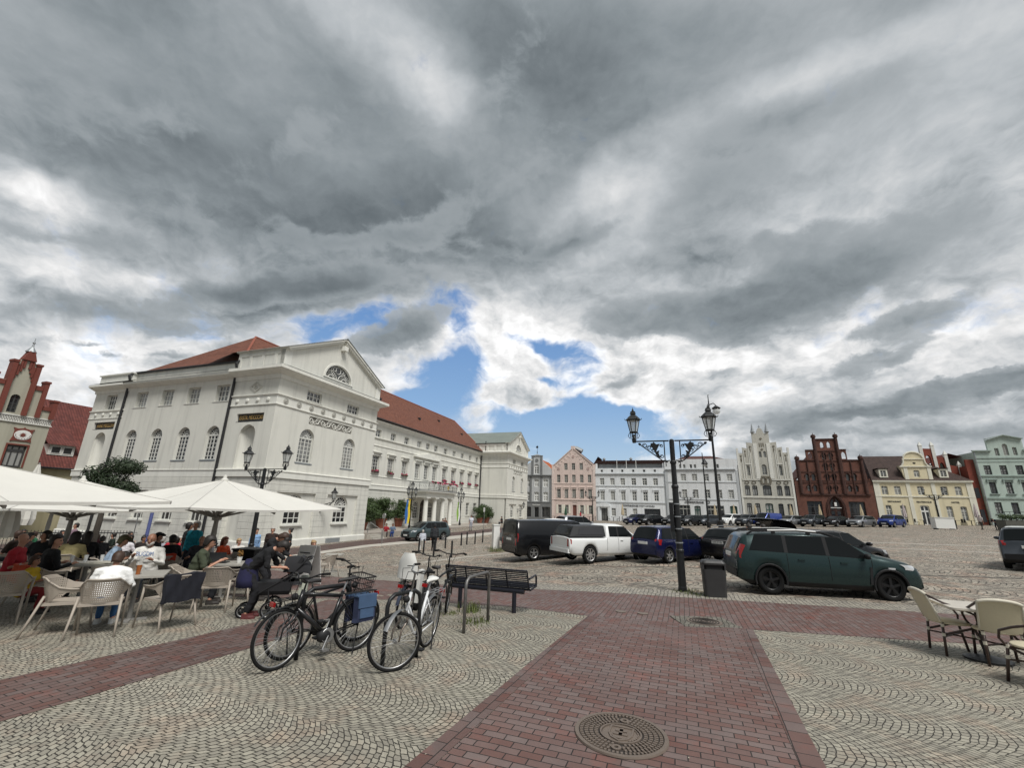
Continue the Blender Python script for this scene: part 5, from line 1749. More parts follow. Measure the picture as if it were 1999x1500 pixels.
for x, z0, z1, r in ((-2.88, 8.45, 12.2, .13), (-1.62, 8.45, 12.2, .13), (-.9, 8.45, 11.1, .12), (-3.6, 8.45, 11.1, .12), (-.12, 8.45, 9.85, .13), (-4.38, 8.45, 9.85, .13)):
 mb = MB()
 mb.bx((x - r) * k_, (x + r) * k_, -.22, .5, z0 * k_, z1 * k_ - .15)
 mb.bx((x - r - .04) * k_, (x + r + .04) * k_, -.27, .55, z1 * k_ - .149, z1 * k_ + .05)
 mb.build('pinnacle', M_REDTRIM, HL)
mb = MB()
for s_ in (-1, 1):
 x0_, x1_ = -2.24 + s_ * .72, -2.24 + s_ * 1.4
 mb.bx(min(x0_, x1_) * k_ + .1, max(x0_, x1_) * k_ - .1, -.1, -.002, 10.4 * k_, 10.72 * k_)
 x0_, x1_ = -2.24 + s_ * 1.45, -2.24 + s_ * 2.1
 mb.bx(min(x0_, x1_) * k_ + .1, max(x0_, x1_) * k_ - .1, -.1, -.002, 9.05 * k_, 9.32 * k_)
 for j in range(4):
  mb.bx((-2.24 + s_ * (.17 + .11 * j)) * k_ - .1, (-2.24 + s_ * (.17 + .11 * j)) * k_ + .1, -.12, -.002, (11.75 - .28 * j) * k_, (12.6 - .32 * j) * k_)
mb.poly(gl((-2.62, 12.35), (-1.86, 12.35), (-2.1, 13.05), (-2.38, 13.05)), [], -.2, .45)
mb.build('gable_trim', M_REDTRIM, HL)
mb = MB()
mb.lathe([(.42, 13.0 * k_), (.10, 13.4 * k_), (.06, 13.65 * k_), (.13, 13.72 * k_), (.04, 13.8 * k_), (.02, 14.1 * k_)], 8, (-2.24 * k_, .15, 0))
mb.build('spire', M_ZINC, HL)
mb = MB()
mb.bx(-4.5 * k_, .1, -.10, .02, 7.93 * k_, 8.0 * k_)
mb.bx(-4.5 * k_, .1, -.08, .02, 8.38 * k_, 8.46 * k_)
mb.bx(-4.5 * k_, .02, -.02, .02, 8.0 * k_, 8.38 * k_)
mb.build('frieze', P_STEPW, HL)
mb = MB()
for r_ in range(3):
 for c_ in range(34):
  mb.box((-.1 - c_ * .17 + (r_ % 2) * .08, -.03, 8.07 * k_ + r_ * .15), (.07, .03, .1), (0, .5 * (-1) ** c_, 0))
mb.build('frieze_pattern', M_RELIEF, HL)
mb = MB()
cl = Vector((-1.29 * k_, 0, 7.12 * k_))
mb.poly([(cl.x + a * .72, cl.z + b * .72) for a, b in ((-1, -.85), (-.6, -.75), (.6, -.75), (1, -.85), (.85, -.3), (.85, .5), (1, .85), (.55, .75), (.12, .85), (0, 1.0), (-.12, .85), (-.55, .75), (-1, .85), (-.85, .5), (-.85, -.3))], [], -.08, -.001)
dl = mb.build('sundial', M_REDTRIM, HL)
mb = MB()
mb.poly([(cl.x + .58 * math.cos(i * PI / 14), cl.z + .44 * math.sin(i * PI / 14)) for i in range(28)], [], -.11, -.081)
mb.build('dial_plate', M_WHITE, dl)
mb = MB()
star = []
for i in range(24):
 r = .24 if i % 2 == 0 else .12
 star.append((cl.x + r * math.cos(i * PI / 12), cl.z + r * math.sin(i * PI / 12)))
mb.poly(star, [], -.13, -.111)
for i in range(9):
 a = PI + PI * i / 8
 mb.box((cl.x + .49 * math.cos(a), -.12, cl.z + .35 * math.sin(a)), (.035, .02, .10), (0, -a, 0))
mb.build('dial_marks', M_REDTRIM, dl)
# --- house with the big pantile roof
HT = thing('pantile_roofed_house', 'low yellowish house under a tall red pantile roof with one dormer', 'house', (0, 0, 0), R_(70.13))
HT.location = HL.matrix_basis @ Vector((.35, 5.6, 0)) if False else (Matrix.Translation(HL.location) @ Matrix.Rotation(R_(70.13), 4, 'Z')) @ Vector((0, 5.2, 0))
mb = MB()
mb.poly(rect_pts(.0, 14, -.5, 5.37 * k_), [rect_pts(3.0, 4.3, 4.3, 5.5)], 0, .3)
mb.build('wall', plaster('ochre_render', (.42, .38, .25), .15), HT)
window(HT, I4, 3.65, 4.3, 1.3, 1.2, 'rect', 2, 1, M_FRAME, M_GLASSD, .08)
mb = MB()
mb.add([(-1.5, -.35, 5.2 * k_), (14, -.35, 5.2 * k_), (14, 7.5, 11.45 * k_), (-1.5, 7.5, 11.45 * k_), (-1.5, 15, 5.2 * k_), (14, 15, 5.2 * k_)], [(0, 1, 2, 3), (3, 2, 5, 4)])
fix_uv(mb.build('roof', M_TILE2, HT))
mb = MB()
mb.bx(3.1, 5.3, .9, 3.0, 6.3 * k_, 7.15 * k_)
dmo = mb.build('dormer', P_STEPW, HT)
mb = MB(); mb.add([(2.8, .55, 7.12 * k_), (5.6, .55, 7.12 * k_), (5.6, 5.2, 9.3 * k_), (2.8, 5.2, 9.3 * k_)], [(0, 1, 2, 3)]); fix_uv(mb.build('roof', M_TILE2, dmo))
for x in (3.7, 4.7):
 mb = MB(); mb.bx(x - .42, x + .42, .86, .899, 6.42 * k_, 7.0 * k_); wf = mb.build('window', M_WHITE, dmo)
 mb = MB(); mb.bx(x - .34, x + .34, .84, .859, 6.48 * k_, 6.94 * k_); mb.build('pane', M_GLASSD, wf)
mb = MB(); mb.tube([(-1.5, -.42, 5.2 * k_), (14, -.42, 5.2 * k_)], .09, 6); mb.build('gutter', M_IRONPIPE, HT)
# ------------------------------------------------------------------ street furniture, plants
def in_row(u, out):
 return row_pt(u, out)
def lamp_post(label, loc, rz, s=1.0, group='double lamp posts', H=4.16, half=1.08, creature=True):
 o = thing('double_lamp_post', label, 'street lamp', loc, rz, group)
 mb = MB()
 mb.lathe([(.115, 0), (.115, .10), (.105, .14), (.10, 1.0), (.112, 1.02), (.112, 1.07), (.09, 1.10), (.085, 2.75), (.10, 2.77), (.10, 2.82), (.074, 2.86), (.072, 3.45), (.092, 3.47), (.092, 3.52), (.07, 3.55), (.07, H), (.03, H + .03)], 14)
 mb.build('pole', M_BLACKIRON, o)
 for sg in (-1, 1):
  a = MB()
  P = lambda x, z: (sg * x, 0, z)
  a.tube([P(.08, H - .02), P(half - .05, H - .02)], .022, 5)
  a.tube([P(.22, H - .02), P(.22, H - .62)], .018, 5)
  a.tube([P(.14, H - .66), P(.3, H - .60), P(half - .12, H - .08)], .018, 5)
  a.tube([P(.08, H - .60), P(.26, H - .64)], .016, 5)
  a.tube([P(.2, H - .62), P(.2, H - .78)], .012, 4)
  for cx_, cz_, r in ((.78, -.12, .075), (.92, -.08, .04), (.66, -.19, .07), (.56, -.10, .05), (.54, -.28, .06), (.30, -.14, .05), (.30, -.46, .06), (.42, -.40, .05)):
   a.tube([P(cx_ + math.cos(t) * r * (1 - t / 14), H + cz_ - .03 + math.sin(t) * r * (1 - t / 14)) for t in [i * .7 for i in range(13)]], .011, 4)
  if creature:
   # silhouette of a winged beast in the bracket, with real thickness
   q = [(.30, -.52), (.40, -.42), (.36, -.30), (.46, -.34), (.34, -.10), (.44, -.12), (.52, -.04), (.58, -.14), (.66, -.16), (.56, -.22), (.52, -.30), (.46, -.44), (.40, -.52)]
   a.poly([(sg * x, H + z) for x, z in q], [], -.015, .015)
  a.lathe([(.05, H - .06), (.06, H - .02), (.07, H + .05), (.05, H + .06)], 8, (sg * half, 0, 0))
  ao = a.build('bracket', M_BLACKIRON, o)
  lantern(ao, (sg * half, 0, H + .04), 1.0)
 o.scale = (s, s, s)
 return o
LP = lamp_post('large black double lamp post standing beside the litter bin at the paved edge', at(1333, 1156), R_(-20))
def px_at(px, py, y):
 p = at_y(px, py, y)
 return Vector((p.x, p.y, gz(p.x, p.y)))
dup(LP, 'black double lamp post rising behind the main parasol before the town hall corner', px_at(486, 1090, 19.2), R_(-18), 'double lamp posts')
dup(LP, 'small far double lamp post before the pink house', px_at(1157, 1010, 76), R_(-20), 'double lamp posts')
dup(LP, 'small far double lamp post before the bank lettering', px_at(1345, 1010, 74), R_(-20), 'double lamp posts')
dup(LP, 'far double lamp post before the yellow hotel door beside the white stand', px_at(1833, 1010, 58), R_(-15), 'double lamp posts')
mb = MB()
mb.bx(-.20, -.09, -.10, .10, 1.55, 2.35)
mb.build('cable_box', M_BLACKIRON, LP)
for z in (1.25, 1.62, 2.3, 1.95):
 mb = MB(); mb.lathe([(.108, z), (.108, z + .03)], 12); mb.build('clamp', M_ZINC, LP)
def triple(label, px, bann):
 q = at(*px, z=THC.z + .6)
 o = thing('triple_lamp_post', label, 'street lamp', q, R_(70), 'lamp posts before the town hall columns')
 mb = MB()
 mb.lathe([(.15, 0), (.15, .3), (.09, .35), (.075, 3.4), (.05, 4.1), (.03, 4.2)], 10)
 for a in (0, PI):
  mb.tube([(math.cos(a) * r, math.sin(a) * r, z) for r, z in ((.05, 3.3), (.4, 3.0), (.72, 3.15), (.78, 3.55))], .03, 5)
  mb.tube([(math.cos(a) * r, math.sin(a) * r, z) for r, z in ((.05, 3.75), (.3, 3.55), (.6, 3.3))], .02, 4)
 mb.build('pole', M_BLACKIRON, o)
 for p in ((0, 0, 4.15), (.78, 0, 3.55), (-.78, 0, 3.55)):
  lantern(o, p, 1.05)
 mb = MB()
 cols = bann
 n = 8
 w_ = .9
 for k, m_ in enumerate(cols):
  mb.cur = k
  P = []
  for i in range(9):
   z = 3.1 - 2.6 * i / 8
   P.append([(-.12 - w_ * (k + j / 4) / len(cols), .06 * math.sin(i * .9 + j), z) for j in range(5)])
  mb.grid(P)
 mb.cur = 0
 mb.tube([(0, 0, 3.12), (-.12 - w_, 0, 3.12)], .02, 5)
 mb.build('banner', cols, o)
 return o
M_FBLUE = plain('flag_blue', (.03, .14, .42), .7, var=.1)
M_FYEL = plain('flag_yellow', (.75, .55, .03), .7, var=.1)
M_FGRN = plain('banner_green', (.25, .42, .08), .7, var=.5, scale=3)
triple('triple lamp post with a hanging blue and yellow flag left of the columns', (798.5, 1032), [M_FYEL, M_FBLUE])
triple('triple lamp post with a green and white banner right of the columns', (897, 1026), [M_WHITE, M_FGRN])
o = thing('flood_light_mast', 'very tall dark mast with a white globe lamp seen beside the right lantern', 'lamp mast', at(1408, 1033))
mb = MB()
mb.lathe([(.30, 0), (.30, .9), (.20, 1.0), (.17, 6), (.12, 12), (.08, 16.2), (.05, 17.0)], 12)
mb.build('pole', M_BLACKIRON, o)
mb = MB(); mb.tube([(0, 0, 16.1), (.5, -.2, 16.3), (.75, -.3, 16.0)], .06, 6); 
mb.build('lamp_arm', M_BLACKIRON, o)
mb = MB(); mb.lathe([(.1, 15.95), (.55, 15.6), (.5, 15.5)], 12, (.75, -.3, 0)); mb.build('lamp_shade', M_BLACKIRON, o)
mb = MB(); mb.tube([(0, 0, 16.9), (0, 0, 17.5), (.22, 0, 17.6)], [.06, .05, .02], 5); mb.build('finial', M_BLACKIRON, o)
mb = MB(); mb.sphere((.75, -.3, 15.2), .48, 12, 8); mb.build('globe', M_LGLASS, o, shade=True)
o.scale = (1, 1, .945)
o = thing('slim_lamp_post', 'slender dark lamp post with one hanging white lamp before the bank', 'street lamp', at(1384, 1031))
mb = MB(); mb.lathe([(.22, 0), (.22, .7), (.12, .8), (.09, 5), (.07, 8.0), (.05, 9.4)], 10); mb.lathe([(.06, 8.6), (.2, 8.3), (.42, 7.95), (.40, 7.9)], 12, (.1, -.25, 0)); mb.build('pole', M_BLACKIRON, o)
mb = MB(); mb.sphere((.1, -.25, 7.75), .3, 10, 6, (1, 1, .7)); mb.build('lamp_bowl', M_LGLASS, o, shade=True)
# litter bin
o = thing('litter_bin', 'dark grey standing litter bin beside the lamp post and green estate car', 'litter bin', at(1397, 1166), R_(-14))
mb = MB()
def rrect(hx, hy, r, z, n=4):
 return [Vector((sx_ * (hx - r) + r * math.cos(a), sy_ * (hy - r) + r * math.sin(a), z)) for sx_, sy_, a0 in ((1, 1, 0), (-1, 1, PI / 2), (-1, -1, PI), (1, -1, 1.5 * PI)) for a in [a0 + PI / 2 * i / n for i in range(n + 1)]]
M_BIN = plain('bin_grey', (.042, .042, .042), .5, .3, var=.15)
mb.ring([rrect(.26, .17, .07, 0), rrect(.28, .19, .07, .66)], True, True)
mb.build('body', M_BIN, o)
mb = MB(); mb.ring([rrect(.23, .15, .06, .66), rrect(.23, .15, .06, .775)]); mb.build('throw_in_slot', M_UNDER, o)
mb = MB()
mb.ring([rrect(.285, .195, .07, .775), rrect(.29, .20, .08, .82), rrect(.25, .17, .08, .875), rrect(.12, .08, .05, .895)], True, True)
for sx_ in (-1, 1):
 mb.bx(sx_ * .262 - .02, sx_ * .262 + .02, -.185, .185, .661, .774)
mb.build('lid', M_BIN, o)
# bench
b0, b1 = at(897, 1188), at(1003, 1198)
o = thing('park_bench', 'dark slatted metal bench with its back to the viewer behind the bicycles', 'bench', (b0 + b1) / 2, R_(-20))
M_BENCH = plain('bench_blue_black', (.020, .021, .030), .4, .4, var=.1)
mb = MB()
for x in (-.61, .61):
 mb = MB(); mb.cyl((x, 0, -.05), (x, 0, .40), .045); mb.build('leg', M_BENCH, o)
mb = MB(); mb.tube([(-.82, 0, .42), (.82, 0, .42)], .045, 10); mb.build('beam', M_BENCH, o)
for nm, f in (('backrest', lambda t: (0.02 - .16 * t, .46 + .37 * t)), ('seat', lambda t: (.02 + .45 * t, .50 + .0 * t))):
 mb = MB()
 n = 11
 for i in range(n):
  y, z = f(i / (n - 1))
  mb.tube([(-.92, y, z), (.92, y, z)], .013 if i not in (0, n - 1) else .02, 5)
 for x in (-.92, -.46, 0, .46, .92):
  p0, p1 = f(0), f(1)
  mb.tube([(x, p0[0], p0[1]), (x, p1[0], p1[1])], .016, 5)
 mb.build(nm, M_BENCH, o)
for x in (-.95, .95):
 mb = MB(); mb.tube([(x, -.06, .68), (x, .36, .70), (x, .42, .66), (x, .42, .48), (x, .0, .46)], .022, 6); mb.build('armrest', M_BENCH, o)
# bicycle stands
M_STAND = plain('worn_steel', (.17, .165, .16), .5, .7, var=.5, scale=12)
def stand(label, a, b, m, flat=False):
 a, b = at(*a), at(*b)
 o = thing('bicycle_stand', label, 'bicycle stand', (a + b) / 2, math.atan2(b.y - a.y, b.x - a.x), 'bicycle stands')
 h = (b - a).length / 2
 mb = MB()
 pts = [(-h, 0, -.1), (-h, 0, .72), (-h + .03, 0, .80), (-h + .11, 0, .85), (h - .11, 0, .85), (h - .03, 0, .80), (h, 0, .72), (h, 0, -.1)]
 mb.tube(pts, .028, 10)
 mb.build('hoop', m, o, shade=True)
stand('free grey steel bicycle hoop between the white bicycle and the bench', (905, 1238), (952, 1215), M_STAND)
stand('black bicycle hoop seen through the front wheel of the white bicycle', (745, 1308), (812, 1284), M_BLACKIRON)
stand('black bicycle hoop seen through the front wheel of the black bicycle', (577, 1290), (668, 1267), M_BLACKIRON)
# bollards
proto = thing('bollard', 'thin dark metal bollard', 'bollard', (0, 0, 0), 0, 'bollards along the town hall road')
mb = MB(); mb.lathe([(.055, -.1), (.055, .86), (.065, .87), (.065, .90), (.03, .95), (.005, .96)], 10); mb.build('post', M_BLACKIRON, proto)
words_ = ['left of the pair beside the child in white', 'right of the pair beside the child in white', 'in front of the dark walker', 'just right of the dark walker', 'tallest, standing alone behind the bench end', 'first of the row running to the van', 'second of the row running to the van', 'third of the row running to the van', 'nearest to the white cabinet by the van']
for (px, py), wd_ in zip([(817, 1080), (826, 1084), (846, 1088), (869, 1071), (881, 1089), (900, 1066), (911, 1064), (927, 1063), (942, 1060)], words_):
 lb = 'thin dark bollard, ' + wd_
 if px == 817:
  proto.location = at(px, py); proto['label'] = lb
 else:
  dup(proto, lb, at(px, py))
o = thing('utility_cabinet', 'white narrow cabinet standing left of the black van', 'cabinet', at(967, 1072), R_(20))
mb = MB(); mb.bx(-.22, .22, -.2, .2, -.1, 1.55); mb.build('body', M_WHITE, o); mb = MB(); mb.bx(-.25, .25, -.23, .23, 1.551, 1.62); mb.build('lid', M_WHITE, o)
# road signs
def sign(label, px, h, plate=None, col=M_ALU):
 o = thing('road_sign', label, 'road sign', at(*px), R_(-30), 'signs by the road')
 mb = MB(); mb.cyl((0, 0, -.1), (0, 0, h), .03, n=8); mb.build('pole', col, o)
 if plate == 'round':
  mb = MB(); mb.lathe([(.01, -.02), (.2, -.02), (.21, 0), (.2, .015), (.01, .015)], 18, (0, -.04, h - .2), 'y'); mb.build('plate', col, o)
 elif plate:
  mb = MB(); mb.bx(-plate[0] / 2, plate[0] / 2, -.05, -.031, h - plate[1], h); mb.build('plate', M_WHITE, o)
sign('round road sign seen edge-on before the town hall shrubs', (745, 1063), 2.35, 'round')
sign('thin pale post before the right pair of potted shrubs', (944, 1036), 2.6, (.22, .5))
sign('thin sign post before the town hall side windows', (253, 1075), 2.9, (.45, .4))
o = thing('blue_pole', 'thick blue pole before the town hall side wall', 'pole', px_at(283, 1060, 27))
mb = MB(); mb.cyl((0, 0, -.3), (0, 0, 3.3), .09, n=10); mb.build('shaft', plain('blue_grey_paint', (.09, .11, .27), .6), o)
# manholes
M_CAST = plain('cast_iron', (.155, .122, .098), .6, .2, var=.25, scale=10)
M_CASTD = plain('cast_iron_recess', (.03, .024, .02), .8, var=.2)
o = thing('manhole_cover', 'large round cast iron manhole cover with raised blocks in the brick path foreground', 'manhole cover', at(1212, 1438), R_(-22))
mb = MB()
mb.lathe([(.01, .010), (.40, .010), (.40, .0), (.01, 0)], 64, (0, 0, .004)); mb.build('base', M_CASTD, o)
mb = MB()
mb.lathe([(.385, .012), (.385, .024), (.42, .024), (.425, .010)], 64, (0, 0, .004), loop=True)
mb.lathe([(.175, .012), (.175, .024), (.19, .024), (.19, .012)], 48, (0, 0, .004), loop=True)
for r, n, l in ((.36, 64, .03), (.315, 52, .035), (.27, 44, .035), (.225, 38, .032)):
 for k in range(n):
  a = 2 * PI * k / n + (r * 40)
  if r < .37 and abs(math.sin(a / 1)) > .985 and r < .34:
   continue
  mb.box((r * math.cos(a), r * math.sin(a), .021), (l, r * 3.3 / n, .014), (0, 0, a))
for k in range(10):
 a = -.9 + .2 * k
 mb.box((.155 * math.cos(a), .155 * math.sin(a), .020), (.012, .022, .012), (0, 0, a))
sh = [(-.085, .10), (.085, .10), (.085, -.02), (.06, -.08), (0, -.12), (-.06, -.08), (-.085, -.02)]
q = MB(); q.poly(sh, [[(x * .85, z * .85) for x, z in sh]], 0, .014); q.bx(-.05, .05, 0, .012, -.03, .0); q.bx(-.012, .012, 0, .012, -.03, .07); q.poly([(-.06, -.05), (.06, -.05), (.03, -.085), (-.03, -.085)], [], 0, .012); q.bx(-.04, .04, 0, .01, .02, .055)
mb.add([(v[0] * 1.3, v[2] * 1.3, .013 + .014 - v[1]) for v in q.v], q.f)
mb.lathe([(.02, .011), (.17, .011), (.17, .014), (.02, .014)], 40, (0, 0, .004), loop=True)
for s_ in (-1, 1):
 mb.lathe([(.02, .012), (.045, .012), (.045, .022), (.02, .022)], 12, (0, s_ * .27, .004), loop=True)
mb.build('raised_pattern', M_CAST, o)
for lb, px, r in (('small round manhole cover framed by granite setts at the path crossing', (1375, 1216), .32), ('tiny iron cover left of two in the brick crossing', (1212, 1196), .11), ('tiny iron cover right of two in the brick crossing', (1255, 1200), .11)):
 o = thing('manhole_cover', lb, 'manhole cover', at(*px) + Vector((0, 0, .012)), 0, 'small covers in the brick crossing')
 mb = MB()
 mb.lathe([(.01, .008), (r, .008), (r, 0), (.01, 0)], 32)
 mb.build('lid', M_CAST, o)
 if r > .3:
  mb = MB(); mb.poly(rect_pts(-.52, .52, -.42, .42), [[(r * 1.02 * math.cos(i * PI / 16), r * 1.02 * math.sin(i * PI / 16)) for i in range(32)]], 0, .004)
  mb.v = [(a, c, .004 - b) for a, b, c in mb.v]
  mb.build('sett_frame', setts('frame_setts', (.20, .185, .155), (.12, .11, .09), (.03, .027, .022), .085, 9.0, .02, .4, .012), o)
  mb = MB()
  for k in range(5):
   mb.lathe([(.05 + .05 * k, .009), (.05 + .05 * k, .014), (.07 + .05 * k, .014), (.07 + .05 * k, .009)], 24, loop=True)
  mb.build('raised_pattern', M_CASTD, o)
# ------------------------------------------------------------------ plants
def leaf_mat(name, c1, c2):
 def f(t):
  n = t.noise(objc(t), 2.2, 3, .6)
  n2 = t.noise(objc(t), 23, 2, .6)
  c = t.mix(t.mapr(n2, .3, .7), c1, c2)
  setb(t, col=t.vmath('SCALE', c, scale=t.math('MULTIPLY_ADD', n, 1.2, .4)), rough=.55, spec=.35)
 return mat(name, f)
M_LEAF = leaf_mat('laurel_leaves', (.027, .05, .015), (.058, .092, .025))
M_LEAFD = leaf_mat('dark_tree_leaves', (.012, .022, .010), (.028, .045, .016))
M_BARK = plain('bark', (.06, .05, .04), .9, var=.4, bmp=.01)
M_TERRA = plain('terracotta', (.22, .075, .045), .8, var=.2)
M_GRASS = leaf_mat('grass_blades', (.06, .085, .02), (.13, .15, .045))
def crown(n, blobs_, size, seed, m, jit=.3):
 r = random.Random(seed)
 mb = MB()
 for _ in range(n):
  bx_, by_, bz_, rx, ry, rz = r.choice(blobs_)
  d = Vector((r.gauss(0, 1), r.gauss(0, 1), r.gauss(0, 1))).normalized()
  q = r.random() ** .4 * (1 + r.uniform(-jit, jit) * .5)
  c = Vector((bx_ + d.x * rx * q, by_ + d.y * ry * q, bz_ + d.z * rz * q))
  nn = (d + Vector((r.uniform(-.7, .7), r.uniform(-.7, .7), r.uniform(-.3, .9)))).normalized()
  a = nn.orthogonal().normalized()
  a.rotate(Matrix.Rotation(r.uniform(0, 6.3), 3, nn))
  b = nn.cross(a)
  s = size * r.uniform(.6, 1.3)
  mb.add([c - a * s, c - b * s * .42 + nn * s * .1, c + a * s, c + b * s * .42 + nn * s * .1], [(0, 1, 2, 3)])
 return mb
def potted(label, q, seed, s=1.0):
 o = thing('potted_shrub', label, 'potted shrub', q, 0, 'potted laurels before the town hall')
 mb = MB(); mb.lathe([(.34, 0), (.50, .72), (.56, .74), (.56, .86), (.48, .86), (.46, .80)], 20); mb.build('pot', M_TERRA, o)
 mb = MB()
 r = random.Random(seed)
 for k in range(5):
  mb.tube([(0, 0, .78), (r.uniform(-.2, .2), r.uniform(-.2, .2), 1.3), (r.uniform(-.7, .7), r.uniform(-.7, .7), 2.4)], [.05, .035, .01], 5)
 mb.build('stems', M_BARK, o)
 bl = [(r.uniform(-.85, .85), r.uniform(-.85, .85), r.uniform(1.05, 2.5), .6, .6, .5) for _ in range(16)] + [(0, 0, 1.8, 1.0, 1.0, .85)] * 3
 crown(4200, bl, .10, seed, M_LEAF).build('foliage', M_LEAF, o)
 o.scale = (s, s, s)
def th_pt(x, y, z=.6):
 return Matrix.Translation(THC) @ Matrix.Rotation(R_(70.13), 4, 'Z') @ Vector((x, y, z))
for k, (px, py, wd_, sc) in enumerate(((706, 1035, 'half hidden by the town hall corner', 1.12), (742, 1032, 'middle of the left three, behind the seated couple', 1.15), (777, 1029, 'rightmost of the left three, beside the flag', 1.15), (936, 1022, 'left of the pair at the far pavilion', .98), (949, 1022, 'right of the pair at the far pavilion', 1.05))):
 potted('round potted laurel in a red pot, ' + wd_, at(px, py, z=THC.z + .6), 40 + k, sc)
o = thing('dark_tree', 'dark spreading tree showing above the white parasols at the town hall side', 'tree', px_at(196, 1000, 20.5))
o.scale = (.66, .75, .90)
mb = MB()
mb.tube([(0, 0, -.5), (.1, 0, 2.0), (0, .1, 3.2), (-.2, 0, 4.6)], [.2, .16, .12, .04], 8)
for e in ((-1.5, .3, 3.6), (1.6, 0, 4.0), (-.6, -.4, 4.6), (1.2, .4, 4.7), (-2.0, 0, 3.4)):
 mb.tube([(0, 0, 2.6), (e[0] * .5, e[1] * .5, (2.6 + e[2]) / 2 + .2), e], [.09, .06, .02], 6)
mb.build('trunk', M_BARK, o)
bl = [(-1.0, 0, 4.3, .9, .7, .5), (.4, 0, 4.75, 1.0, .8, .5), (1.3, 0, 4.7, .9, .7, .4), (.2, 0, 4.0, 1.2, .9, .5), (-1.9, 0, 3.55, .8, .6, .4), (1.2, 0, 3.7, .9, .7, .35), (1.7, 0, 3.4, .6, .6, .3), (-.6, 0, 3.5, 1.0, .8, .4)]
crown(9000, bl, .085, 5, M_LEAFD).build('crown', M_LEAFD, o)
def tuft(label, px, n, h, sp, seed):
 r = random.Random(seed)
 mb = MB()
 for _ in range(n):
  x, y = r.gauss(0, sp), r.gauss(0, sp)
  a = r.uniform(0, 6.3)
  hh = h * r.uniform(.3, 1.1)
  lx, ly = math.cos(a) * hh * r.uniform(.1, .7), math.sin(a) * hh * r.uniform(.1, .7)
  w_ = .006
  px_, py_ = -math.sin(a) * w_, math.cos(a) * w_
  mb.add([(x - px_, y - py_, 0), (x + px_, y + py_, 0), (x + lx * .4 + px_, y + ly * .4 + py_, hh * .6), (x + lx * .4 - px_, y + ly * .4 - py_, hh * .6), (x + lx, y + ly, hh)], [(0, 1, 2, 3), (3, 2, 4)])
 o = mb.build('grass_tuft', M_GRASS, None, loc=at(*px))
 tag(o, label, 'weeds', 'weeds in the paving joints', 'stuff')
tuft('tall weeds behind the free bicycle hoop', (921, 1196), 100, .22, .10, 1)
tuft('low weeds between the feet of the hoop', (930, 1217), 120, .10, .14, 2)
tuft('weeds round the lamp post foot', (1345, 1157), 200, .08, .22, 3)
tuft('weeds beside the litter bin foot', (1368, 1163), 160, .07, .2, 4)
tuft('weeds before the black van bumper', (968, 1078), 260, .35, .3, 6)
tuft('thin weeds left of the hoop foot', (880, 1200), 70, .06, .1, 7)
r = random.Random(3)
mb = MB()
for _ in range(46):
 c = at(r.uniform(20, 1980), r.uniform(1215, 1495)) + Vector((0, 0, .014))
 a = r.uniform(0, 6.3)
 k = r.uniform(.006, .017)
 mb.add([c + Vector((math.cos(a + q) * k * e, math.sin(a + q) * k * e, r.uniform(0, .006))) for q, e in ((0, 1), (1.4, .6), (2.9, 1.1), (4.6, .5))], [(0, 1, 2, 3)])
tag(mb.build('litter', plain('pale_litter', (.42, .38, .30), .8, var=.6, scale=40)), 'tiny pale scraps and dry leaves scattered over the paving', 'litter', None, 'stuff')
# ------------------------------------------------------------------ vehicles
def lerp(a, b, t):
 return a + (b - a) * t
def pl(x, pts):
 if x <= pts[0][0]:
  return pts[0][1]
 for (a, b), (c, d) in zip(pts, pts[1:]):
  if x <= c:
   return lerp(b, d, (x - a) / max(c - a, 1e-6))
 return pts[-1][1]
M_TAIL = plain('tail_light_red', (.30, .012, .012), .2, var=.1, coat=.6)
M_HEAD = plain('head_light', (.62, .64, .66), .12, .3, var=.1, coat=.8)
M_PLATE = plain('number_plate', (.72, .72, .70), .5, var=.04)
M_RIM = plain('alloy_rim', (.46, .46, .46), .32, .8, var=.1)
M_RIMB = plain('black_rim', (.010, .010, .011), .35, .2, var=.1)
RIMS = {}
def wheel_meshes(r, wd, rimm, spokes):
 key = (r, wd, rimm.name, spokes)
 if key not in RIMS:
  t = MB()
  t.lathe([(r * .66, -wd / 2), (r * .93, -wd / 2), (r, -wd * .36), (r, wd * .36), (r * .93, wd / 2), (r * .66, wd / 2), (r * .62, 0)], 28, axis='y', loop=True)
  t.sm = [True] * len(t.f)
  m = MB()
  m.lathe([(r * .66, -wd * .50), (r * .70, -wd * .50), (r * .70, wd * .50), (r * .66, wd * .50), (r * .62, wd * .46), (r * .60, wd * .2)], 28, axis='y', cap=False)
  for k in range(spokes):
   a = 2 * PI * k / spokes
   rot = Matrix.Rotation(a, 3, 'Y')
   m.box(rot @ Vector((0, wd * .38, r * .36)), (r * .17, wd * .12, r * .60), rot)
  m.lathe([(.0, wd * .3), (r * .15, wd * .3), (r * .15, wd * .47), (.02, wd * .49)], 12, axis='y')
  m.cur = 1
  m.lathe([(.01, wd * .12), (r * .62, wd * .12), (r * .62, wd * .10), (.01, wd * .10)], 20, axis='y')
  RIMS[key] = (t.mesh('wheel', M_RUBBER), m.mesh('rim', [rimm, M_UNDER]))
 return RIMS[key]
CARS = []
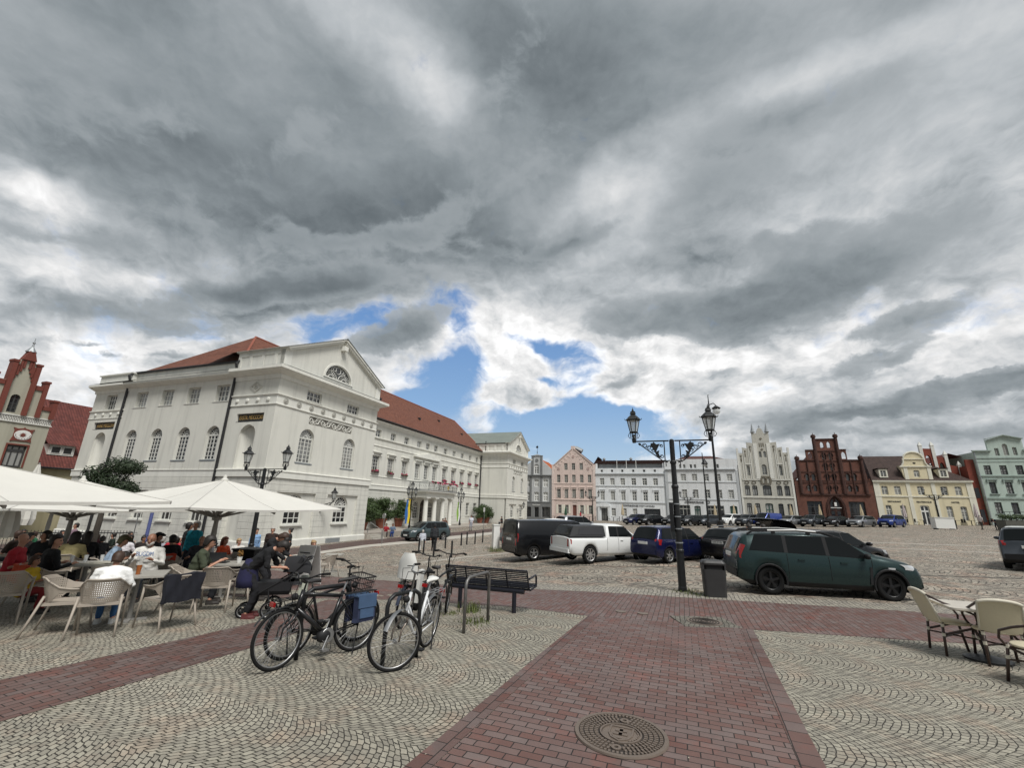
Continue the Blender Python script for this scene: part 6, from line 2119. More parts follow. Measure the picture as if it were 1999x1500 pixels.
def car(name, label, loc, head, p, paintm, group=None, n=64, cat='car', rim=None, clad=None, glass=None):
 o = thing(name, label, cat, loc, R_(head), group)
 L, Wd, top, belt, wr, wb, fx = p['L'], p['W'] / 2, p['top'], p['belt'], p['r'], p['wb'], p['fo']
 xf_, xr_ = wb / 2 + fx, wb / 2 + fx - L           # front and rear ends
 roof = max(z for _, z in top)
 clr = p.get('clr', .2)
 def wpl(x):
  a = (x - xr_) / L
  e = max(0, (a - .80) / .20)
  e2 = max(0, (.14 - a) / .14)
  return Wd * (1 - p.get('nose', .20) * e ** 2.2 - p.get('tailp', .08) * e2 ** 2)
 def zb(x):
  z = clr + .10 * max(0, (x - xf_ + .35) / .35) ** 2 + .16 * max(0, (xr_ + .45 - x) / .45) ** 2
  for xc in (wb / 2, -wb / 2):
   d = (wr * 1.13) ** 2 - (x - xc) ** 2
   if d > 0:
    z = max(z, wr + math.sqrt(d))
  return z
 def zt(x):
  return pl(x, top)
 xs_ = sorted(set([xr_ + L * i / n for i in range(n + 1)] + [x for x, _ in top if xr_ < x < xf_] + [s * wb / 2 + q * wr * 1.13 for s in (-1, 1) for q in (-1.0, -.97, -.85, .85, .97, 1.0)]))
 tw = p.get('tumble', .76)
 def sect(x):
  w_, t, b0 = wpl(x), zt(x), pl(x, belt)
  bl = min(b0, t - .03)
  k = max(0.0, min(1.0, (t - bl) / max(roof - b0, .1)))
  wr_ = w_ * lerp(.90, tw, k)
  z0 = zb(x)
  zs = max(z0 + .02, clr + .12)
  zm = max(z0 + .03, lerp(clr, bl, .55))
  return [(w_ * .90, z0), (w_ * .975, max(z0 + .01, min(zs, zm))), (w_ * 1.0, zm), (w_ * .985, max(zm + .01, bl - .10)), (w_ * .955, max(zm + .02, bl)), (wr_, t - .055 * lerp(.5, 1, k)), (wr_ * .86, t - .008), (wr_ * .45, t + .022)]
 rings = []
 for x in xs_:
  h = sect(x)
  e = (x - xr_) / L
  rings.append([Vector((x, -y, z)) for y, z in h] + [Vector((x, y, z)) for y, z in h[::-1]])
 mb = MB()
 mb.ring(rings)
 nn = len(rings[0])
 for i, f in enumerate(mb.f[:-2]):
  j = i % nn
  mb.sm[i] = True
  if j == nn - 1:
   mb.m[i] = 1
  elif clad and j in (0, nn - 2):
   mb.m[i] = 2
 ob = mb.build('body', [paintm, M_UNDER, M_BLACKPL], o)
 gm = glass or M_CARGLASS
 def side_y(x, F):
  return wpl(x) * lerp(.955, tw, F) + .006
 def side_glass(quad, s):
  xa0, xa1, xb0, xb1 = quad      # bottom rear, top rear, bottom front, top front
  P = []
  for i in range(7):
   row = []
   for j in range(5):
    F = lerp(.07, .86, j / 4)
    x = lerp(lerp(xa0, xa1, j / 4), lerp(xb0, xb1, j / 4), i / 6)
    b0 = pl(x, belt)
    row.append((x, s * (side_y(x, F) + .004), lerp(b0, roof, F)))
   P.append(row)
  g = MB()
  g.grid(P)
  if s < 0:
   g.f = [f[::-1] for f in g.f]
  g.sm = [True] * len(g.f)
  g.build('side_window', gm, o)
 if len(p['glass']) > 1:
  for s in (-1, 1):
   P = []
   for i in range(9):
    row = []
    for j in range(5):
     F = lerp(.05, .88, j / 4)
     x = lerp(lerp(p['glass'][0][0], p['glass'][0][1], j / 4), lerp(p['glass'][-1][2], p['glass'][-1][3], j / 4), i / 8)
     row.append((x, s * (side_y(x, F) - .001), lerp(pl(x, belt), roof, F)))
    P.append(row)
   g = MB()
   g.grid(P)
   if s < 0:
    g.f = [f[::-1] for f in g.f]
   g.build('pillar_trim', M_BLACKPL, o, shade=True)
 for q in p['glass']:
  for s in (-1, 1):
   side_glass(q, s)
 def top_glass(nm, xa, xb, sg):
  P = []
  for i in range(6):
   x = lerp(xa, xb, i / 5)
   h = sect(x)
   t = zt(x)
   row = []
   for j in range(9):
    u = (j / 4 - 1) * .90
    y = h[5][0] * u
    row.append((x + sg * .012, y, t + .022 * (1 - u * u) * 1.6 - .030 * u ** 4 + .006))
   P.append(row)
  g = MB()
  g.grid(P)
  for i, f in enumerate(g.f):
   a, b, c = (Vector(g.v[f[k]]) for k in range(3))
   if (b - a).cross(c - a).z < 0:
    g.f[i] = f[::-1]
  g.sm = [True] * len(g.f)
  g.build(nm, gm, o)
 if p.get('ws'):
  top_glass('windscreen', *p['ws'], 1)
 if p.get('rw'):
  top_glass('rear_window', *p['rw'], -1)
 rimm = rim or M_RIM
 tm, rm = wheel_meshes(wr, .21, rimm, p.get('spokes', 5))
 for xc in (wb / 2, -wb / 2):
  for s in (-1, 1):
   t_ = link('wheel', tm, o, (xc, s * (Wd * .985 - .115), wr), (0, 0, 0 if s > 0 else PI))
   link('rim', rm, t_)
 for s in (-1, 1):
  for nm, key, dflt, m_, sg in (('headlight', 'hl', (0, .78, .30, .13), M_HEAD, 1), ('tail_light', 'tl', (0, .95, .16, .42), M_TAIL, -1)):
   q = p.get(key, dflt)
   P = []
   for i in range(5):
    z = q[1] + q[3] * (i / 4 - .5)
    xe = (max if sg > 0 else min)(x for x in (xr_ + L * k / 200 for k in range(201)) if zt(x) >= z + .01)
    row = []
    for t in range(8):
     if t < 3:
      x, y = xe + sg * .006, wpl(xe) * (.78 + .06 * t)
     else:
      x = xe - sg * (.02 + q[2] * .9 * (t - 3) / 4)
      y = wpl(x) * (.945 + .045 * min(1, (t - 3) / 2)) + .004
     row.append((x, s * y, z - (.03 * (t - 3) / 4 * sg * -1 if t > 3 else 0)))
    P.append(row)
   g = MB()
   g.grid(P)
   if s * sg > 0:
    g.f = [f[::-1] for f in g.f]
   g.build(nm, m_, o, shade=True)
  g = MB()
  xm = p['mir']
  zm_ = pl(xm, belt) + .09
  g.sphere((xm, s * (wpl(xm) + .10), zm_), 1, 10, 6, (.07, .12, .075))
  g.build('wing_mirror', paintm if p.get('mirc', 1) else M_BLACKPL, o, shade=True)
  g = MB()
  for xh in p.get('handles', ()):
   g.box((xh, s * wpl(xh) * .993, pl(xh, belt) - .12), (.17, .05, .03))
  if g.v:
   g.build('door_handle', paintm, o)
 g = MB()
 g.bx(xf_ - .10, xf_ + .005, -Wd * .62, Wd * .62, clr + .12, clr + .34)
 g.bx(xf_ - .12, xf_ - .0, -Wd * .48, Wd * .48, clr + .42, clr + .56)
 g.build('grille', M_BLACKPL, o)
 g = MB()
 g.bx(xr_ - .02, xr_ + .22, -Wd * .84, Wd * .84, clr + .16, clr + .36)
 g.build('bumper', M_BLACKPL if clad else paintm, o)
 zp = p.get('zp', .78)
 g = MB()
 g.bx(xr_ - .03, xr_ + .10, -.26, .26, zp - .055, zp + .055)
 g.build('number_plate', M_PLATE, o)
 g = MB()
 g.bx(xf_ - .06, xf_ + .02, -.26, .26, clr + .2, clr + .31)
 g.build('number_plate', M_PLATE, o)
 # door seams
 g = MB()
 for xa, xb in p.get('seams', ()):
  for s in (-1, 1):
   pts = [(lerp(xa, xb, F), s * (wpl(xb) * q + .003), lerp(clr + .2, pl(xb, belt), F)) for F, q in ((0, .985), (.5, 1.0), (.85, .985), (1, .957))]
   g.tube(pts, .006, 4)
 if g.v:
  g.build('door_seams', M_UNDER, o)
 return o, wpl, (xf_, xr_)
def place_mid(pxa, pxb):
 a, b = at(*pxa), at(*pxb)
 return (a + b) / 2
C_GREEN = paint('dark_green_paint_car', (.017, .037, .037), .4, .28)
C_BLACK = paint('black_car_paint', (.008, .0085, .01), .2, .22)
C_NAVY = paint('navy_car_paint', (.007, .011, .055), .3, .26)
C_WHITE = paint('white_car_paint', (.70, .71, .70), 0, .3)
C_SILVER = paint('silver_car_paint', (.36, .37, .38), .7, .3)
C_GREY = paint('grey_car_paint', (.055, .062, .072), .5, .3)
C_BLUE = paint('blue_car_paint', (.012, .035, .20), .3, .28)
C_TEAL = paint('grey_green_car_paint', (.07, .10, .11), .5, .3)
# large estate in the foreground
mpv = dict(L=4.55, W=1.80, r=.345, wb=2.90, fo=.82, clr=.22, top=[(-2.28, .60), (-2.27, .98), (-2.22, 1.10), (-2.05, 1.52), (-1.95, 1.60), (-1.5, 1.66), (-.4, 1.685), (.15, 1.64), (.55, 1.50), (1.30, 1.10), (1.5, 1.06), (2.0, .93), (2.18, .82), (2.265, .66), (2.27, .5)],
           belt=[(-2.3, 1.10), (-1.0, 1.05), (.6, .99), (1.3, .96), (2.3, .8)], ws=(.52, 1.28), rw=(-2.24, -2.07), mir=.95, handles=(-.62, .42), tumble=.82, spokes=5,
           glass=[(-1.92, -1.72, -1.02, -1.02), (-.92, -.92, .02, .0), (.12, .10, 1.12, .42)], seams=[(-.97, -.97), (.07, .07), (1.02, 1.1)], tl=(-2.16, 1.06, .09, .34), hl=(2.02, .80, .36, .13), zp=.92, mirc=0)
def low(p, k, z0=.9):
 q = dict(p)
 f = lambda z: z if z < z0 else z0 + (z - z0) * k
 q['top'] = [(x, f(z)) for x, z in p['top']]
 q['belt'] = [(x, f(z)) for x, z in p['belt']]
 return q
mpv = low(mpv, .84)
CAR1, wpl1, _ = car('green_estate_car', 'dark green estate car with roof rails and black wheels beside the litter bin', (8.42, 12.95, gz(8.3, 12.6)), -13, mpv, C_GREEN, rim=M_RIMB, clad=True, n=90)
CAR1.scale = (.945, .97, 1)
CAR1.location.x += .12
for s in (-1, 1):
 g = MB()
 g.tube([(-1.9, s * .68, 1.49), (-1.75, s * .70, 1.575), (-.6, s * .72, 1.62), (.1, s * .70, 1.58), (.5, s * .68, 1.45)], .028, 6)
 for x in (-1.2, -.3):
  g.box((x, s * .71, 1.57), (.10, .04, .10))
 rl = g.build('roof_rail', M_BLACKPL, CAR1)
 g = MB()
 g.tube([(-1.35, s * .725, 1.605), (-.6, s * .735, 1.635), (-.1, s * .725, 1.607)], .022, 6)
 g.build('rail_insert', M_PLATE, rl)
 g = MB()
 g.box((1.52, s * .902, .78), (.16, .02, .04))
 g.build('side_marker', M_HEAD, CAR1)
 g = MB()
 g.box((1.02, s * .893, .58), (.06, .03, .42), (0, .12, 0))
 g.build('side_trim', M_BLACKPL, CAR1)
 for xc in (-1.45, 1.45):
  g = MB()
  g.tube([(xc + math.cos(a) * .40, s * .905, .345 + math.sin(a) * .40) for a in [PI * i / 12 for i in range(-1, 14)]], .03, 5)
  g.build('arch_trim', M_BLACKPL, CAR1)
g = MB()
g.bx(1.6, 2.2, -.35, .35, .99, 1.0)
# black delivery van
vanp = dict(L=5.2, W=1.92, r=.34, wb=3.28, fo=.93, clr=.22, nose=.14, top=[(-2.64, .6), (-2.63, 1.1), (-2.58, 1.85), (-2.5, 1.92), (-1, 1.95), (.9, 1.94), (1.15, 1.88), (1.95, 1.22), (2.1, 1.16), (2.45, .98), (2.56, .7)],
   belt=[(-2.7, 1.20), (1, 1.14), (2.6, .9)], ws=(1.15, 1.93), rw=(-2.62, -2.50), mir=1.6, tumble=.90, tailp=.03, glass=[(.75, .75, 1.75, 1.15)], seams=[(.65, .65), (-.6, -.6)], tl=(-2.6, 1.0, .06, .60), hl=(2.35, .86, .3, .16), zp=.98, spokes=5)
car('black_van', 'black windowless delivery van parked left of the white pickup', (2.45, 25.1, gz(2.4, 25.2) - .02), 25, vanp, C_BLACK, cat='van')
# white pickup with dark canopy
pkp = dict(L=5.25, W=1.88, r=.39, wb=3.12, fo=.92, clr=.36, nose=.16, top=[(-2.78, .7), (-2.77, 1.12), (-2.7, 1.14), (-.62, 1.15), (-.55, 1.2), (-.5, 1.70), (-.3, 1.78), (.4, 1.78), (.65, 1.72), (1.30, 1.26), (1.5, 1.20), (2.25, 1.08), (2.45, .85), (2.48, .6)],
           belt=[(-2.8, 1.17), (1.2, 1.15), (2.5, 1.0)], ws=(.66, 1.29), mir=1.0, tumble=.80, tailp=.02, glass=[(-.38, -.36, .10, .10), (.2, .2, 1.16, .62)], seams=[(.14, .14), (1.1, 1.12), (-.55, -.55)], handles=(.35,), tl=(-2.7, .90, .13, .34), hl=(2.2, .96, .36, .16), zp=.66, spokes=8)
PK, _, _ = car('white_pickup', 'white pickup truck with a dark grey canopy over its load bed', (4.72, 22.3, gz(4.6, 22.4) - .03), 22, low(pkp, .90), C_WHITE, cat='pickup', clad=False)
PK.scale = (.90, 1, 1)
g = MB()
cv = [[(-2.68, .83), (-2.5, .72)], [(-.62, .83), (-.62, .74)]]
g.add([(-2.70, -.84, 1.15), (-.60, -.86, 1.15), (-.60, .86, 1.15), (-2.70, .84, 1.15), (-2.38, -.70, 1.61), (-.62, -.74, 1.64), (-.62, .74, 1.64), (-2.38, .70, 1.61)], [(0, 3, 2, 1), (4, 5, 6, 7), (0, 1, 5, 4), (2, 3, 7, 6), (0, 4, 7, 3), (1, 2, 6, 5)])
cvo = g.build('canopy', plain('canopy_charcoal', (.016, .017, .018), .55, var=.15), PK)
for s in (-1, 1):
 g = MB()
 g.add([(-2.18, s * .832, 1.24), (-.74, s * .845, 1.24), (-.76, s * .785, 1.55), (-2.08, s * .775, 1.55)], [(0, 1, 2, 3) if s < 0 else (3, 2, 1, 0)])
 g.build('canopy_panel', plain('canopy_panel_grey', (.036, .036, .039), .4, var=.1), cvo)
g = MB()
g.add([(-2.67, -.70, 1.22), (-2.67, .70, 1.22), (-2.44, .60, 1.55), (-2.44, -.60, 1.55)], [(0, 3, 2, 1)])
g.build('canopy_window', M_CARGLASS, cvo)
g = MB()
g.bx(-2.84, -2.70, -.88, .88, .46, .62)
g.build('rear_step_bumper', C_WHITE, PK)
# blue hatchback
hb = dict(L=3.98, W=1.66, r=.31, wb=2.45, fo=.80, clr=.19, top=[(-1.96, .6), (-1.95, .86), (-1.88, .98), (-1.62, 1.42), (-1.5, 1.46), (-.6, 1.50), (.1, 1.46), (.4, 1.38), (1.10, .98), (1.3, .94), (1.8, .82), (1.98, .68), (2.02, .5)],
          belt=[(-2, .98), (1.1, .92), (2, .76)], ws=(.40, 1.09), rw=(-1.90, -1.62), mir=.80, glass=[(-1.62, -1.44, -1.0, -.95), (-.9, -.88, -.02, -.02), (.06, .06, .98, .38)], seams=[(-.94, -.94), (.02, .02), (.9, .95)], handles=(-.72, .22), tl=(-1.86, .88, .24, .22), hl=(1.8, .70, .34, .14), zp=.80, spokes=6)
HB_, _, _ = car('navy_hatchback', 'navy blue small hatchback parked between the white pickup and the big lamp post', (7.62, 21.15, gz(7.5, 21) - .02), 30, hb, C_NAVY)
g = MB()
g.tube([(-1.0, .1, 1.49), (-1.25, .1, 1.85)], .008, 4)
g.build('aerial', M_BLACKPL, HB_)
# black estate seen from behind
wg = dict(hb, L=4.85, W=1.84, r=.33, wb=2.86, fo=.88, top=[(-2.54, .6), (-2.53, .90), (-2.46, 1.02), (-2.18, 1.38), (-2.05, 1.44), (-1, 1.49), (.1, 1.47), (.5, 1.38), (1.30, 1.0), (1.5, .96), (2.1, .85), (2.28, .68), (2.31, .5)], belt=[(-2.6, 1.0), (1.2, .94), (2.3, .78)], ws=(.50, 1.29), rw=(-2.48, -2.18), mir=.95,
          glass=[(-2.1, -1.95, -1.2, -1.15), (-1.1, -1.08, -.1, -.1), (0, 0, 1.12, .48)], seams=[(-1.14, -1.14), (-.05, -.05)], tl=(-2.44, .88, .26, .16), hl=(2.0, .74, .36, .14), zp=.80)
WG_, _, _ = car('black_estate_car', 'black estate car seen from behind between the lamp post and the green estate', (11.0, 20.6, gz(10.9, 20.5) - .02), 31, low(wg, .82), C_BLACK)
for s in (-1, 1):
 g = MB()
 g.tube([(-1.95, s * .62, 1.35), (-1.7, s * .64, 1.43), (-.4, s * .66, 1.46), (.2, s * .64, 1.38)], .02, 6)
 g.build('roof_rail', M_ALU, WG_)
g = MB()
g.bx(-2.575, -2.50, -.62, .62, .88, .905)
g.build('chrome_strip', M_CHROME, WG_)
me = text_mesh('HWI XP 306', .11, .004, .42)
me.materials.clear(); me.materials.append(M_SIGNBLACK)
link('plate_lettering', me, WG_, (-2.574, 0, .765), (R_(90), 0, R_(-90)))
# black saloon with its boot lid up
sd = dict(wg, L=4.75, W=1.84, top=[(-2.46, .6), (-2.45, .92), (-2.38, 1.02), (-1.85, 1.06), (-1.2, 1.38), (-.8, 1.44), (-.1, 1.45), (.4, 1.37), (1.25, .98), (1.45, .94), (2.05, .83), (2.24, .66), (2.28, .5)], rw=(-1.85, -1.18), ws=(.42, 1.24), glass=[(-1.5, -1.15, -.95, -.95), (-.88, -.88, -.05, -.05), (.03, .03, 1.05, .42)], seams=[(-.92, -.92), (0, 0)])
SD_, _, _ = car('black_saloon_with_open_boot', 'black saloon with its boot lid raised behind the green estate car', (11.8, 17.2, gz(11.8, 17.2)), 16, sd, C_BLACK, n=48)
g = MB()
P = []
for i in range(6):
 y = -.72 + 1.44 * i / 5
 P.append([(-1.75, y, 1.12), (-2.0, y * 1.02, 1.62), (-2.25, y * .98, 1.80 - .05 * abs(y)), (-2.75, y * .9, 1.86 - .08 * abs(y)), (-2.80, y * .9, 1.80)])
g.grid(P)
Q = [[(a[0] + .03, a[1], a[2] - .05) for a in r] for r in P]
g.grid([r[::-1] for r in Q])
g.build('boot_lid', C_BLACK, SD_, shade=True)
for s in (-1, 1):
 g = MB()
 g.tube([(-1.3, s * .62, 1.36), (-.8, s * .66, 1.45), (-.1, s * .66, 1.46), (.42, s * .66, 1.37), (1.2, s * .72, 1.02)], .022, 5)
 g.build('chrome_strip', M_ALU, SD_)
# grey off-roader at the right edge
sv = dict(L=4.35, W=1.82, r=.34, wb=2.64, fo=.85, clr=.24, top=[(-2.17, .6), (-2.16, 1.02), (-2.08, 1.12), (-1.86, 1.52), (-1.7, 1.58), (-.6, 1.62), (.1, 1.58), (.4, 1.5), (1.15, 1.08), (1.4, 1.04), (1.95, .92), (2.12, .74), (2.17, .5)], belt=[(-2.2, 1.08), (1.1, 1.02), (2.1, .88)], ws=(.42, 1.13), rw=(-2.10, -1.86), mir=.85,
          glass=[(-1.75, -1.6, -1.05, -1.0), (-.95, -.93, -.02, -.02), (.06, .06, 1.0, .38)], seams=[(-1, -1), (.02, .02)], tl=(-2.06, 1.0, .10, .18), hl=(1.95, .82, .36, .14), zp=.88)
SV_, _, _ = car('grey_offroad_car', 'dark grey tall car with pale roof cut by the right photo edge', (21.75, 18.95, gz(21.5, 18.9)), 40, sv, C_GREY, clad=True)
g = MB()
P = [[(x, y, z + .032 - .03 * (y / .62) ** 4) for y in (-.6, -.45, -.2, 0, .2, .45, .6)] for x, z in ((-1.72, 1.575), (-.6, 1.62), (.1, 1.58))]
g.grid([r[::-1] for r in P])
g.build('pale_roof', C_WHITE, SV_, shade=True)
# car driving past the town hall
car('grey_green_offroad_car', 'grey green tall car driving along the road before the town hall columns', (-7.35, 41.1, gz(-7.4, 40.6)), 228, sv, C_TEAL, n=48, clad=True)
# parked cars beyond the van and pickup
GN = 'cars parked across the square'
far = [
 ('dark_parked_car', 'dark car half hidden behind the black van, by a white cabinet', (1040, 1062), 32, 28, sv, C_GREY),
 ('dark_parked_car', 'dark low car roof showing over the black van', (1062, 1048), 38, 28, hb, C_GREY),
 ('white_parked_car', 'white car whose roof shows over the pickup canopy, left of the silver people carrier', (1095, 1045), 40, 28, hb, C_WHITE),
 ('silver_parked_car', 'silver people carrier with dark windscreen showing behind the pickup roof', (1128, 1043), 42, 28, sv, C_SILVER),
 ('dark_parked_car', 'dark blue hatchback before the white hotel terrace, leftmost of the far row', (1243, 1025), 0, 208, hb, C_NAVY),
 ('black_parked_car', 'black saloon parked before the dark hotel garage entrance', (1272, 1025.5), 0, 208, sd, C_BLACK),
 ('black_parked_car', 'black hatchback parked just left of the big lamp post, in the far row', (1318, 1026.5), 0, 208, hb, C_BLACK),
 ('black_parked_car', 'black saloon parked before the bank door', (1352, 1027), 0, 208, sd, C_BLACK),
 ('grey_parked_car', 'dark grey hatchback parked between the two tall lamp masts', (1383, 1027), 0, 208, hb, C_GREY),
 ('white_parked_car', 'white compact off-road car parked right of the tall mast', (1428, 1027), 0, 208, sv, C_WHITE),
 ('dark_parked_car', 'charcoal off-road car parked between the white car and the blue van', (1462, 1027.5), 0, 208, sv, C_GREY),
 ('blue_parked_van', 'bright blue compact van parked before the ivory stepped gable', (1500, 1028), 0, 208, vanp, C_BLUE),
 ('silver_parked_car', 'pale silver estate mostly hidden behind the raised boot lid', (1545, 1028), 0, 208, wg, C_SILVER),
 ('dark_parked_car', 'dark grey off-road car parked left of the brick house door', (1588, 1028.5), 0, 208, sv, C_GREY),
 ('black_parked_car', 'black coupe parked before the pointed brick door', (1633, 1029), 0, 208, sd, C_BLACK),
 ('silver_parked_car', 'silver estate parked before the right window of the brick house', (1682, 1029.5), 0, 208, wg, C_SILVER),
 ('blue_parked_car', 'blue off-road car parked before the yellow hotel, rightmost of the far row', (1742, 1030), 0, 208, sv, C_BLUE),
]
for nm, lb, px, dist, hd, pp, cm in far:
 q = at(*px) if not dist else None
 if dist:
  d = ray(*px)
  q = Vector((d.x / d.y * dist, dist, 0))
  q.z = gz(q.x, q.y)
 sc = .9 if pp is vanp else 1
 o, _, _ = car(nm, lb, q, hd, pp, cm, GN if not dist else None, n=30)
 if sc != 1:
  o.scale = (.86, .9, .92)
# ------------------------------------------------------------------ bicycles
M_SPOKE = plain('spokes', (.30, .30, .30), .4, .9)
M_FWHITE = paint('white_frame_paint', (.66, .67, .68), 0, .3)
M_FBLACK = paint('black_frame_paint', (.012, .012, .013), .2, .35)
M_TAUPE = paint('taupe_frame_paint', (.17, .14, .115), .4, .35)
M_SADDLE = plain('saddle_black', (.022, .02, .02), .6)
M_BAGBLUE = plain('blue_pannier_cloth', (.045, .085, .16), .85, var=.3, scale=8, bmp=.004)
M_BAGDARK = plain('dark_blue_cloth', (.022, .03, .07), .85, var=.3)
M_SEATWHITE = plain('white_child_seat', (.66, .66, .63), .45, var=.05)
BW = {}
def bike_wheel(r, thick=.021):
 if (r, thick) not in BW:
  t, m, s = MB(), MB(), MB()
  n = 40
  t.tube([(r * math.cos(2 * PI * i / n) - thick * math.cos(2 * PI * i / n), 0, r * math.sin(2 * PI * i / n) - thick * math.sin(2 * PI * i / n)) for i in range(n)], thick, 8, closed=True)
  q = r - thick * 2
  m.tube([(q * math.cos(2 * PI * i / n), 0, q * math.sin(2 * PI * i / n)) for i in range(n)], .011, 6, closed=True)
  for k in range(32):
   a = 2 * PI * k / 32
   b = a + (.35 if k % 4 < 2 else -.35)
   s.tube([(.02 * math.cos(b), .025 if k % 2 else -.025, .02 * math.sin(b)), (q * math.cos(a), 0, q * math.sin(a))], .0016, 3)
  s.cyl((0, -.05, 0), (0, .05, 0), .02, n=8)
  t.sm = [True] * len(t.f)
  m.sm = [True] * len(m.f)
  BW[(r, thick)] = (t.mesh('tyre', M_RUBBER), m.mesh('rim', M_ALU), s.mesh('spokes', M_SPOKE))
 return BW[(r, thick)]
def bicycle(label, rear, front, fm=None, lean=0, steer=0, r=.345, style='city', rack=True, basket=False, bags=False, childseat=False, fork=None, saddlem=None, guardm=None, ebike=False, group=None, fine=True, name='bicycle', stem=1.0):
 """local +x runs from the rear to the front wheel"""
 fm = fm or M_FBLACK
 d = Vector((front.x - rear.x, front.y - rear.y, 0))
 mid = (rear + front) / 2
 o = thing(name, label, 'bicycle', mid, math.atan2(d.y, d.x), group)
 o.rotation_euler = (R_(lean), 0, math.atan2(d.y, d.x))
 wb = 1.08
 ra, fa = Vector((-wb / 2, 0, r)), Vector((wb / 2, 0, r))
 bb = Vector((-.10, 0, .28))
 hd0, hd1 = Vector((wb / 2 - .20, 0, .66)), Vector((wb / 2 - .26, 0, .86))
 st = Vector((-.30, 0, .80))
 tm, rm, sm_ = bike_wheel(r)
 for nm, c, z in (('wheel', ra, 0), ('wheel', fa, steer)):
  w_ = link(nm, sm_, o, c, (0, 0, R_(z)))
  link('tyre', tm, w_)
  link('rim', rm, w_)
 m = MB()
 tr = .019 if not ebike else .025
 if style == 'step':
  m.tube([hd0 + Vector((0, 0, .02)), (.12, 0, .42), (.0, 0, .31), bb], tr * 1.15, 8)
  m.tube([hd0 + Vector((0, 0, .09)), (.10, 0, .52), (-.12, 0, .44), (-.19, 0, .47)], tr * .9, 8)
 else:
  m.tube([hd0, bb], tr * 1.2, 8)
  m.tube([hd1 - Vector((0, 0, .03)), st - Vector((-.01, 0, .06))], tr, 8)
 m.tube([hd0 - Vector((-.012, 0, .03)), hd1 + Vector((0, 0, .02))], tr * 1.15, 8)
 m.tube([bb, st], tr, 8)
 for s in (-.05, .05):
  m.tube([bb + Vector((0, s * .6, 0)), ra + Vector((0, s, 0))], .010, 6)
  m.tube([st + Vector((.03, s * .3, -.08)), ra + Vector((0, s, 0))], .009, 6)
 m.build('frame', fm, o, shade=True)
 m = MB()
 fk = Matrix.Translation(hd0) @ Matrix.Rotation(R_(steer), 4, 'Z') @ Matrix.Translation(-hd0)
 for s in (-.055, .055):
  m.tube([hd0 + Vector((.02, s, -.04)), hd0 + Vector((.07, s, -.12)), fa + Vector((-.02, s, .12)), fa + Vector((0, s, 0))], [.017, .016, .013, .010], 7)
 m.tube([hd0 + Vector((.02, -.06, -.04)), hd0 + Vector((.02, .06, -.04))], .018, 6)
 m.build('fork', fork or fm, o, shade=True)
 m = MB()
 top = hd1 + Vector((-.03, 0, .12 * stem))
 m.tube([hd1, top, top + Vector((.05, 0, .04))], .014, 6)
 c = top + Vector((.05, 0, .04))
 ca, sa = math.cos(R_(steer)), math.sin(R_(steer))
 rt = lambda x, y, z: c + Vector((x * ca - y * sa, x * sa + y * ca, z))
 m.tube([rt(-.16, -.30, .05), rt(-.07, -.24, .05), rt(.0, -.10, .0), rt(0, .10, 0), rt(-.07, .24, .05), rt(-.16, .30, .05)], .011, 6)
 hb_ = m.build('handlebar', M_ALU if style == 'step' else M_BLACKPL, o, shade=True)
 m = MB()
 for s in (-1, 1):
  m.tube([rt(-.08, s * .25, .05), rt(-.18, s * .31, .05)], .017, 7)
  m.tube([rt(-.05, s * .2, .04), rt(.02, s * .24, .03), rt(-.10, s * .30, .02)], .006, 4)
  if fine:
   m.tube([rt(.0, s * .15, .02), rt(.12, s * .12, .02), rt(.13, s * .05, -.15), hd0 + Vector((.04, 0, 0))], .004, 4)
 m.build('grips', M_RUBBER, hb_)
 m = MB()
 m.cyl(st, st + Vector((-.05, 0, .13)), .013)
 m.build('seat_post', M_ALU, o)
 m = MB()
 P = []
 for x, w_, z in ((-.13, .075, .17), (-.10, .09, .175), (-.04, .075, .165), (.04, .035, .16), (.12, .02, .155), (.14, .008, .145)):
  P.append([st + Vector((-.05 + x, w_ * math.cos(a), z + .025 * math.sin(a) - .01)) for a in [2 * PI * i / 10 for i in range(10)]])
 m.ring(P)
 m.build('saddle', saddlem or M_SADDLE, o, shade=True)
 m = MB()
 m.lathe([(.085, .04), (.09, .045), (.085, .05), (.02, .05), (.02, .04)], 20, bb, 'y', loop=True)
 for s in (-1, 1):
  a = 1.1 if s > 0 else 1.1 + PI
  e = bb + Vector((math.cos(a) * .17, s * .075, -math.sin(a) * .17))
  m.tube([bb + Vector((0, s * .06, 0)), e], .010, 5)
  m.box(e + Vector((0, s * .05, 0)), (.09, .09, .022))
 m.build('cranks', M_ALU if ebike else M_BLACKPL, o)
 if ebike:
  m = MB(); m.sphere(bb + Vector((.03, 0, 0)), .1, 10, 7, (1.1, .7, .9)); m.build('motor', M_BLACKPL, o, shade=True)
 # mudguards
 for c, a0, a1 in ((ra, .1, 2.9), (fa, .55, 2.6)):
  m = MB()
  P = []
  for i in range(15):
   a = a0 + (a1 - a0) * i / 14
   q = r + .022
   P.append([(c.x + q * math.cos(a), c.y + y, c.z + q * math.sin(a) - abs(y) * .25) for y in (-.028, -.012, .012, .028)])
  m.grid(P)
  m.build('mudguard', guardm or fm, o, shade=True)
 m = MB()
 m.tube([ra + Vector((0, .06, .0)), ra + Vector((.1, .12, -.30 if not lean else -.34))], .01, 5)
 m.tube([ra + Vector((0, .06, 0)), bb + Vector((0, .05, .05))], .03, 5) if False else None
 m.build('kickstand', M_BLACKPL, o)
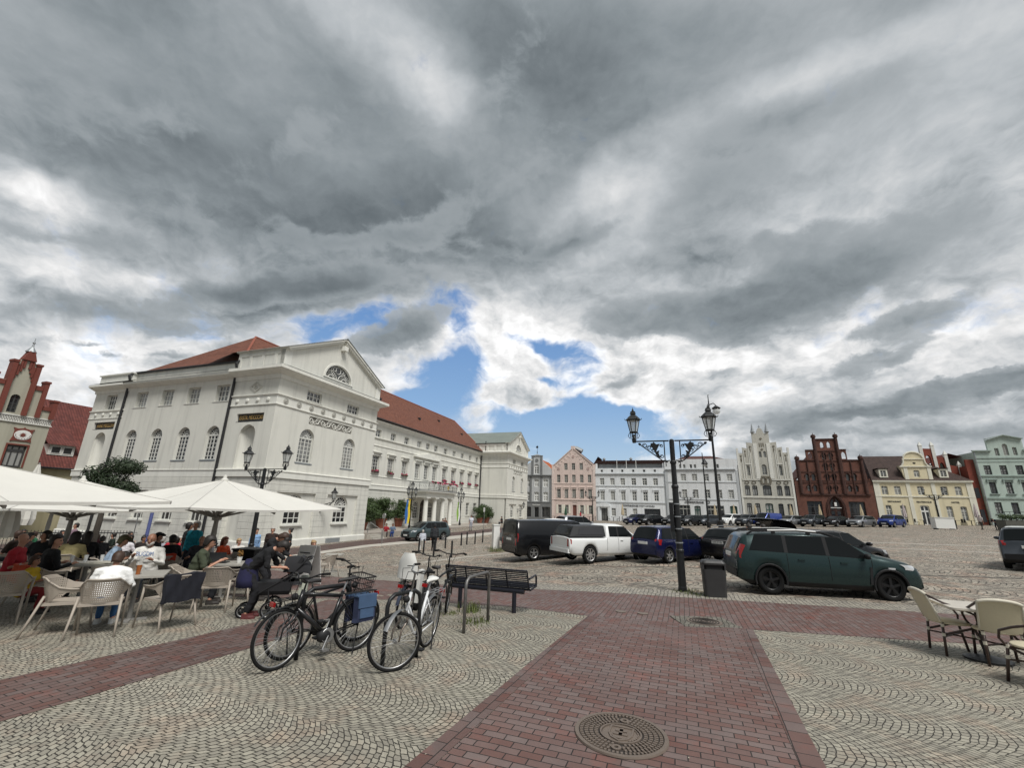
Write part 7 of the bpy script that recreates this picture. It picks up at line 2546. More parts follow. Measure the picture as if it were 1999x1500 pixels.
 if rack:
  m = MB()
  z = r * 2 + .07
  for y in (-.06, 0, .06):
   m.tube([(-.30, y, z), (-.82, y, z)], .007, 5)
  for x in (-.45, -.65, -.82):
   m.tube([(x, -.065, z), (x, .065, z)], .007, 5)
  for y in (-.065, .065):
   m.tube([(-.55, y, z), ra + Vector((0, y, 0))], .006, 4)
   m.tube([(-.75, y, z), ra + Vector((0, y, 0))], .006, 4)
  m.build('luggage_rack', M_ALU if style == 'step' else M_BLACKPL, o)
 m = MB(); m.sphere(hd1 + Vector((.11, 0, -.05)), .045, 10, 7); m.build('front_lamp', M_BLACKPL, o, shade=True)
 m = MB(); m.box((-.86, 0, r * 2 + .03), (.03, .09, .05)); m.build('rear_light', M_TAIL, o)
 if basket:
  m = MB()
  b0 = hd1 + Vector((.22, 0, .0))
  for i, z in enumerate((-.16, -.08, .0, .08)):
   k = .75 + .083 * i
   hx, hy = .13 * k, .18 * k
   m.tube([b0 + Vector((x, y, z)) for x, y in ((-hx, -hy), (hx, -hy), (hx, hy), (-hx, hy))], .006 if i < 3 else .010, 4, closed=True)
  for i in range(28):
   t = i / 28 * 4
   sd_, f = int(t), t % 1
   pts = [(-1, -1), (1, -1), (1, 1), (-1, 1), (-1, -1)]
   x, y = lerp(pts[sd_][0], pts[sd_ + 1][0], f), lerp(pts[sd_][1], pts[sd_ + 1][1], f)
   m.tube([b0 + Vector((x * .098, y * .135, -.16)), b0 + Vector((x * .13, y * .18, .08))], .0035, 3)
  for i in range(6):
   m.tube([b0 + Vector((-.1 + .04 * i, -.135, -.16)), b0 + Vector((-.1 + .04 * i, .135, -.16))], .004, 3)
  m.build('wire_basket', M_BLACKPL, o)
 if bags:
  for s in (-1, 1):
   m = MB()
   m.ring([[Vector((x, s * y, z)) for x, y in ((-.76, .07), (-.44, .07), (-.46, .165), (-.74, .165))] for z in (.38, .43, .66, .71)])
   m.v = [(v[0] * (1.0 if v[2] > .4 else .96), v[1] * (1.0 if .4 < v[2] < .7 else .93), v[2]) for v in m.v]
   b_ = m.build('pannier', M_BAGDARK, o)
   m = MB()
   m.bx(-.765, -.435, s * .065, s * .175, .71, .73)
   m.bx(-.745, -.455, s * .164, s * .18, .56, .72)
   m.bx(-.71, -.49, s * .161, s * .175, .43, .55)
   m.build('flap', M_BAGBLUE, b_)
 if childseat:
  m = MB()
  P = []
  for i in range(9):
   a = -1.2 + 2.4 * i / 8
   P.append([(-.62 - .14 * math.cos(a) + .0, .19 * math.sin(a), z) if z < 1.1 else (-.66 - .12 * math.cos(a), .13 * math.sin(a) * (1.25 - z) / .15 * .6 + .09 * math.sin(a), z) for z in (.82, .9, 1.0, 1.1, 1.18, 1.24)])
  m.grid(P)
  m.grid([[Vector(p) + Vector((.025, 0, 0)) for p in row][::-1] for row in P])
  cs_ = m.build('child_seat', M_SEATWHITE, o, shade=True)
  m = MB()
  m.bx(-.68, -.34, -.14, .14, .80, .85)
  for s in (-1, 1):
   m.ring([[Vector((x, s * .16 + y, z)) for x, y in ((-.5, -.03), (-.36, -.03), (-.36, .03), (-.5, .03))] for z in (.42, .55, .80, .95)])
  m.build('leg_guard', M_SEATWHITE, cs_)
  m = MB()
  m.bx(-.70, -.66, -.12, .12, .88, 1.15)
  m.bx(-.66, -.40, -.12, .12, .851, .88)
  m.build('cushion', M_BLACKPL, cs_)
 return o
GBK = 'bicycles at the stands'
bicycle('black electric bicycle with blue panniers standing in front, nearest the brick side strip', at(690, 1272), at(535, 1311), M_FBLACK, 4, 8, bags=True, ebike=True, group=GBK)
bicycle('black bicycle with a wire front basket behind the blue pannier bicycle', at(552, 1290), at(692, 1252), M_FBLACK, 5, -20, basket=True, group=GBK, stem=1.6)
bicycle('white step-through bicycle with taupe fork nearest to the viewer', at(842, 1257), at(746, 1324), M_FWHITE, -5, -46, style='step', fork=M_TAUPE, saddlem=M_SEATWHITE, guardm=M_ALU, group=GBK, stem=2.0)
bicycle('dark bicycle carrying a white child seat behind the white bicycle', at(768, 1236), at(846, 1196), M_FBLACK, 4, -10, childseat=True, ebike=True, guardm=paint('blue_grey_guard', (.05, .06, .09), .3), group=GBK, stem=1.6)
bicycle('black bicycle with raised handlebar beside the bench end', at(812, 1232), at(882, 1192), M_FBLACK, 6, 14, group=GBK, stem=1.9)
GB2 = 'bicycles by the town hall side wall'
for k, (pa, pb, wd_) in enumerate((((268, 1085), (292, 1068), 'left of the red-clad woman'), ((286, 1088), (308, 1070), 'just left of the red-clad woman'), ((306, 1086), (330, 1070), 'behind the teal jacket'), ((372, 1082), (398, 1070), 'right of the teal jacket'), ((398, 1080), (424, 1068), 'behind the parasol pole'))):
 a, b = px_at(*pa, 25 - .3 * k), px_at(*pb, 26 - .3 * k)
 bicycle('dark parked bicycle by the town hall side wall, ' + wd_, a, b, M_FBLACK, 3, 10 * (-1) ** k, group=GB2, fine=False, basket=k == 1)
# ------------------------------------------------------------------ cafe terrace
M_CANVAS = mat('parasol_canvas', lambda t: (lambda n: (setb(t, col=t.vmath('SCALE', (.60, .585, .54), scale=t.math('MULTIPLY_ADD', n, .16, .90)), rough=.9, spec=.2, nrm=bump(t, n, .5, .05))))(t.noise(objc(t), 1.6, 5, .6)))
M_SEAM = plain('canvas_seam', (.46, .45, .42), .9)
M_POLEG = plain('parasol_pole', (.30, .29, .27), .5, .3, var=.15)
M_CHAIR = plain('beige_resin', (.35, .305, .255), .55, var=.08)
M_TABLE = plain('table_top_grey', (.34, .325, .29), .45, var=.12)
M_JOINT = plain('dark_joint', (.03, .03, .028), .6)
def parasol(label, c, z_edge, rise, half, rz, group='white cafe parasols', z_hub=None):
 o = thing('cafe_parasol', label, 'parasol', c, R_(rz), group)
 ze = z_edge - c.z
 zt = ze + rise
 m = MB()
 m.lathe([(.045, 0), (.045, ze * .55), (.06, ze * .56), (.068, ze * .66), (.055, ze * .78), (.055, zt - .08)], 12)
 m.build('pole', M_POLEG, o)
 m = MB(); m.bx(-.45, .45, -.45, .45, 0, .06); m.build('base_plate', M_POLEG, o)
 cor = [Vector((sx_ * half, sy_ * half, ze)) for sx_, sy_ in ((-1, -1), (1, -1), (1, 1), (-1, 1))]
 m = MB()
 apex = Vector((0, 0, zt))
 n = 8
 for k in range(4):
  a, b = cor[k], cor[(k + 1) % 4]
  rows = []
  for i in range(n + 1):
   t = .02 + .98 * i / n
   row = []
   for j in range(n + 1):
    e = a.lerp(b, j / n)
    sag = .05 * math.sin(PI * t) * math.sin(PI * j / n) + .05 * t * math.sin(PI * j / n)
    # the cloth is drawn slightly inwards between two ribs
    p = apex.lerp(e, t) - Vector((0, 0, sag))
    p.x -= (e.x * .035 * math.sin(PI * j / n) * t) if k in (1, 3) else 0
    p.y -= (e.y * .035 * math.sin(PI * j / n) * t) if k in (0, 2) else 0
    row.append(p)
   rows.append(row)
  m.grid(rows)
  m.grid([[p, p - Vector((0, 0, .05))] for p in rows[-1]])
 m.build('canopy', M_CANVAS, o)
 m = MB()
 for k in range(4):
  for e in (cor[k], (cor[k] + cor[(k + 1) % 4]) / 2):
   mid = e is not cor[k]
   m.tube([apex.lerp(e, t) + Vector((0, 0, .004 - (.05 * math.sin(PI * t) + .05 * t if mid else 0))) - (Vector((e.x, e.y, 0)) * (.035 * t if mid else 0)) for t in [.03 + .97 * i / 8 for i in range(9)]], .007, 4)
 m.build('seams', M_SEAM, o)
 m = MB(); m.lathe([(.10, zt - .06), (.09, zt + .02), (.05, zt + .05), (.04, zt + .12), (.01, zt + .14)], 10); m.build('finial', M_CANVAS, o)
 hub = Vector((0, 0, ze - .30 if z_hub is None else z_hub))
 for k in range(8):
  if k % 2 == 0:
   e = cor[k // 2] * 1.0
  else:
   e = (cor[k // 2] + cor[(k // 2 + 1) % 4]) / 2
  e = e.copy()
  m = MB()
  top = apex - Vector((0, 0, .13))
  if k % 2:
   e = e * .95 + Vector((0, 0, ze * .05 - .10))
  m.box((top + e - Vector((0, 0, .06))) / 2, ((e - top).length, .03, .045), (e - top).to_track_quat('X', 'Z').to_matrix())
  q = top.lerp(e - Vector((0, 0, .06)), .58)
  m.box((hub + q) / 2, ((q - hub).length, .035, .05), (q - hub).to_track_quat('X', 'Z').to_matrix())
  m.build('rib', M_POLEG, o)
 m = MB(); m.lathe([(.10, hub.z - .06), (.12, hub.z - .04), (.12, hub.z + .04), (.10, hub.z + .06)], 10); m.build('hub', M_POLEG, o)
 return o
parasol('main white square parasol, its whole pole visible left of the double lamp post', on_ground(-7.85, 12.3), 1.84, .70, 2.2, -22)
parasol('large white parasol cut by the left photo edge, nearest to the viewer', on_ground(-9.0, 7.2), 1.955, .60, 2.12, -22)
parasol('white parasol in the middle, behind the large one at the left edge', on_ground(-12.3, 12.9), 1.70, .74, 2.1, -22)
parasol('rearmost white parasol, mostly hidden by the middle one', on_ground(-17.2, 17.2), 1.80, .70, 2.0, -20)
def closed_parasol(label, loc, h=3.0, m=None, group='closed parasols before the houses', w_=.28):
 o = thing('closed_parasol', label, 'parasol', loc, rnd.uniform(0, 3), group)
 mb = MB(); mb.lathe([(.35, 0), (.35, .08), (.035, .09), (.035, h)], 8); mb.build('pole', M_POLEG, o)
 mb = MB()
 rings = []
 for z, r in ((h * .36, w_ * .85), (h * .42, w_), (h * .6, w_ * .85), (h * .85, w_ * .42), (h * .98, .05)):
  rings.append([Vector((math.cos(2 * PI * j / 16) * r * (1 if j % 2 else .68), math.sin(2 * PI * j / 16) * r * (1 if j % 2 else .68), z)) for j in range(16)])
 mb.ring(rings)
 mb.build('folded_cloth', m or M_CANVASY, o)
M_CANVASY = plain('cream_cloth', (.52, .44, .30), .9, var=.15)
M_CANVASP = plain('pale_pink_cloth', (.55, .48, .48), .9, var=.15)
M_CANVASG = plain('dark_green_cloth', (.03, .09, .05), .9, var=.15)
closed_parasol('closed dark green parasol before the pink house', row_pt(-5.4, 2.2), 2.6, M_CANVASG)
for u, w_, m_ in ((5.2, 'before the white hotel windows', M_CANVASY), (20.9, 'before the right bank window', M_CANVASY), (23.9, 'before the dark green gate of the bank', M_CANVASY), (27.2, 'between the left windows of the ivory gable house', M_CANVASY), (32.4, 'between the right windows of the ivory gable house', M_CANVASY), (36.5, 'before the left window of the brick house', M_CANVASY), (42.1, 'before the right window of the brick house', M_CANVASY), (47.6, 'by the left windows of the yellow hotel', M_CANVASP), (56.2, 'by the right windows of the yellow hotel', M_CANVASP)):
 closed_parasol('closed %s parasol ' % ('pale pink' if m_ is M_CANVASP else 'cream') + w_, row_pt(u, 1.6), 3.1, m_)
q = at(25, 1056, -1.05)
for k, (px, py, yy, w_) in enumerate(((58, 965, 21, 'tall, its folded top rising above the front canopies'), (12, 1010, 17, 'at the left photo edge'))):
 closed_parasol('closed whitish parasol ' + w_, px_at(px, py, yy), 4.4 if k == 0 else 3.0, M_CANVAS, 'closed parasols at the left', .45)
# resin armchair
def cafe_chair_parts(o):
 m = MB()
 # curved perforated back and arms as one shell
 P, n = [], 15
 for i in range(n):
  a = -1.0 + 2.0 * i / (n - 1)          # -1 .. 1 round the sitter
  ang = a * 1.62
  x, y = .27 * math.sin(ang), -.24 * math.cos(ang) * (1.0 if abs(a) < .6 else 1.0)
  if abs(a) > .62:
   t = (abs(a) - .62) / .38
   x = math.copysign(.262 + .02 * t, a)
   y = -.13 + .36 * t
  ztop = .80 - .0 * a if abs(a) < .45 else lerp(.80, .645, sstep((abs(a) - .45) / .35))
  zbot = .46 if abs(a) < .55 else lerp(.46, .60, sstep((abs(a) - .55) / .2))
  lean = .10 if abs(a) < .6 else .02
  P.append([(x * (1 + .05 * j / 4), y - lean * (j / 4) * math.cos(ang), lerp(zbot, ztop, j / 4)) for j in range(5)])
 m.grid(P)
 Q = [[Vector(p) * 1.0 + Vector((-p[0] * .05, -p[1] * .06, 0)) for p in r][::-1] for r in P]
 m.grid(Q)
 m.tube([r[-1] for r in P], .013, 6)
 b = m.build('backrest', M_PERF, o, shade=True)
 m = MB()
 m.ring([[Vector((x, y, z)) for x, y in ((-.24, -.22), (.24, -.22), (.25, .23), (-.25, .23))] for z in (.42, .455)])
 m.build('seat', M_CHAIR, o)
 for sx_ in (-1, 1):
  m = MB()
  m.tube([(sx_ * .25, -.20, .56), (sx_ * .27, -.30, .2), (sx_ * .285, -.36, 0)], [.019, .017, .014], 6)
  m.build('leg', M_CHAIR, o, shade=True)
  m = MB()
  m.tube([(sx_ * .285, .22, .63), (sx_ * .275, .25, .4), (sx_ * .28, .29, 0)], [.019, .017, .014], 6)
  m.build('leg', M_CHAIR, o, shade=True)
def perf(t):
 c = objc(t)
 x, y, z = t.sep(c)
 ang = t.math('ARCTAN2', x, t.math('MULTIPLY', y, -1.0))
 u = t.math('FRACT', t.math('MULTIPLY', ang, 11.0))
 v = t.math('FRACT', t.math('MULTIPLY', z, 34.0))
 hole_ = t.math('MULTIPLY', t.math('MULTIPLY', t.math('GREATER_THAN', t.math('ABSOLUTE', t.math('SUBTRACT', u, .5)), .22), 1.0), t.math('LESS_THAN', t.math('ABSOLUTE', t.math('SUBTRACT', v, .5)), .26))
 mask = t.math('MULTIPLY', t.math('LESS_THAN', z, .77), t.math('LESS_THAN', t.math('ABSOLUTE', ang), 1.1))
 setb(t, col=(.35, .305, .255), rough=.55, alpha=t.math('SUBTRACT', 1.0, t.math('MULTIPLY', hole_, mask)))
M_PERF = mat('perforated_resin', perf)
CHAIR = thing('cafe_chair', '', 'chair', (0, 0, 0), 0, 'beige cafe chairs')
cafe_chair_parts(CHAIR)
def face(px_from, px_to):
 a, b = at(*px_from), at(*px_to)
 return a, math.atan2(-(b.x - a.x), b.y - a.y)
chairs = [
 ((182, 1238), 33, 'beige perforated cafe chair holding the person in the white T-shirt, nearest to the viewer'),
 ((113, 1236), -62, 'empty beige cafe chair turned sideways left of the white T-shirt sitter'),
 ((318, 1225), 68, 'beige cafe chair with a dark jacket hung over its back'),
 ((414, 1192), 20, 'empty beige cafe chair with its back to the viewer before the laptop'),
 ((352, 1192), -65, 'beige cafe chair of the man at the laptop'),
 ((62, 1190), -20, 'beige cafe chair carrying the orange bag'),
 ((478, 1172), 75, 'beige cafe chair right of the laptop table beside the bending woman'),
 ((262, 1165), 200, 'beige cafe chair of the bearded man in the white sweater'),
 ((196, 1165), -40, 'beige cafe chair of the man in the blue shirt and cap'),
 ((112, 1150), 20, 'beige cafe chair of the sitter in the beige shirt'),
 ((-12, 1218), 40, 'beige cafe chair cut by the left photo edge'),
 ((316, 1150), 30, 'beige cafe chair with orange-red cushion behind the white sweater'),
 ((636, 1128), 80, 'beige cafe chair at the table behind the pram'),
 ((606, 1130), 200, 'beige cafe chair of the girl in the black top'),
 ((440, 1135), 160, 'beige cafe chair of the woman in orange'),
 ((223, 1130), 30, 'beige cafe chair of the sitter in the white printed shirt'),
]
def put_chair(px, rz, lb, first=[True]):
 if first[0]:
  CHAIR.location, CHAIR.rotation_euler, CHAIR['label'] = at(*px), (0, 0, R_(rz)), lb
  first[0] = False
 else:
  dup(CHAIR, lb, at(*px), R_(rz))
for c in chairs:
 put_chair(*c)
def table(label, loc, rz, w_, d_, h=.74, group='cafe tables', topm=None):
 o = thing('cafe_table', label, 'table', loc, R_(rz), group)
 m = MB(); m.bx(-w_ / 2, w_ / 2, -d_ / 2, d_ / 2, h - .03, h); m.build('table_top', topm or M_TABLE, o)
 m = MB(); m.cyl((0, 0, .03), (0, 0, h - .031), .035); m.bx(-.25, .25, -.04, .04, 0, .03); m.bx(-.04, .04, -.25, .25, .001, .031) ; m.build('pedestal', M_POLEG, o)
 return o
T1 = at(250, 1212)
table('grey table between the white T-shirt sitter and the bearded man', T1, 30, .8, .8)
T2 = at(428, 1168)
table('grey table carrying the laptop and a white flower pot', T2, 10, 1.1, .75)
T3 = at(150, 1176)
table('grey table with glasses and newspapers left of the blue shirt', T3, 25, 1.2, .8)
T4 = at(648, 1118)
table('small grey table behind the pram with the girl in the black top', T4, 10, .7, .7)
T5 = at(85, 1120)
table('table of the far left group under the parasols', T5, 20, 1.2, .8)
T6 = at(330, 1122)
table('table between the dark hooded men', T6, 20, .9, .8)
def on_table(o, T, dx, dy, name, label, cat, mb, m, z=.741, group=None):
 ob = mb.build(name, m, None, loc=(T.x + dx, T.y + dy, T.z + z))
 return tag(ob, label, cat, group)
M_BEER = plain('amber_drink', (.30, .09, .02), .15, var=.1, coat=.5)
M_GLASSW = mat('drinking_glass', lambda t: setb(t, col=(.8, .82, .82), rough=.05, alpha=.35, spec=.8))
m = MB(); m.lathe([(.032, 0), (.038, .15), (.036, .15)], 12); on_table(m, T1, .05, -.1, 'beer_glass', 'glass of amber drink before the bearded man', 'glass', m, M_BEER)
for k, (dx, dy) in enumerate(((-.15, .1), (.1, .2), (-.3, -.05))):
 m = MB(); m.lathe([(.03, 0), (.036, .14), (.033, .14), (.028, .01)], 12); on_table(m, T3, dx, dy, 'glass', 'clear drinking glass on the table with the newspapers', 'glass', m, M_GLASSW, group='glasses on the newspaper table')
m = MB(); m.bx(-.2, .2, -.14, .14, 0, .012); m.bx(-.12, .3, -.02, .22, .013, .022); on_table(m, T3, .25, -.1, 'newspaper', 'folded pale newspapers on the left cafe table', 'newspaper', m, plain('newsprint', (.45, .43, .36), .9, var=.3, scale=20))
o = thing('laptop', 'open grey laptop on the cafe table', 'laptop', (T2.x - .12, T2.y - .05, T2.z + .742), R_(12))
m = MB(); m.bx(-.17, .17, -.12, .12, 0, .018); m.build('keyboard_base', M_BIN, o)
m = MB(); m.box((0, -.15, .125), (.34, .012, .23), (R_(15), 0, 0)); m.build('screen_lid', plain('laptop_grey', (.055, .058, .065), .4, .5), o)
o = thing('flower_pot', 'small white flower pot with orange flowers on the laptop table', 'flower pot', (T2.x + .28, T2.y + .02, T2.z + .742))
m = MB(); m.lathe([(.04, 0), (.058, .13), (.062, .13), (.052, .12)], 14); m.build('pot', M_WHITE, o)
crown(60, [(0, 0, .2, .07, .07, .09)], .03, 3, M_LEAF).build('flowers', plain('orange_bloom', (.25, .13, .03), .8, var=.8, scale=30), o)
# jacket over the chair, orange bag
def drape(label, name, cat, px, rz, m_, w_, h_, zt, thick=.05, dy=-.27):
 o_ = MB()
 P = []
 for i in range(9):
  x = -w_ / 2 + w_ * i / 8
  P.append([(x, dy - thick + .025 * math.sin(i * 2.1 + j), zt - h_ * j / 6 + .012 * math.sin(i * 1.3)) for j in range(7)])
 o_.grid(P)
 o_.grid([[Vector(p) + Vector((0, thick + .03, 0)) for p in r][::-1] for r in P])
 for e in (0, 8):
  o_.grid([[p, Vector(p) + Vector((0, thick + .03, 0))] for p in P[e]])
 o_.grid([[r[0], Vector(r[0]) + Vector((0, thick + .03, 0))] for r in P])
 ob = o_.build(name, m_, None, loc=at(*px), rot=(0, 0, R_(rz)), shade=True)
 tag(ob, label, cat)
M_NAVYC = plain('navy_cloth', (.010, .011, .018), .9, var=.4, bmp=.006)
M_ORANGE = plain('orange_cloth', (.48, .055, .012), .75, var=.25, bmp=.004)
drape('dark navy jacket hanging over the cafe chair back', 'jacket', 'jacket', (318, 1225), 68, M_NAVYC, .58, .42, .83, .06)
drape('bright orange bag hanging on the chair of the woman in black', 'shoulder_bag', 'bag', (62, 1190), -20, M_ORANGE, .46, .30, .80, .09)
drape('orange red cushion on the chair behind the white sweater', 'cushion', 'cushion', (316, 1150), 30, plain('red_orange_cloth', (.42, .04, .012), .8), .34, .16, .86, .04)
# black planter bins behind the bending woman
o = thing('planter_box', 'black square planter bin behind the bending woman', 'planter', px_at(487, 1096, 15.5), R_(-10)); m = MB(); m.bx(-.4, .4, -.35, .35, 0, .92); m.build('body', M_BLACKPL, o); m = MB(); m.bx(-.43, .43, -.38, .38, .921, .97); m.build('rim', M_BLACKPL, o)
# menu board
o = thing('menu_board', 'white framed menu board standing behind the girl in the black top', 'menu board', px_at(598, 1120, 14.2), R_(-24))
for s_, nm in ((-1, 'front'), (1, 'rear')):
 m = MB(); m.box((0, s_ * .18, .55), (.66, .025, 1.12), (R_(s_ * 12), 0, 0)); b = m.build('board', M_WHITE, o)
 m = MB(); m.box((0, s_ * .20, .57), (.58, .012, 1.0), (R_(s_ * 12), 0, 0)); m.build('poster', M_WHITE, b)
 if s_ < 0:
  m = MB()
  for k in range(7):
   m.box((-.05 * (k % 2), -.222 + .20 * (.86 - .12 * k - .57) * -1.06 * 0 + (.86 - .12 * k - .57) * .2126, .90 - .115 * k), (.42 - .08 * (k % 3), .004, .03), (R_(-12), 0, 0))
  m.build('print', M_SIGNBLACK, b)
# pram
M_PRAM = plain('pram_cloth', (.013, .013, .015), .9, var=.4, bmp=.005)
a, b = at(521, 1212), at(489, 1202)
o = thing('pram', 'black three-wheeled pram with tilted hood beside the bending woman', 'pram', (a + b) / 2 + Vector((.1, .15, 0)), R_(20))
for p, r in (((.02, -.28, .15), .15), ((-.42, -.12, .12), .12), ((.02, .26, .15), .15), ((-.42, .10, .12), .12)):
 t_, rm_, sp_ = bike_wheel(r, .018)
 w_ = MB()
 for k in range(6):
  aa = 2 * PI * k / 6
  w_.tube([(0, 0, 0), ((r - .03) * math.cos(aa), 0, (r - .03) * math.sin(aa))], .010, 4)
 wo = w_.build('wheel', M_BLACKPL, o, loc=p, rot=(0, 0, 0))
 link('tyre', t_, wo); link('rim', rm_, wo)
m = MB()
for s_ in (-1, 1):
 m.tube([(-.42, s_ * .11, .14), (-.2, s_ * .2, .42), (.3, s_ * .24, .72), (.52, s_ * .24, .98)], .014, 6)
 m.tube([(.02, s_ * .26, .15), (-.05, s_ * .22, .48)], .014, 6)
m.tube([(.52, -.24, .98), (.6, -.2, 1.0), (.6, .2, 1.0), (.52, .24, .98)], .018, 6)
m.build('frame', M_BLACKPL, o)
m = MB(); m.ring([[Vector((x + dx, y * k, z)) for x, y in ((-.35, -.2), (.3, -.22), (.3, .22), (-.35, .2))] for z, k, dx in ((.38, .8, 0), (.45, 1, 0), (.60, 1.05, .05))]); m.ring([[Vector((x, y, z)) for y, z in ((-.22, .55), (.22, .55), (.2, .60), (-.2, .60))] for x in (.2, .35, .5)]); m.box((.33, 0, .80), (.06, .42, .5), (0, .5, 0)); m.build('seat', M_PRAM, o, shade=False)
m = MB()
P = [[(.30 + .36 * math.cos(aa) * 1.0, .24 * math.sin(bb_), .68 + .36 * math.sin(aa) * max(.25, math.cos(bb_) ** .5)) for bb_ in [-1.5 + 3.0 * j / 8 for j in range(9)]] for aa in [.5 + 1.5 * i / 7 for i in range(8)]]
m.grid(P); m.build('hood', M_PRAM, o, shade=True)
m = MB(); m.ring([[Vector((.52 + x, y, z)) for x, y in ((-.07, -.18), (.07, -.18), (.07, .18), (-.07, .18))] for z in (.3, .36, .66)]); m.build('hanging_bag', plain('pale_shopping_bag', (.38, .40, .33), .8, var=.5, scale=6), o)
# rattan bistro set at the right edge
M_RAT = plain('dark_bamboo', (.045, .026, .020), .4, var=.4, scale=14)
M_BIND = plain('cream_binding', (.60, .56, .46), .6)
M_WEAVE = plain('cream_textilene', (.56, .50, .36), .75, var=.08, scale=30)
def bistro(o):
 m = MB()
 P = []
 for i in range(11):
  a = -1 + 2 * i / 10
  x = .235 * math.sin(a * 1.25) / math.sin(1.25)
  P.append([(x, -.20 - .05 * math.cos(a * 1.3) - .13 * t_, .47 + t_ * (.44 - .05 * a * a)) for t_ in [j / 6 for j in range(7)]])
 m.grid(P)
 m.build('backrest', M_WEAVE, o, shade=True)
 m = MB()
 top = [r[-1] for r in P]
 m.tube(top, .023, 8)
 m.tube([P[0][0]] + P[0][1:], .014, 6); m.tube(P[-1], .014, 6)
 m.build('back_rim', M_BIND, o, shade=True)
 m = MB()
 m.lathe([(.02, .44), (.25, .445), (.265, .46), (.25, .475), (.02, .48)], 24)
 m.v = [(v[0], v[1] * .95, v[2]) for v in m.v]
 m.build('seat', M_WEAVE, o, shade=True)
 for s_ in (-1, 1):
  m = MB()
  e = top[0] if s_ < 0 else top[-1]
  m.tube([e, (s_ * .285, -.16, .76), (s_ * .295, .05, .69), (s_ * .285, .2, .62), (s_ * .25, .24, .52), (s_ * .2, .2, .42), (s_ * .21, -.2, .30)], .0165, 7)
  m.build('armrest', M_RAT, o, shade=True)
  for y0_, y1_ in ((.19, .27), (-.19, -.23)):
   m = MB()
   m.tube([(s_ * .20, y0_, .47), (s_ * .225, y1_, 0)], .018, 7)
   l_ = m.build('leg', M_RAT, o, shade=True)
   for z in (.43, .30):
    m = MB()
    t_ = (.47 - z) / .47
    m.cyl((s_ * lerp(.20, .225, t_), lerp(y0_, y1_, t_), z - .022), (s_ * lerp(.20, .225, t_), lerp(y0_, y1_, t_), z + .022), .023, n=8)
    m.build('binding', M_BIND, l_)
 m = MB()
 m.tube([(-.21, .22, .27), (.21, -.21, .27)], .012, 5); m.tube([(.21, .22, .27), (-.21, -.21, .27)], .012, 5)
 m.build('stretcher', M_RAT, o)
RC = thing('bistro_chair', 'cream and dark bamboo bistro chair seen from the side, left of the table', 'chair', at(1868, 1278), R_(-108), 'bistro chairs at the right edge')
bistro(RC)
dup(RC, 'cream and dark bamboo bistro chair with its back to the viewer before the table', at(1962, 1300), R_(-30))
dup(RC, 'cream bistro chair cut by the right photo edge, nearest to the viewer', at(2048, 1345), R_(15))
q = at(1856, 1187, z=.75) + Vector((.755, .12, -.75))
o = thing('bistro_table', 'round-cornered pale bistro table at the right photo edge', 'table', q, R_(-24))
m = MB(); m.ring([rrect(.62, .40, .06, .71), rrect(.64, .42, .06, .725), rrect(.64, .42, .06, .75)]); m.build('table_top', plain('stone_table_top', (.50, .46, .40), .35, var=.25, scale=5), o)
m = MB(); m.cyl((-.2, 0, .08), (-.2, 0, .709), .035); m.lathe([(.27, 0), (.27, .035), (.20, .05), (.05, .08)], 20, (-.2, 0, 0)); m.build('pedestal', M_BLACKIRON, o)
# far terrace clutter and things on the square
o = thing('white_stand', 'white closed sales stand on the square before the yellow hotel', 'stand', px_at(1843, 1034, 55), R_(-16))
m = MB(); m.bx(-.95, .95, -.5, .5, .12, 1.35); m.build('body', M_WHITE, o); m = MB(); m.bx(-1.0, 1.0, -.55, .55, 1.351, 1.42); m.build('lid', M_WHITE, o)
for sx_ in (-.8, .8):
 m = MB(); m.bx(sx_ - .05, sx_ + .05, -.4, .4, 0, .119); m.build('foot', M_BLACKPL, o)
m = MB(); m.bx(.96, 1.1, -.45, .3, .1, 1.1); m.build('side_panel', M_BLACKPL, o)
o = thing('hedge_planter', 'raised planter with clipped hedge at the right photo edge', 'planter', px_at(2030, 1030, 50), R_(-20))
m = MB(); m.bx(-3.2, 4, -.8, .8, 0, 1.15); m.build('wall', plain('dark_planter_stone', (.10, .10, .085), .9, var=.3), o)
crown(2600, [(x * .6 - 2.9, 0, 1.45, .42, .6, .34) for x in range(11)], .09, 9, M_LEAF).build('hedge', M_LEAF, o)
m = MB()
for k in range(9):
 m.tube([(-3.1 + .45 * k, -.84, 1.1), (-3.1 + .45 * k, -.84, 2.0)], .025, 5)
m.tube([(-3.2, -.84, 2.0), (.6, -.84, 2.0)], .03, 5)
m.build('railing', M_BLACKIRON, o)
TBL = thing('terrace_table_set', 'dark outdoor table with chairs before the house fronts', 'table set', row_pt(-7.6, 2.2), R_(-20), 'terrace table sets across the square')
m = MB(); m.bx(-.4, .4, -.4, .4, .70, .74); m.cyl((0, 0, 0), (0, 0, .70), .05); m.build('table', M_BLACKPL, TBL)
for s_ in (-1, 1):
 m = MB(); m.bx(s_ * .85 - .22, s_ * .85 + .22, -.22, .22, .42, .47); m.bx(s_ * 1.05 - .03, s_ * 1.05 + .03, -.22, .22, .47, .9)
 for x in (-.2, .2):
  for y in (-.2, .2):
   m.bx(s_ * .85 + x - .02, s_ * .85 + x + .02, y - .02, y + .02, 0, .419)
 m.build('chair', M_BLACKPL, TBL)
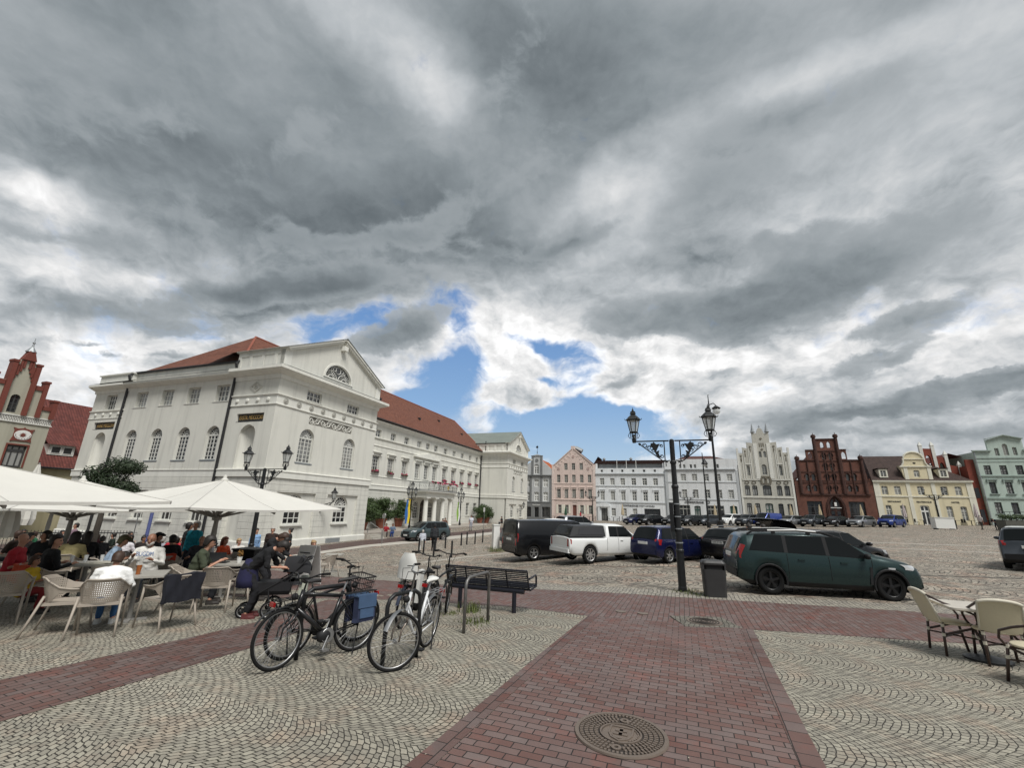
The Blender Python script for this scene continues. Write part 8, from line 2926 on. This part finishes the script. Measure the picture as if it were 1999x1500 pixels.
where = {-3.0: 'right of the pink house door', -.8: 'at the right corner of the pink house', 3.6: 'right of the hotel portal', 6.2: 'before the middle of the white hotel', 28.6: 'left of the ivory house door', 31.2: 'right of the ivory house door', 34.8: 'at the left corner of the brick house', 37.6: 'left of the brick house door', 41.0: 'right of the brick house door', 44.2: 'at the right corner of the brick house', 46.4: 'before the left windows of the yellow hotel', 49.4: 'left of the yellow hotel door', 53.2: 'right of the yellow hotel door', 55.0: 'before the right windows of the yellow hotel', 57.0: 'at the right corner of the yellow hotel'}
TBL['label'] = 'dark outdoor table and two chairs at the left corner of the pink house'
for u, wd_ in where.items():
 dup(TBL, 'dark outdoor table and two chairs ' + wd_, row_pt(u, 2.4), R_(-20))
o = thing('wrought_fence', 'low black railing before the left end of the town hall', 'railing', px_at(112, 1040, 27), R_(25))
m = MB()
for z in (.15, 1.0):
 m.tube([(-2.2, 0, z), (3.4, 0, z)], .03, 5)
for k in range(38):
 m.tube([(-2.2 + .15 * k, 0, 0), (-2.2 + .15 * k, 0, 1.15)], .014, 4)
m.build('rails', M_BLACKIRON, o)
# ------------------------------------------------------------------ people
SKIN = plain('skin', (.47, .25, .17), .55, var=.08)
SKIN2 = plain('tanned_skin', (.30, .145, .09), .55, var=.08)
M_SHOE = plain('dark_shoes', (.03, .025, .022), .6)
M_SHOEW = plain('white_shoes', (.6, .6, .58), .6)
M_EYE = plain('eyes', (.02, .015, .012), .2, var=.05)
M_LIPS = plain('lips', (.30, .10, .08), .5, var=.05)
HAIRM = {'dark': plain('dark_hair', (.016, .012, .010), .6, var=.4, scale=30), 'brown': plain('brown_hair', (.045, .022, .013), .6, var=.4, scale=30), 'grey': plain('grey_hair', (.38, .36, .33), .7, var=.3, scale=30), 'blond': plain('blond_hair', (.33, .22, .11), .6, var=.3, scale=30), 'red': plain('auburn_hair', (.16, .045, .018), .6, var=.3, scale=30)}
CLOTH = {}
def cloth(c):
 if c not in CLOTH:
  CLOTH[c] = plain('cloth_' + c.replace('#', ''), c3(c), .88, var=.22, scale=9, bmp=.006)
 return CLOTH[c]
def caps(mb, pts, n=10):
 """closed tapered limb through (point, radius) pairs with round ends"""
 P = [Vector(p) for p, _ in pts]
 R = [r for _, r in pts]
 a, b = (P[0] - P[1]).normalized(), (P[-1] - P[-2]).normalized()
 pp = [P[0] + a * R[0] * .95, P[0] + a * R[0] * .7] + P + [P[-1] + b * R[-1] * .7, P[-1] + b * R[-1] * .95]
 rr = [R[0] * .25, R[0] * .72] + R + [R[-1] * .72, R[-1] * .25]
 mb.tube(pp, rr, n)
from mathutils import noise as mnoise
def remesh(mb, vox, smooth=4, folds=0.0):
 me = mb.mesh('tmp', SKIN)
 o = bpy.data.objects.new('tmp', me)
 m = o.modifiers.new('r', 'REMESH')
 m.mode, m.voxel_size = 'VOXEL', vox
 s = o.modifiers.new('s', 'SMOOTH')
 s.iterations, s.factor = smooth, .5
 out = baked(o)
 bpy.data.objects.remove(o)
 bpy.data.meshes.remove(me)
 out.materials.clear()
 if folds:
  sd = Vector((len(out.vertices) % 97, 3, 1))
  for v in out.vertices:
   c = v.co
   v.co = c + v.normal * folds * (mnoise.noise(Vector((c.x * 7, c.y * 7, c.z * 13)) + sd) + .6 * mnoise.noise(Vector((c.x * 16, c.y * 16, c.z * 22)) + sd))
 out.polygons.foreach_set('use_smooth', [True] * len(out.polygons))
 return out
def ik(a, t, l1, l2, pole):
 d = t - a
 L = min(d.length, (l1 + l2) * .995)
 u = d.normalized()
 t = a + u * L
 x = (l1 * l1 - l2 * l2 + L * L) / (2 * L)
 h = math.sqrt(max(l1 * l1 - x * x, 0))
 p = Vector(pole) - u * Vector(pole).dot(u)
 return a + u * x + p.normalized() * h, t
def person(label, loc, rz, pose='stand', top='#222222', legs='#20222a', hair=('dark', 'short'), skin=None, sleeves=.5, s=1.0, lean=0.0, look=0.0, turn=0.0, hands=None, female=False, shoes=None, beard=False, group=None, skirt=None, feet=None, vox=.016, bare=False, sunglasses=False):
 """faces local +y"""
 o = thing('person', label, 'person', loc, R_(rz), group)
 skin = skin or SKIN
 sit = pose == 'sit'
 hipz = .50 if sit else (.93 if pose != 'bend' else .90)
 ln = R_({'sit': 8, 'stand': 1, 'walk': 4, 'bend': 62}[pose] + lean)
 up, fw = Vector((0, math.sin(ln), math.cos(ln))), Vector((0, math.cos(ln), -math.sin(ln)))
 hip = Vector((0, -.05 if sit else (-.12 if pose == 'bend' else 0), hipz))
 T = lambda x, f, u: hip + Vector((x, 0, 0)) + fw * f + up * u
 sw = .175 if female else .20
 neck, head = T(0, .0, .51), T(0, .02, .645)
 hb = R_(look)
 hu = Vector((0, math.sin(ln * .5 + hb), math.cos(ln * .5 + hb)))
 if pose == 'bend':
  hu = Vector((0, math.sin(R_(75)), math.cos(R_(75))))
 hf = Vector((0, hu.z, -hu.y))
 hx = Vector((1, 0, 0))
 tr = Matrix.Rotation(R_(turn), 3, hu)
 hf, hx = tr @ hf, tr @ hx
 head = neck + hu * .16
 H = lambda x, f, u: head + hx * x + hf * f + hu * u
 b = MB()
 t_ = MB()
 lg = MB()
 # torso
 tor = [(T(0, 0, .0), .135), (T(0, .01, .14), .122 if female else .132), (T(0, .015, .30), .135 if female else .15), (T(0, .0, .42), .12)]
 def torso(m, g):
  for x in (-.07, 0, .07):
   caps(m, [(p + Vector((x * (1.0 if i in (0, 2) else .8), 0, 0)), r * .86 + g) for i, (p, r) in enumerate(tor)], 12)
  caps(m, [(T(-sw, -.01, .45), .062 + g), (T(0, -.02, .47), .07 + g), (T(sw, -.01, .45), .062 + g)])
 torso(b, -.012)
 torso(t_, .012)
 caps(b, [(T(0, -.015, .46), .056), (neck, .052), (head - hu * .04, .05)])
 # head with jaw, nose, ears
 b.sphere(H(0, -.012, .035), 1, 14, 10, (.076, .092, .105)) if False else None
 caps(b, [(H(0, -.018, .05), .080), (H(0, -.005, .03), .082), (H(0, .012, -.035), .062)], 12)
 caps(b, [(H(0, .045, -.055), .036), (H(0, .05, -.02), .040)], 8)
 caps(b, [(H(0, .082, .018), .010), (H(0, .100, -.012), .014), (H(0, .096, -.018), .013)], 6)
 for q in (-1, 1):
  caps(b, [(H(q * .078, -.01, .012), .014), (H(q * .082, -.018, -.018), .011)], 6)
 # arms
 fing = MB()
 if hands is None:
  hands = [(-.20, .32, .24), (.20, .32, .24)] if sit else ([(-.24, .05, -.12), (.24, .05, -.12)] if pose != 'bend' else [(-.16, .62, .05), (.16, .60, .0)])
 for q, hd in zip((-1, 1), hands):
  sh = T(q * (sw + .01), -.01, .44)
  tg = hip + Vector(hd)
  el, wr = ik(sh, tg, .285, .26, (q * .5, -.6, -.6))
  caps(b, [(sh, .045), (el, .037), (wr, .026)])
  dr = (wr - el).normalized()
  caps(b, [(wr, .025), (wr + dr * .05, .034), (wr + dr * .085, .030)], 8)
  sd = dr.cross(Vector((0, 0, 1)))
  sd = (sd.normalized() if sd.length > .1 else Vector((1, 0, 0)))
  pn = sd.cross(dr)
  for k, ll in enumerate((.062, .072, .068, .052)):
   r0 = wr + dr * .075 + sd * (.024 - .016 * k)
   fing.tube([r0, r0 + dr * ll * .5 - pn * .008, r0 + dr * ll * .85 - pn * .03], [.0085, .008, .006], 6)
  r0 = wr + dr * .03 + sd * .024
  fing.tube([r0, r0 + dr * .03 + sd * .022, r0 + dr * .058 + sd * .02 - pn * .012], [.010, .009, .007], 6)
  if sleeves > 0:
   if sleeves <= .5:
    caps(t_, [(sh, .068), (sh.lerp(el, sleeves * 1.6), .058)])
   else:
    caps(t_, [(sh, .068), (el, .055), (el.lerp(wr, (sleeves - .5) * 1.9), .042)])
 # legs
 if feet is None:
  feet = [(-.11, .42, -hipz + .08), (.11, .40, -hipz + .08)] if sit else [(-.10, .22, -hipz + .08), (.10, -.22, -hipz + .10)] if pose == 'walk' else [(-.11, .02 + (.1 if pose == 'bend' else 0), -hipz + .08), (.11, .0 + (.1 if pose == 'bend' else 0), -hipz + .08)]
 sho = MB()
 for q, ft in zip((-1, 1), feet):
  h_ = hip + Vector((q * .09, 0, -.02))
  kn, an = ik(h_, hip + Vector(ft), .44, .43, (0, 1, .3))
  caps(b, [(h_, .075), (h_.lerp(kn, .5), .07), (kn, .052), (kn.lerp(an, .35), .05), (an, .036)])
  if not bare:
   caps(lg, [(h_, .10), (h_.lerp(kn, .5), .087), (kn, .068), (kn.lerp(an, .4), .062), (an + (kn - an) * .1, .052)])
  sho.ring([[an + Vector((x, y, z - .08)) for x, y in ((-.035, -.06), (.035, -.06), (.045, .08), (.03, .17), (-.03, .17), (-.045, .08))] for z in (0, .03)] + [[an + Vector((x, y, z - .08)) for x, y in ((-.035, -.06), (.035, -.06), (.038, .05), (.026, .14), (-.026, .14), (-.038, .05))] for z in (.06, .09)][:2])
 caps(lg, [(hip + Vector((-.06, 0, -.02)), .125), (hip + Vector((.06, 0, -.02)), .125)])
 me = remesh(b, vox)
 me.materials.append(skin)
 bm = bmesh.new()
 bm.from_mesh(me)
 f2 = fing.mesh('tmpf', skin)
 bm.from_mesh(f2)
 bm.to_mesh(me)
 bm.free()
 bpy.data.meshes.remove(f2)
 body_ = link('body', me, o)
 tm = remesh(t_, vox, 5, .016)
 tm.materials.append(cloth(top))
 link('top', tm, o)
 if not bare or skirt is None:
  lm = remesh(lg, vox + .004, 5, .012)
  lm.materials.append(cloth(legs))
  link('trousers', lm, o)
 if skirt:
  m = MB()
  m.ring([[hip + Vector((math.cos(a) * r, math.sin(a) * r * .85 + y, z)) for a in [2 * PI * i / 20 for i in range(20)]] for r, z, y in ((.15, .16, .05), (.19, -.02, 0), (.22, -.2, 0), (.24, -.34, .02))])
  m.build('skirt', cloth(skirt), o, shade=True)
 sho.build('shoes', shoes or M_SHOE, o)
 # face and hair
 m = MB()
 for q in (-1, 1):
  m.sphere(H(q * .031, .074, .022), .011 if not sunglasses else .024, 8, 5)
 m.build('eyes', M_EYE, body_, shade=True)
 m = MB(); m.box(H(0, .083, -.052), (.044, .012, .010), tr); m.build('mouth', M_LIPS, body_)
 col, sty = hair
 if sty != 'bald':
  m = MB()
  q = 16
  rings = []
  for i in range(8):
   ph = PI * .5 * min(i, 4) / 4
   dn = max(0, i - 4)
   rings.append([H(0, -.024, .045) + (hx * math.cos(2 * PI * j / q) * (.098 - .006 * dn) + hf * math.sin(2 * PI * j / q) * (.110 - .008 * dn)) * max(math.sin(ph), .05) + hu * (.105 * math.cos(ph) - .042 * dn) for j in range(q)])
  # lift the fringe off the face
  for i in (4, 5, 6, 7):
   for j in range(q):
    if math.sin(2 * PI * j / q) > .15:
     rings[i][j] = H(0, -.024, .045) + hu * .03 + (hx * math.cos(2 * PI * j / q) * .095 + hf * math.sin(2 * PI * j / q) * .105)
  m.ring(rings)
  if sty == 'long':
   caps(m, [(H(0, -.07, .05), .085), (H(0, -.085, -.08), .08), (H(0, -.10, -.22), .055)], 10)
  if sty == 'bun':
   caps(m, [(H(0, -.10, .08), .045), (H(0, -.13, .10), .045)], 10)
  if sty == 'cap':
   caps(m, [(H(0, .06, .085), .05), (H(0, .13, .07), .03)], 8)
  if sty == 'hood':
   caps(m, [(H(0, -.05, .06), .11), (H(0, -.05, -.08), .11)], 12)
  m.build('hair' if sty not in ('cap', 'hood') else sty, HAIRM[col] if col in HAIRM else cloth(col), body_, shade=True)
 if beard:
  m = MB(); caps(m, [(H(-.05, .035, -.05), .03), (H(0, .068, -.085), .036), (H(.05, .035, -.05), .03)], 8); m.build('beard', HAIRM['grey'], body_, shade=True)
 o.scale = (s, s, s)
 return o
def sit(px, rz, label, **k):
 q = at(*px)
 return person(label, q, rz, 'sit', **k)
# --- at the tables
P1 = sit((188, 1228), 27, 'person in a white T-shirt and jeans seated with the back to the viewer, nearest', top='#e8e8e6', legs='#2f5680', hair=('brown', 'short'), lean=16, look=14, s=.90, shoes=M_SHOEW, hands=[(-.18, .42, .25), (.2, .40, .26)], sleeves=.55)
P2 = sit((270, 1172), 195, 'bearded person in a white sweater with blue letters facing the viewer at the table', top='#dcdad4', legs='#20242c', hair=('brown', 'bald'), skin=SKIN2, sleeves=.95, beard=True, s=1.04, look=8, hands=[(-.2, .36, .30), (.16, .34, .36)])
me = text_mesh('BUGDM', .12, .004, .30)
me.materials.clear(); me.materials.append(M_FBLUE)
link('print', me, P2, (0, .185, .86), (R_(98), 0, R_(180)))
sit((194, 1160), -55, 'person in a blue-grey shirt and olive cap bent over the newspaper table', top='#8fa3b8', legs='#30343c', hair=('#4a4630', 'cap'), lean=12, look=14)
sit((118, 1148), 15, 'person in a beige shirt seen from behind at the left table', top='#a89c70', legs='#3a3a3a', hair=('dark', 'hood'), lean=4)
sit((70, 1184), -25, 'person in black with pinned-up dark hair above the orange bag', top='#111214', legs='#15161a', hair=('dark', 'bun'), sleeves=.95, female=True, turn=-50)
sit((34, 1200), -70, 'child in a yellow and red top beside the woman in black', top='#b99a1e', legs='#7a1f22', hair=('brown', 'short'), s=.74, skin=SKIN2)
sit((2, 1178), -60, 'bald person in a red shirt at the left photo edge', top='#a3222e', legs='#2a2a30', hair=('grey', 'bald'))
sit((230, 1118), 20, 'person in a white printed football shirt seen from behind', top='#c9c4c8', legs='#22242a', hair=('brown', 'short'))
sit((284, 1132), -75, 'person in a black hooded jacket and cap beside the white sweater', top='#0c0c0e', legs='#111114', hair=('#0c0c0e', 'cap'), sleeves=.95, s=1.06, lean=6)
sit((318, 1140), 60, 'person with round dark hair seen from behind, in black', top='#0d0d10', legs='#111114', hair=('dark', 'short'), sleeves=.95, female=True)
person('person in black standing with the back turned beside the teal jacket', at(348, 1128), -40, 'stand', top='#0d0d0f', legs='#101014', skin=SKIN2, hair=('dark', 'short'), s=1.0, hands=[(-.18, .2, .1), (.25, .28, .08)])
person('person in a bright teal jacket facing the tables', px_at(370, 1090, 14.2), 165, 'stand', top='#1f8fa3', legs='#2b2f3a', hair=('grey', 'short'), sleeves=.95)
person('person in a red top with sunglasses and grey hair', px_at(333, 1088, 16.5), 190, 'sit', top='#a31f2c', legs='#2b2b32', hair=('grey', 'short'), female=True, sunglasses=True, s=1.05)
sit((303, 1118), 30, 'person in a checked grey shirt with grey hair seen from behind', top='#8d8e96', legs='#30343c', hair=('grey', 'short'))
sit((366, 1182), -62, 'young person in an olive green T-shirt bent to the laptop', top='#3b4231', legs='#181a20', hair=('dark', 'short'), lean=10, look=12, hands=[(-.14, .46, .28), (.14, .42, .28)], s=1.05, bare=False)
person('bald person sitting behind the young laptop user', px_at(388, 1090, 13.6), 200, 'sit', top='#3a3c42', hair=('grey', 'bald'))
sit((424, 1132), -100, 'person in orange with long auburn hair turned to the left', top='#c8481c', legs='#33303a', hair=('red', 'long'), sleeves=.95, female=True)
person('person in black bending over the pram', at(470, 1212) + Vector((.0, .2, 0)), -75, 'bend', s=.93, top='#0e0e11', legs='#131318', hair=('dark', 'bun'), sleeves=.6, female=True, skirt='#1c1c3e', lean=-14, hands=[(-.14, .66, -.08), (.18, .62, .02)], shoes=plain('dark_red_shoes', (.10, .02, .02), .6))
person('second person in black half hidden behind the bending woman', at(480, 1180) + Vector((.0, .5, 0)), -80, 'bend', s=.93, top='#101013', legs='#15151a', hair=('brown', 'short'), sleeves=.95, lean=-30)
sit((604, 1132), 165, 'girl in a black sleeveless top with tied blond hair by the menu board', top='#101012', legs='#9fb6bd', hair=('blond', 'bun'), sleeves=.0, female=True, s=.98, turn=60)
sit((22, 1108), 10, 'person in dark clothes at the table of the far left group', top='#1b1c22', hair=('dark', 'short'), group='guests of the far left group')
sit((128, 1104), 70, 'person in dark red at the far left group', top='#3a1d20', hair=('dark', 'short'), skin=SKIN2, group='guests of the far left group')
sit((52, 1096), 160, 'person in a green top at the far left group', top='#1f5a3c', hair=('brown', 'short'), group='guests of the far left group')
person('person in a pink checked blouse standing before the black railing', px_at(137, 1068, 22), 150, 'stand', top='#9a7f8c', legs='#30303a', hair=('dark', 'short'), female=True)
# --- walkers
person('person in a light blue shirt and white trousers behind the lamp post', px_at(490, 1096, 21.5), -120, 'walk', top='#7f9fc4', legs='#d4d2cc', hair=('dark', 'short'), female=True, sleeves=.95)
person('old person with white hair in a brown jacket walking towards the viewer', px_at(524, 1090, 22), 190, 'walk', top='#2c1f1a', legs='#1c1e26', hair=('grey', 'short'), sleeves=.95, s=1.04)
person('person in black with a white scarf walking past the town hall', px_at(561, 1084, 24), 120, 'walk', top='#17181a', legs='#1a1a20', hair=('dark', 'bun'), female=True)
person('person in dark clothes and cap walking away over the cobbles', at(846, 1077), 10, 'walk', top='#26282c', legs='#0f1014', hair=('#202226', 'cap'), sleeves=.95, s=1.04)
person('child in white trousers and pale top walking beside the bollards', at(823, 1078), 20, 'walk', top='#b8bcc6', legs='#dddcd8', hair=('grey', 'short'), s=.82, sleeves=.95)
for px, lb, tp, lgs, rz in (((748, 1049), 'person in red sitting on the terrace edge under the shrubs', '#8d1b26', '#17181c', 200), ((761, 1049), 'person in blue jeans sitting on the terrace edge beside the red one', '#5b6b80', '#1d3c7a', 190)):
 q = at(*px)
 person(lb, q + Vector((.1, .35, -.1)), rz, 'sit', top=tp, legs=lgs, hair=('brown', 'long'), female=True, vox=.03)
for px, lb, tp, rz in (((862, 1038), 'person in dark red sitting before the columns, left of two', '#4a2022', 230), ((867, 1036), 'person in brown sitting before the columns, right of two', '#5a3a2c', 200)):
 person(lb, at(*px) + Vector((0, .4, .1)), rz, 'sit', top=tp, hair=('dark', 'short'), vox=.03)
person('person in a white shirt standing before the right pair of shrubs', at(919, 1037), 170, 'stand', top='#c6c8d0', legs='#8d8f98', hair=('dark', 'short'), vox=.03)
person('person in black sitting by the wall of the far town hall pavilion', at(979, 1028), 120, 'sit', top='#141416', hair=('dark', 'short'), vox=.03)
person('person in a red jacket before the pink house lamp post', row_pt(-1.8, 6), 60, 'walk', top='#a02030', vox=.03, s=1.02)
person('person in a pale shirt walking on the square before the mint house', px_at(1918, 1035, 54), -80, 'walk', top='#c2b8b4', legs='#4a4640', hair=('grey', 'short'), vox=.03)
person('person in dark blue bending down near the hedge planter', px_at(1948, 1034, 53), 100, 'bend', top='#1a1f33', legs='#3a3c44', vox=.03)
for px, lb, tp in (((1465, 1060), 'person with short black hair behind the green estate car, left of two', '#d0d0cc'), ((1493, 1062), 'person with dark hair behind the green estate car, right of two', '#50525a')):
 d = ray(*px)
 yy = 16.2
 person(lb, Vector((d.x / d.y * yy, yy, gz(d.x / d.y * yy, yy))), 40, 'stand', top=tp, hair=('dark', 'short'), s=.97, vox=.024)
rr = random.Random(11)
EX = [((156, 1122), 80, 'dark grey', '#24262c', 'dark'), ((176, 1098), 200, 'maroon', '#41161c', 'brown'), ((248, 1102), 150, 'charcoal', '#17181b', 'dark'), ((96, 1100), -80, 'black', '#0e0e10', 'dark'), ((10, 1128), 100, 'brown', '#2e211a', 'brown'), ((340, 1108), 220, 'dark blue', '#141a2c', 'grey'), ((398, 1112), 170, 'grey', '#4a4c52', 'brown'), ((456, 1118), -150, 'white striped', '#c9c6c0', 'blond'), ((210, 1094), 140, 'dark green', '#17241c', 'dark')]
for px, rz, nm, c, h in EX:
 sit(px, rz, 'person in a %s top seated in the rear rows of the cafe' % nm, top=c, legs='#17181c', hair=(h, rr.choice(('short', 'short', 'long'))), sleeves=rr.choice((.5, .95)), female=rr.random() < .5, lean=rr.uniform(-2, 10), turn=rr.uniform(-40, 40), group='guests in the rear cafe rows', vox=.02)
 dup(CHAIR, 'beige cafe chair of the guest in the %s top, rear rows' % nm, at(*px), R_(rz), 'beige cafe chairs')
r2 = random.Random(23)
for px in ((40, 1118), (72, 1106), (150, 1098), (186, 1112), (268, 1108), (300, 1100), (328, 1128), (372, 1120), (108, 1086), (30, 1086), (240, 1086), (405, 1094), (60, 1140), (150, 1140)):
 sit(px, r2.uniform(0, 360), 'guest in dark clothes among the shaded rear rows of the cafe', top=r2.choice(('#15161a', '#1c1a20', '#221a18', '#101418', '#2a2c33')), legs='#121317', hair=('dark', r2.choice(('short', 'long', 'short'))), sleeves=.95, lean=r2.uniform(-4, 10), turn=r2.uniform(-50, 50), group='dark guests of the shaded rear rows', vox=.022, s=r2.uniform(.93, 1.03), skin=r2.choice((SKIN, SKIN2)))
bpy.data.scenes.remove(BENCH_SCENE)
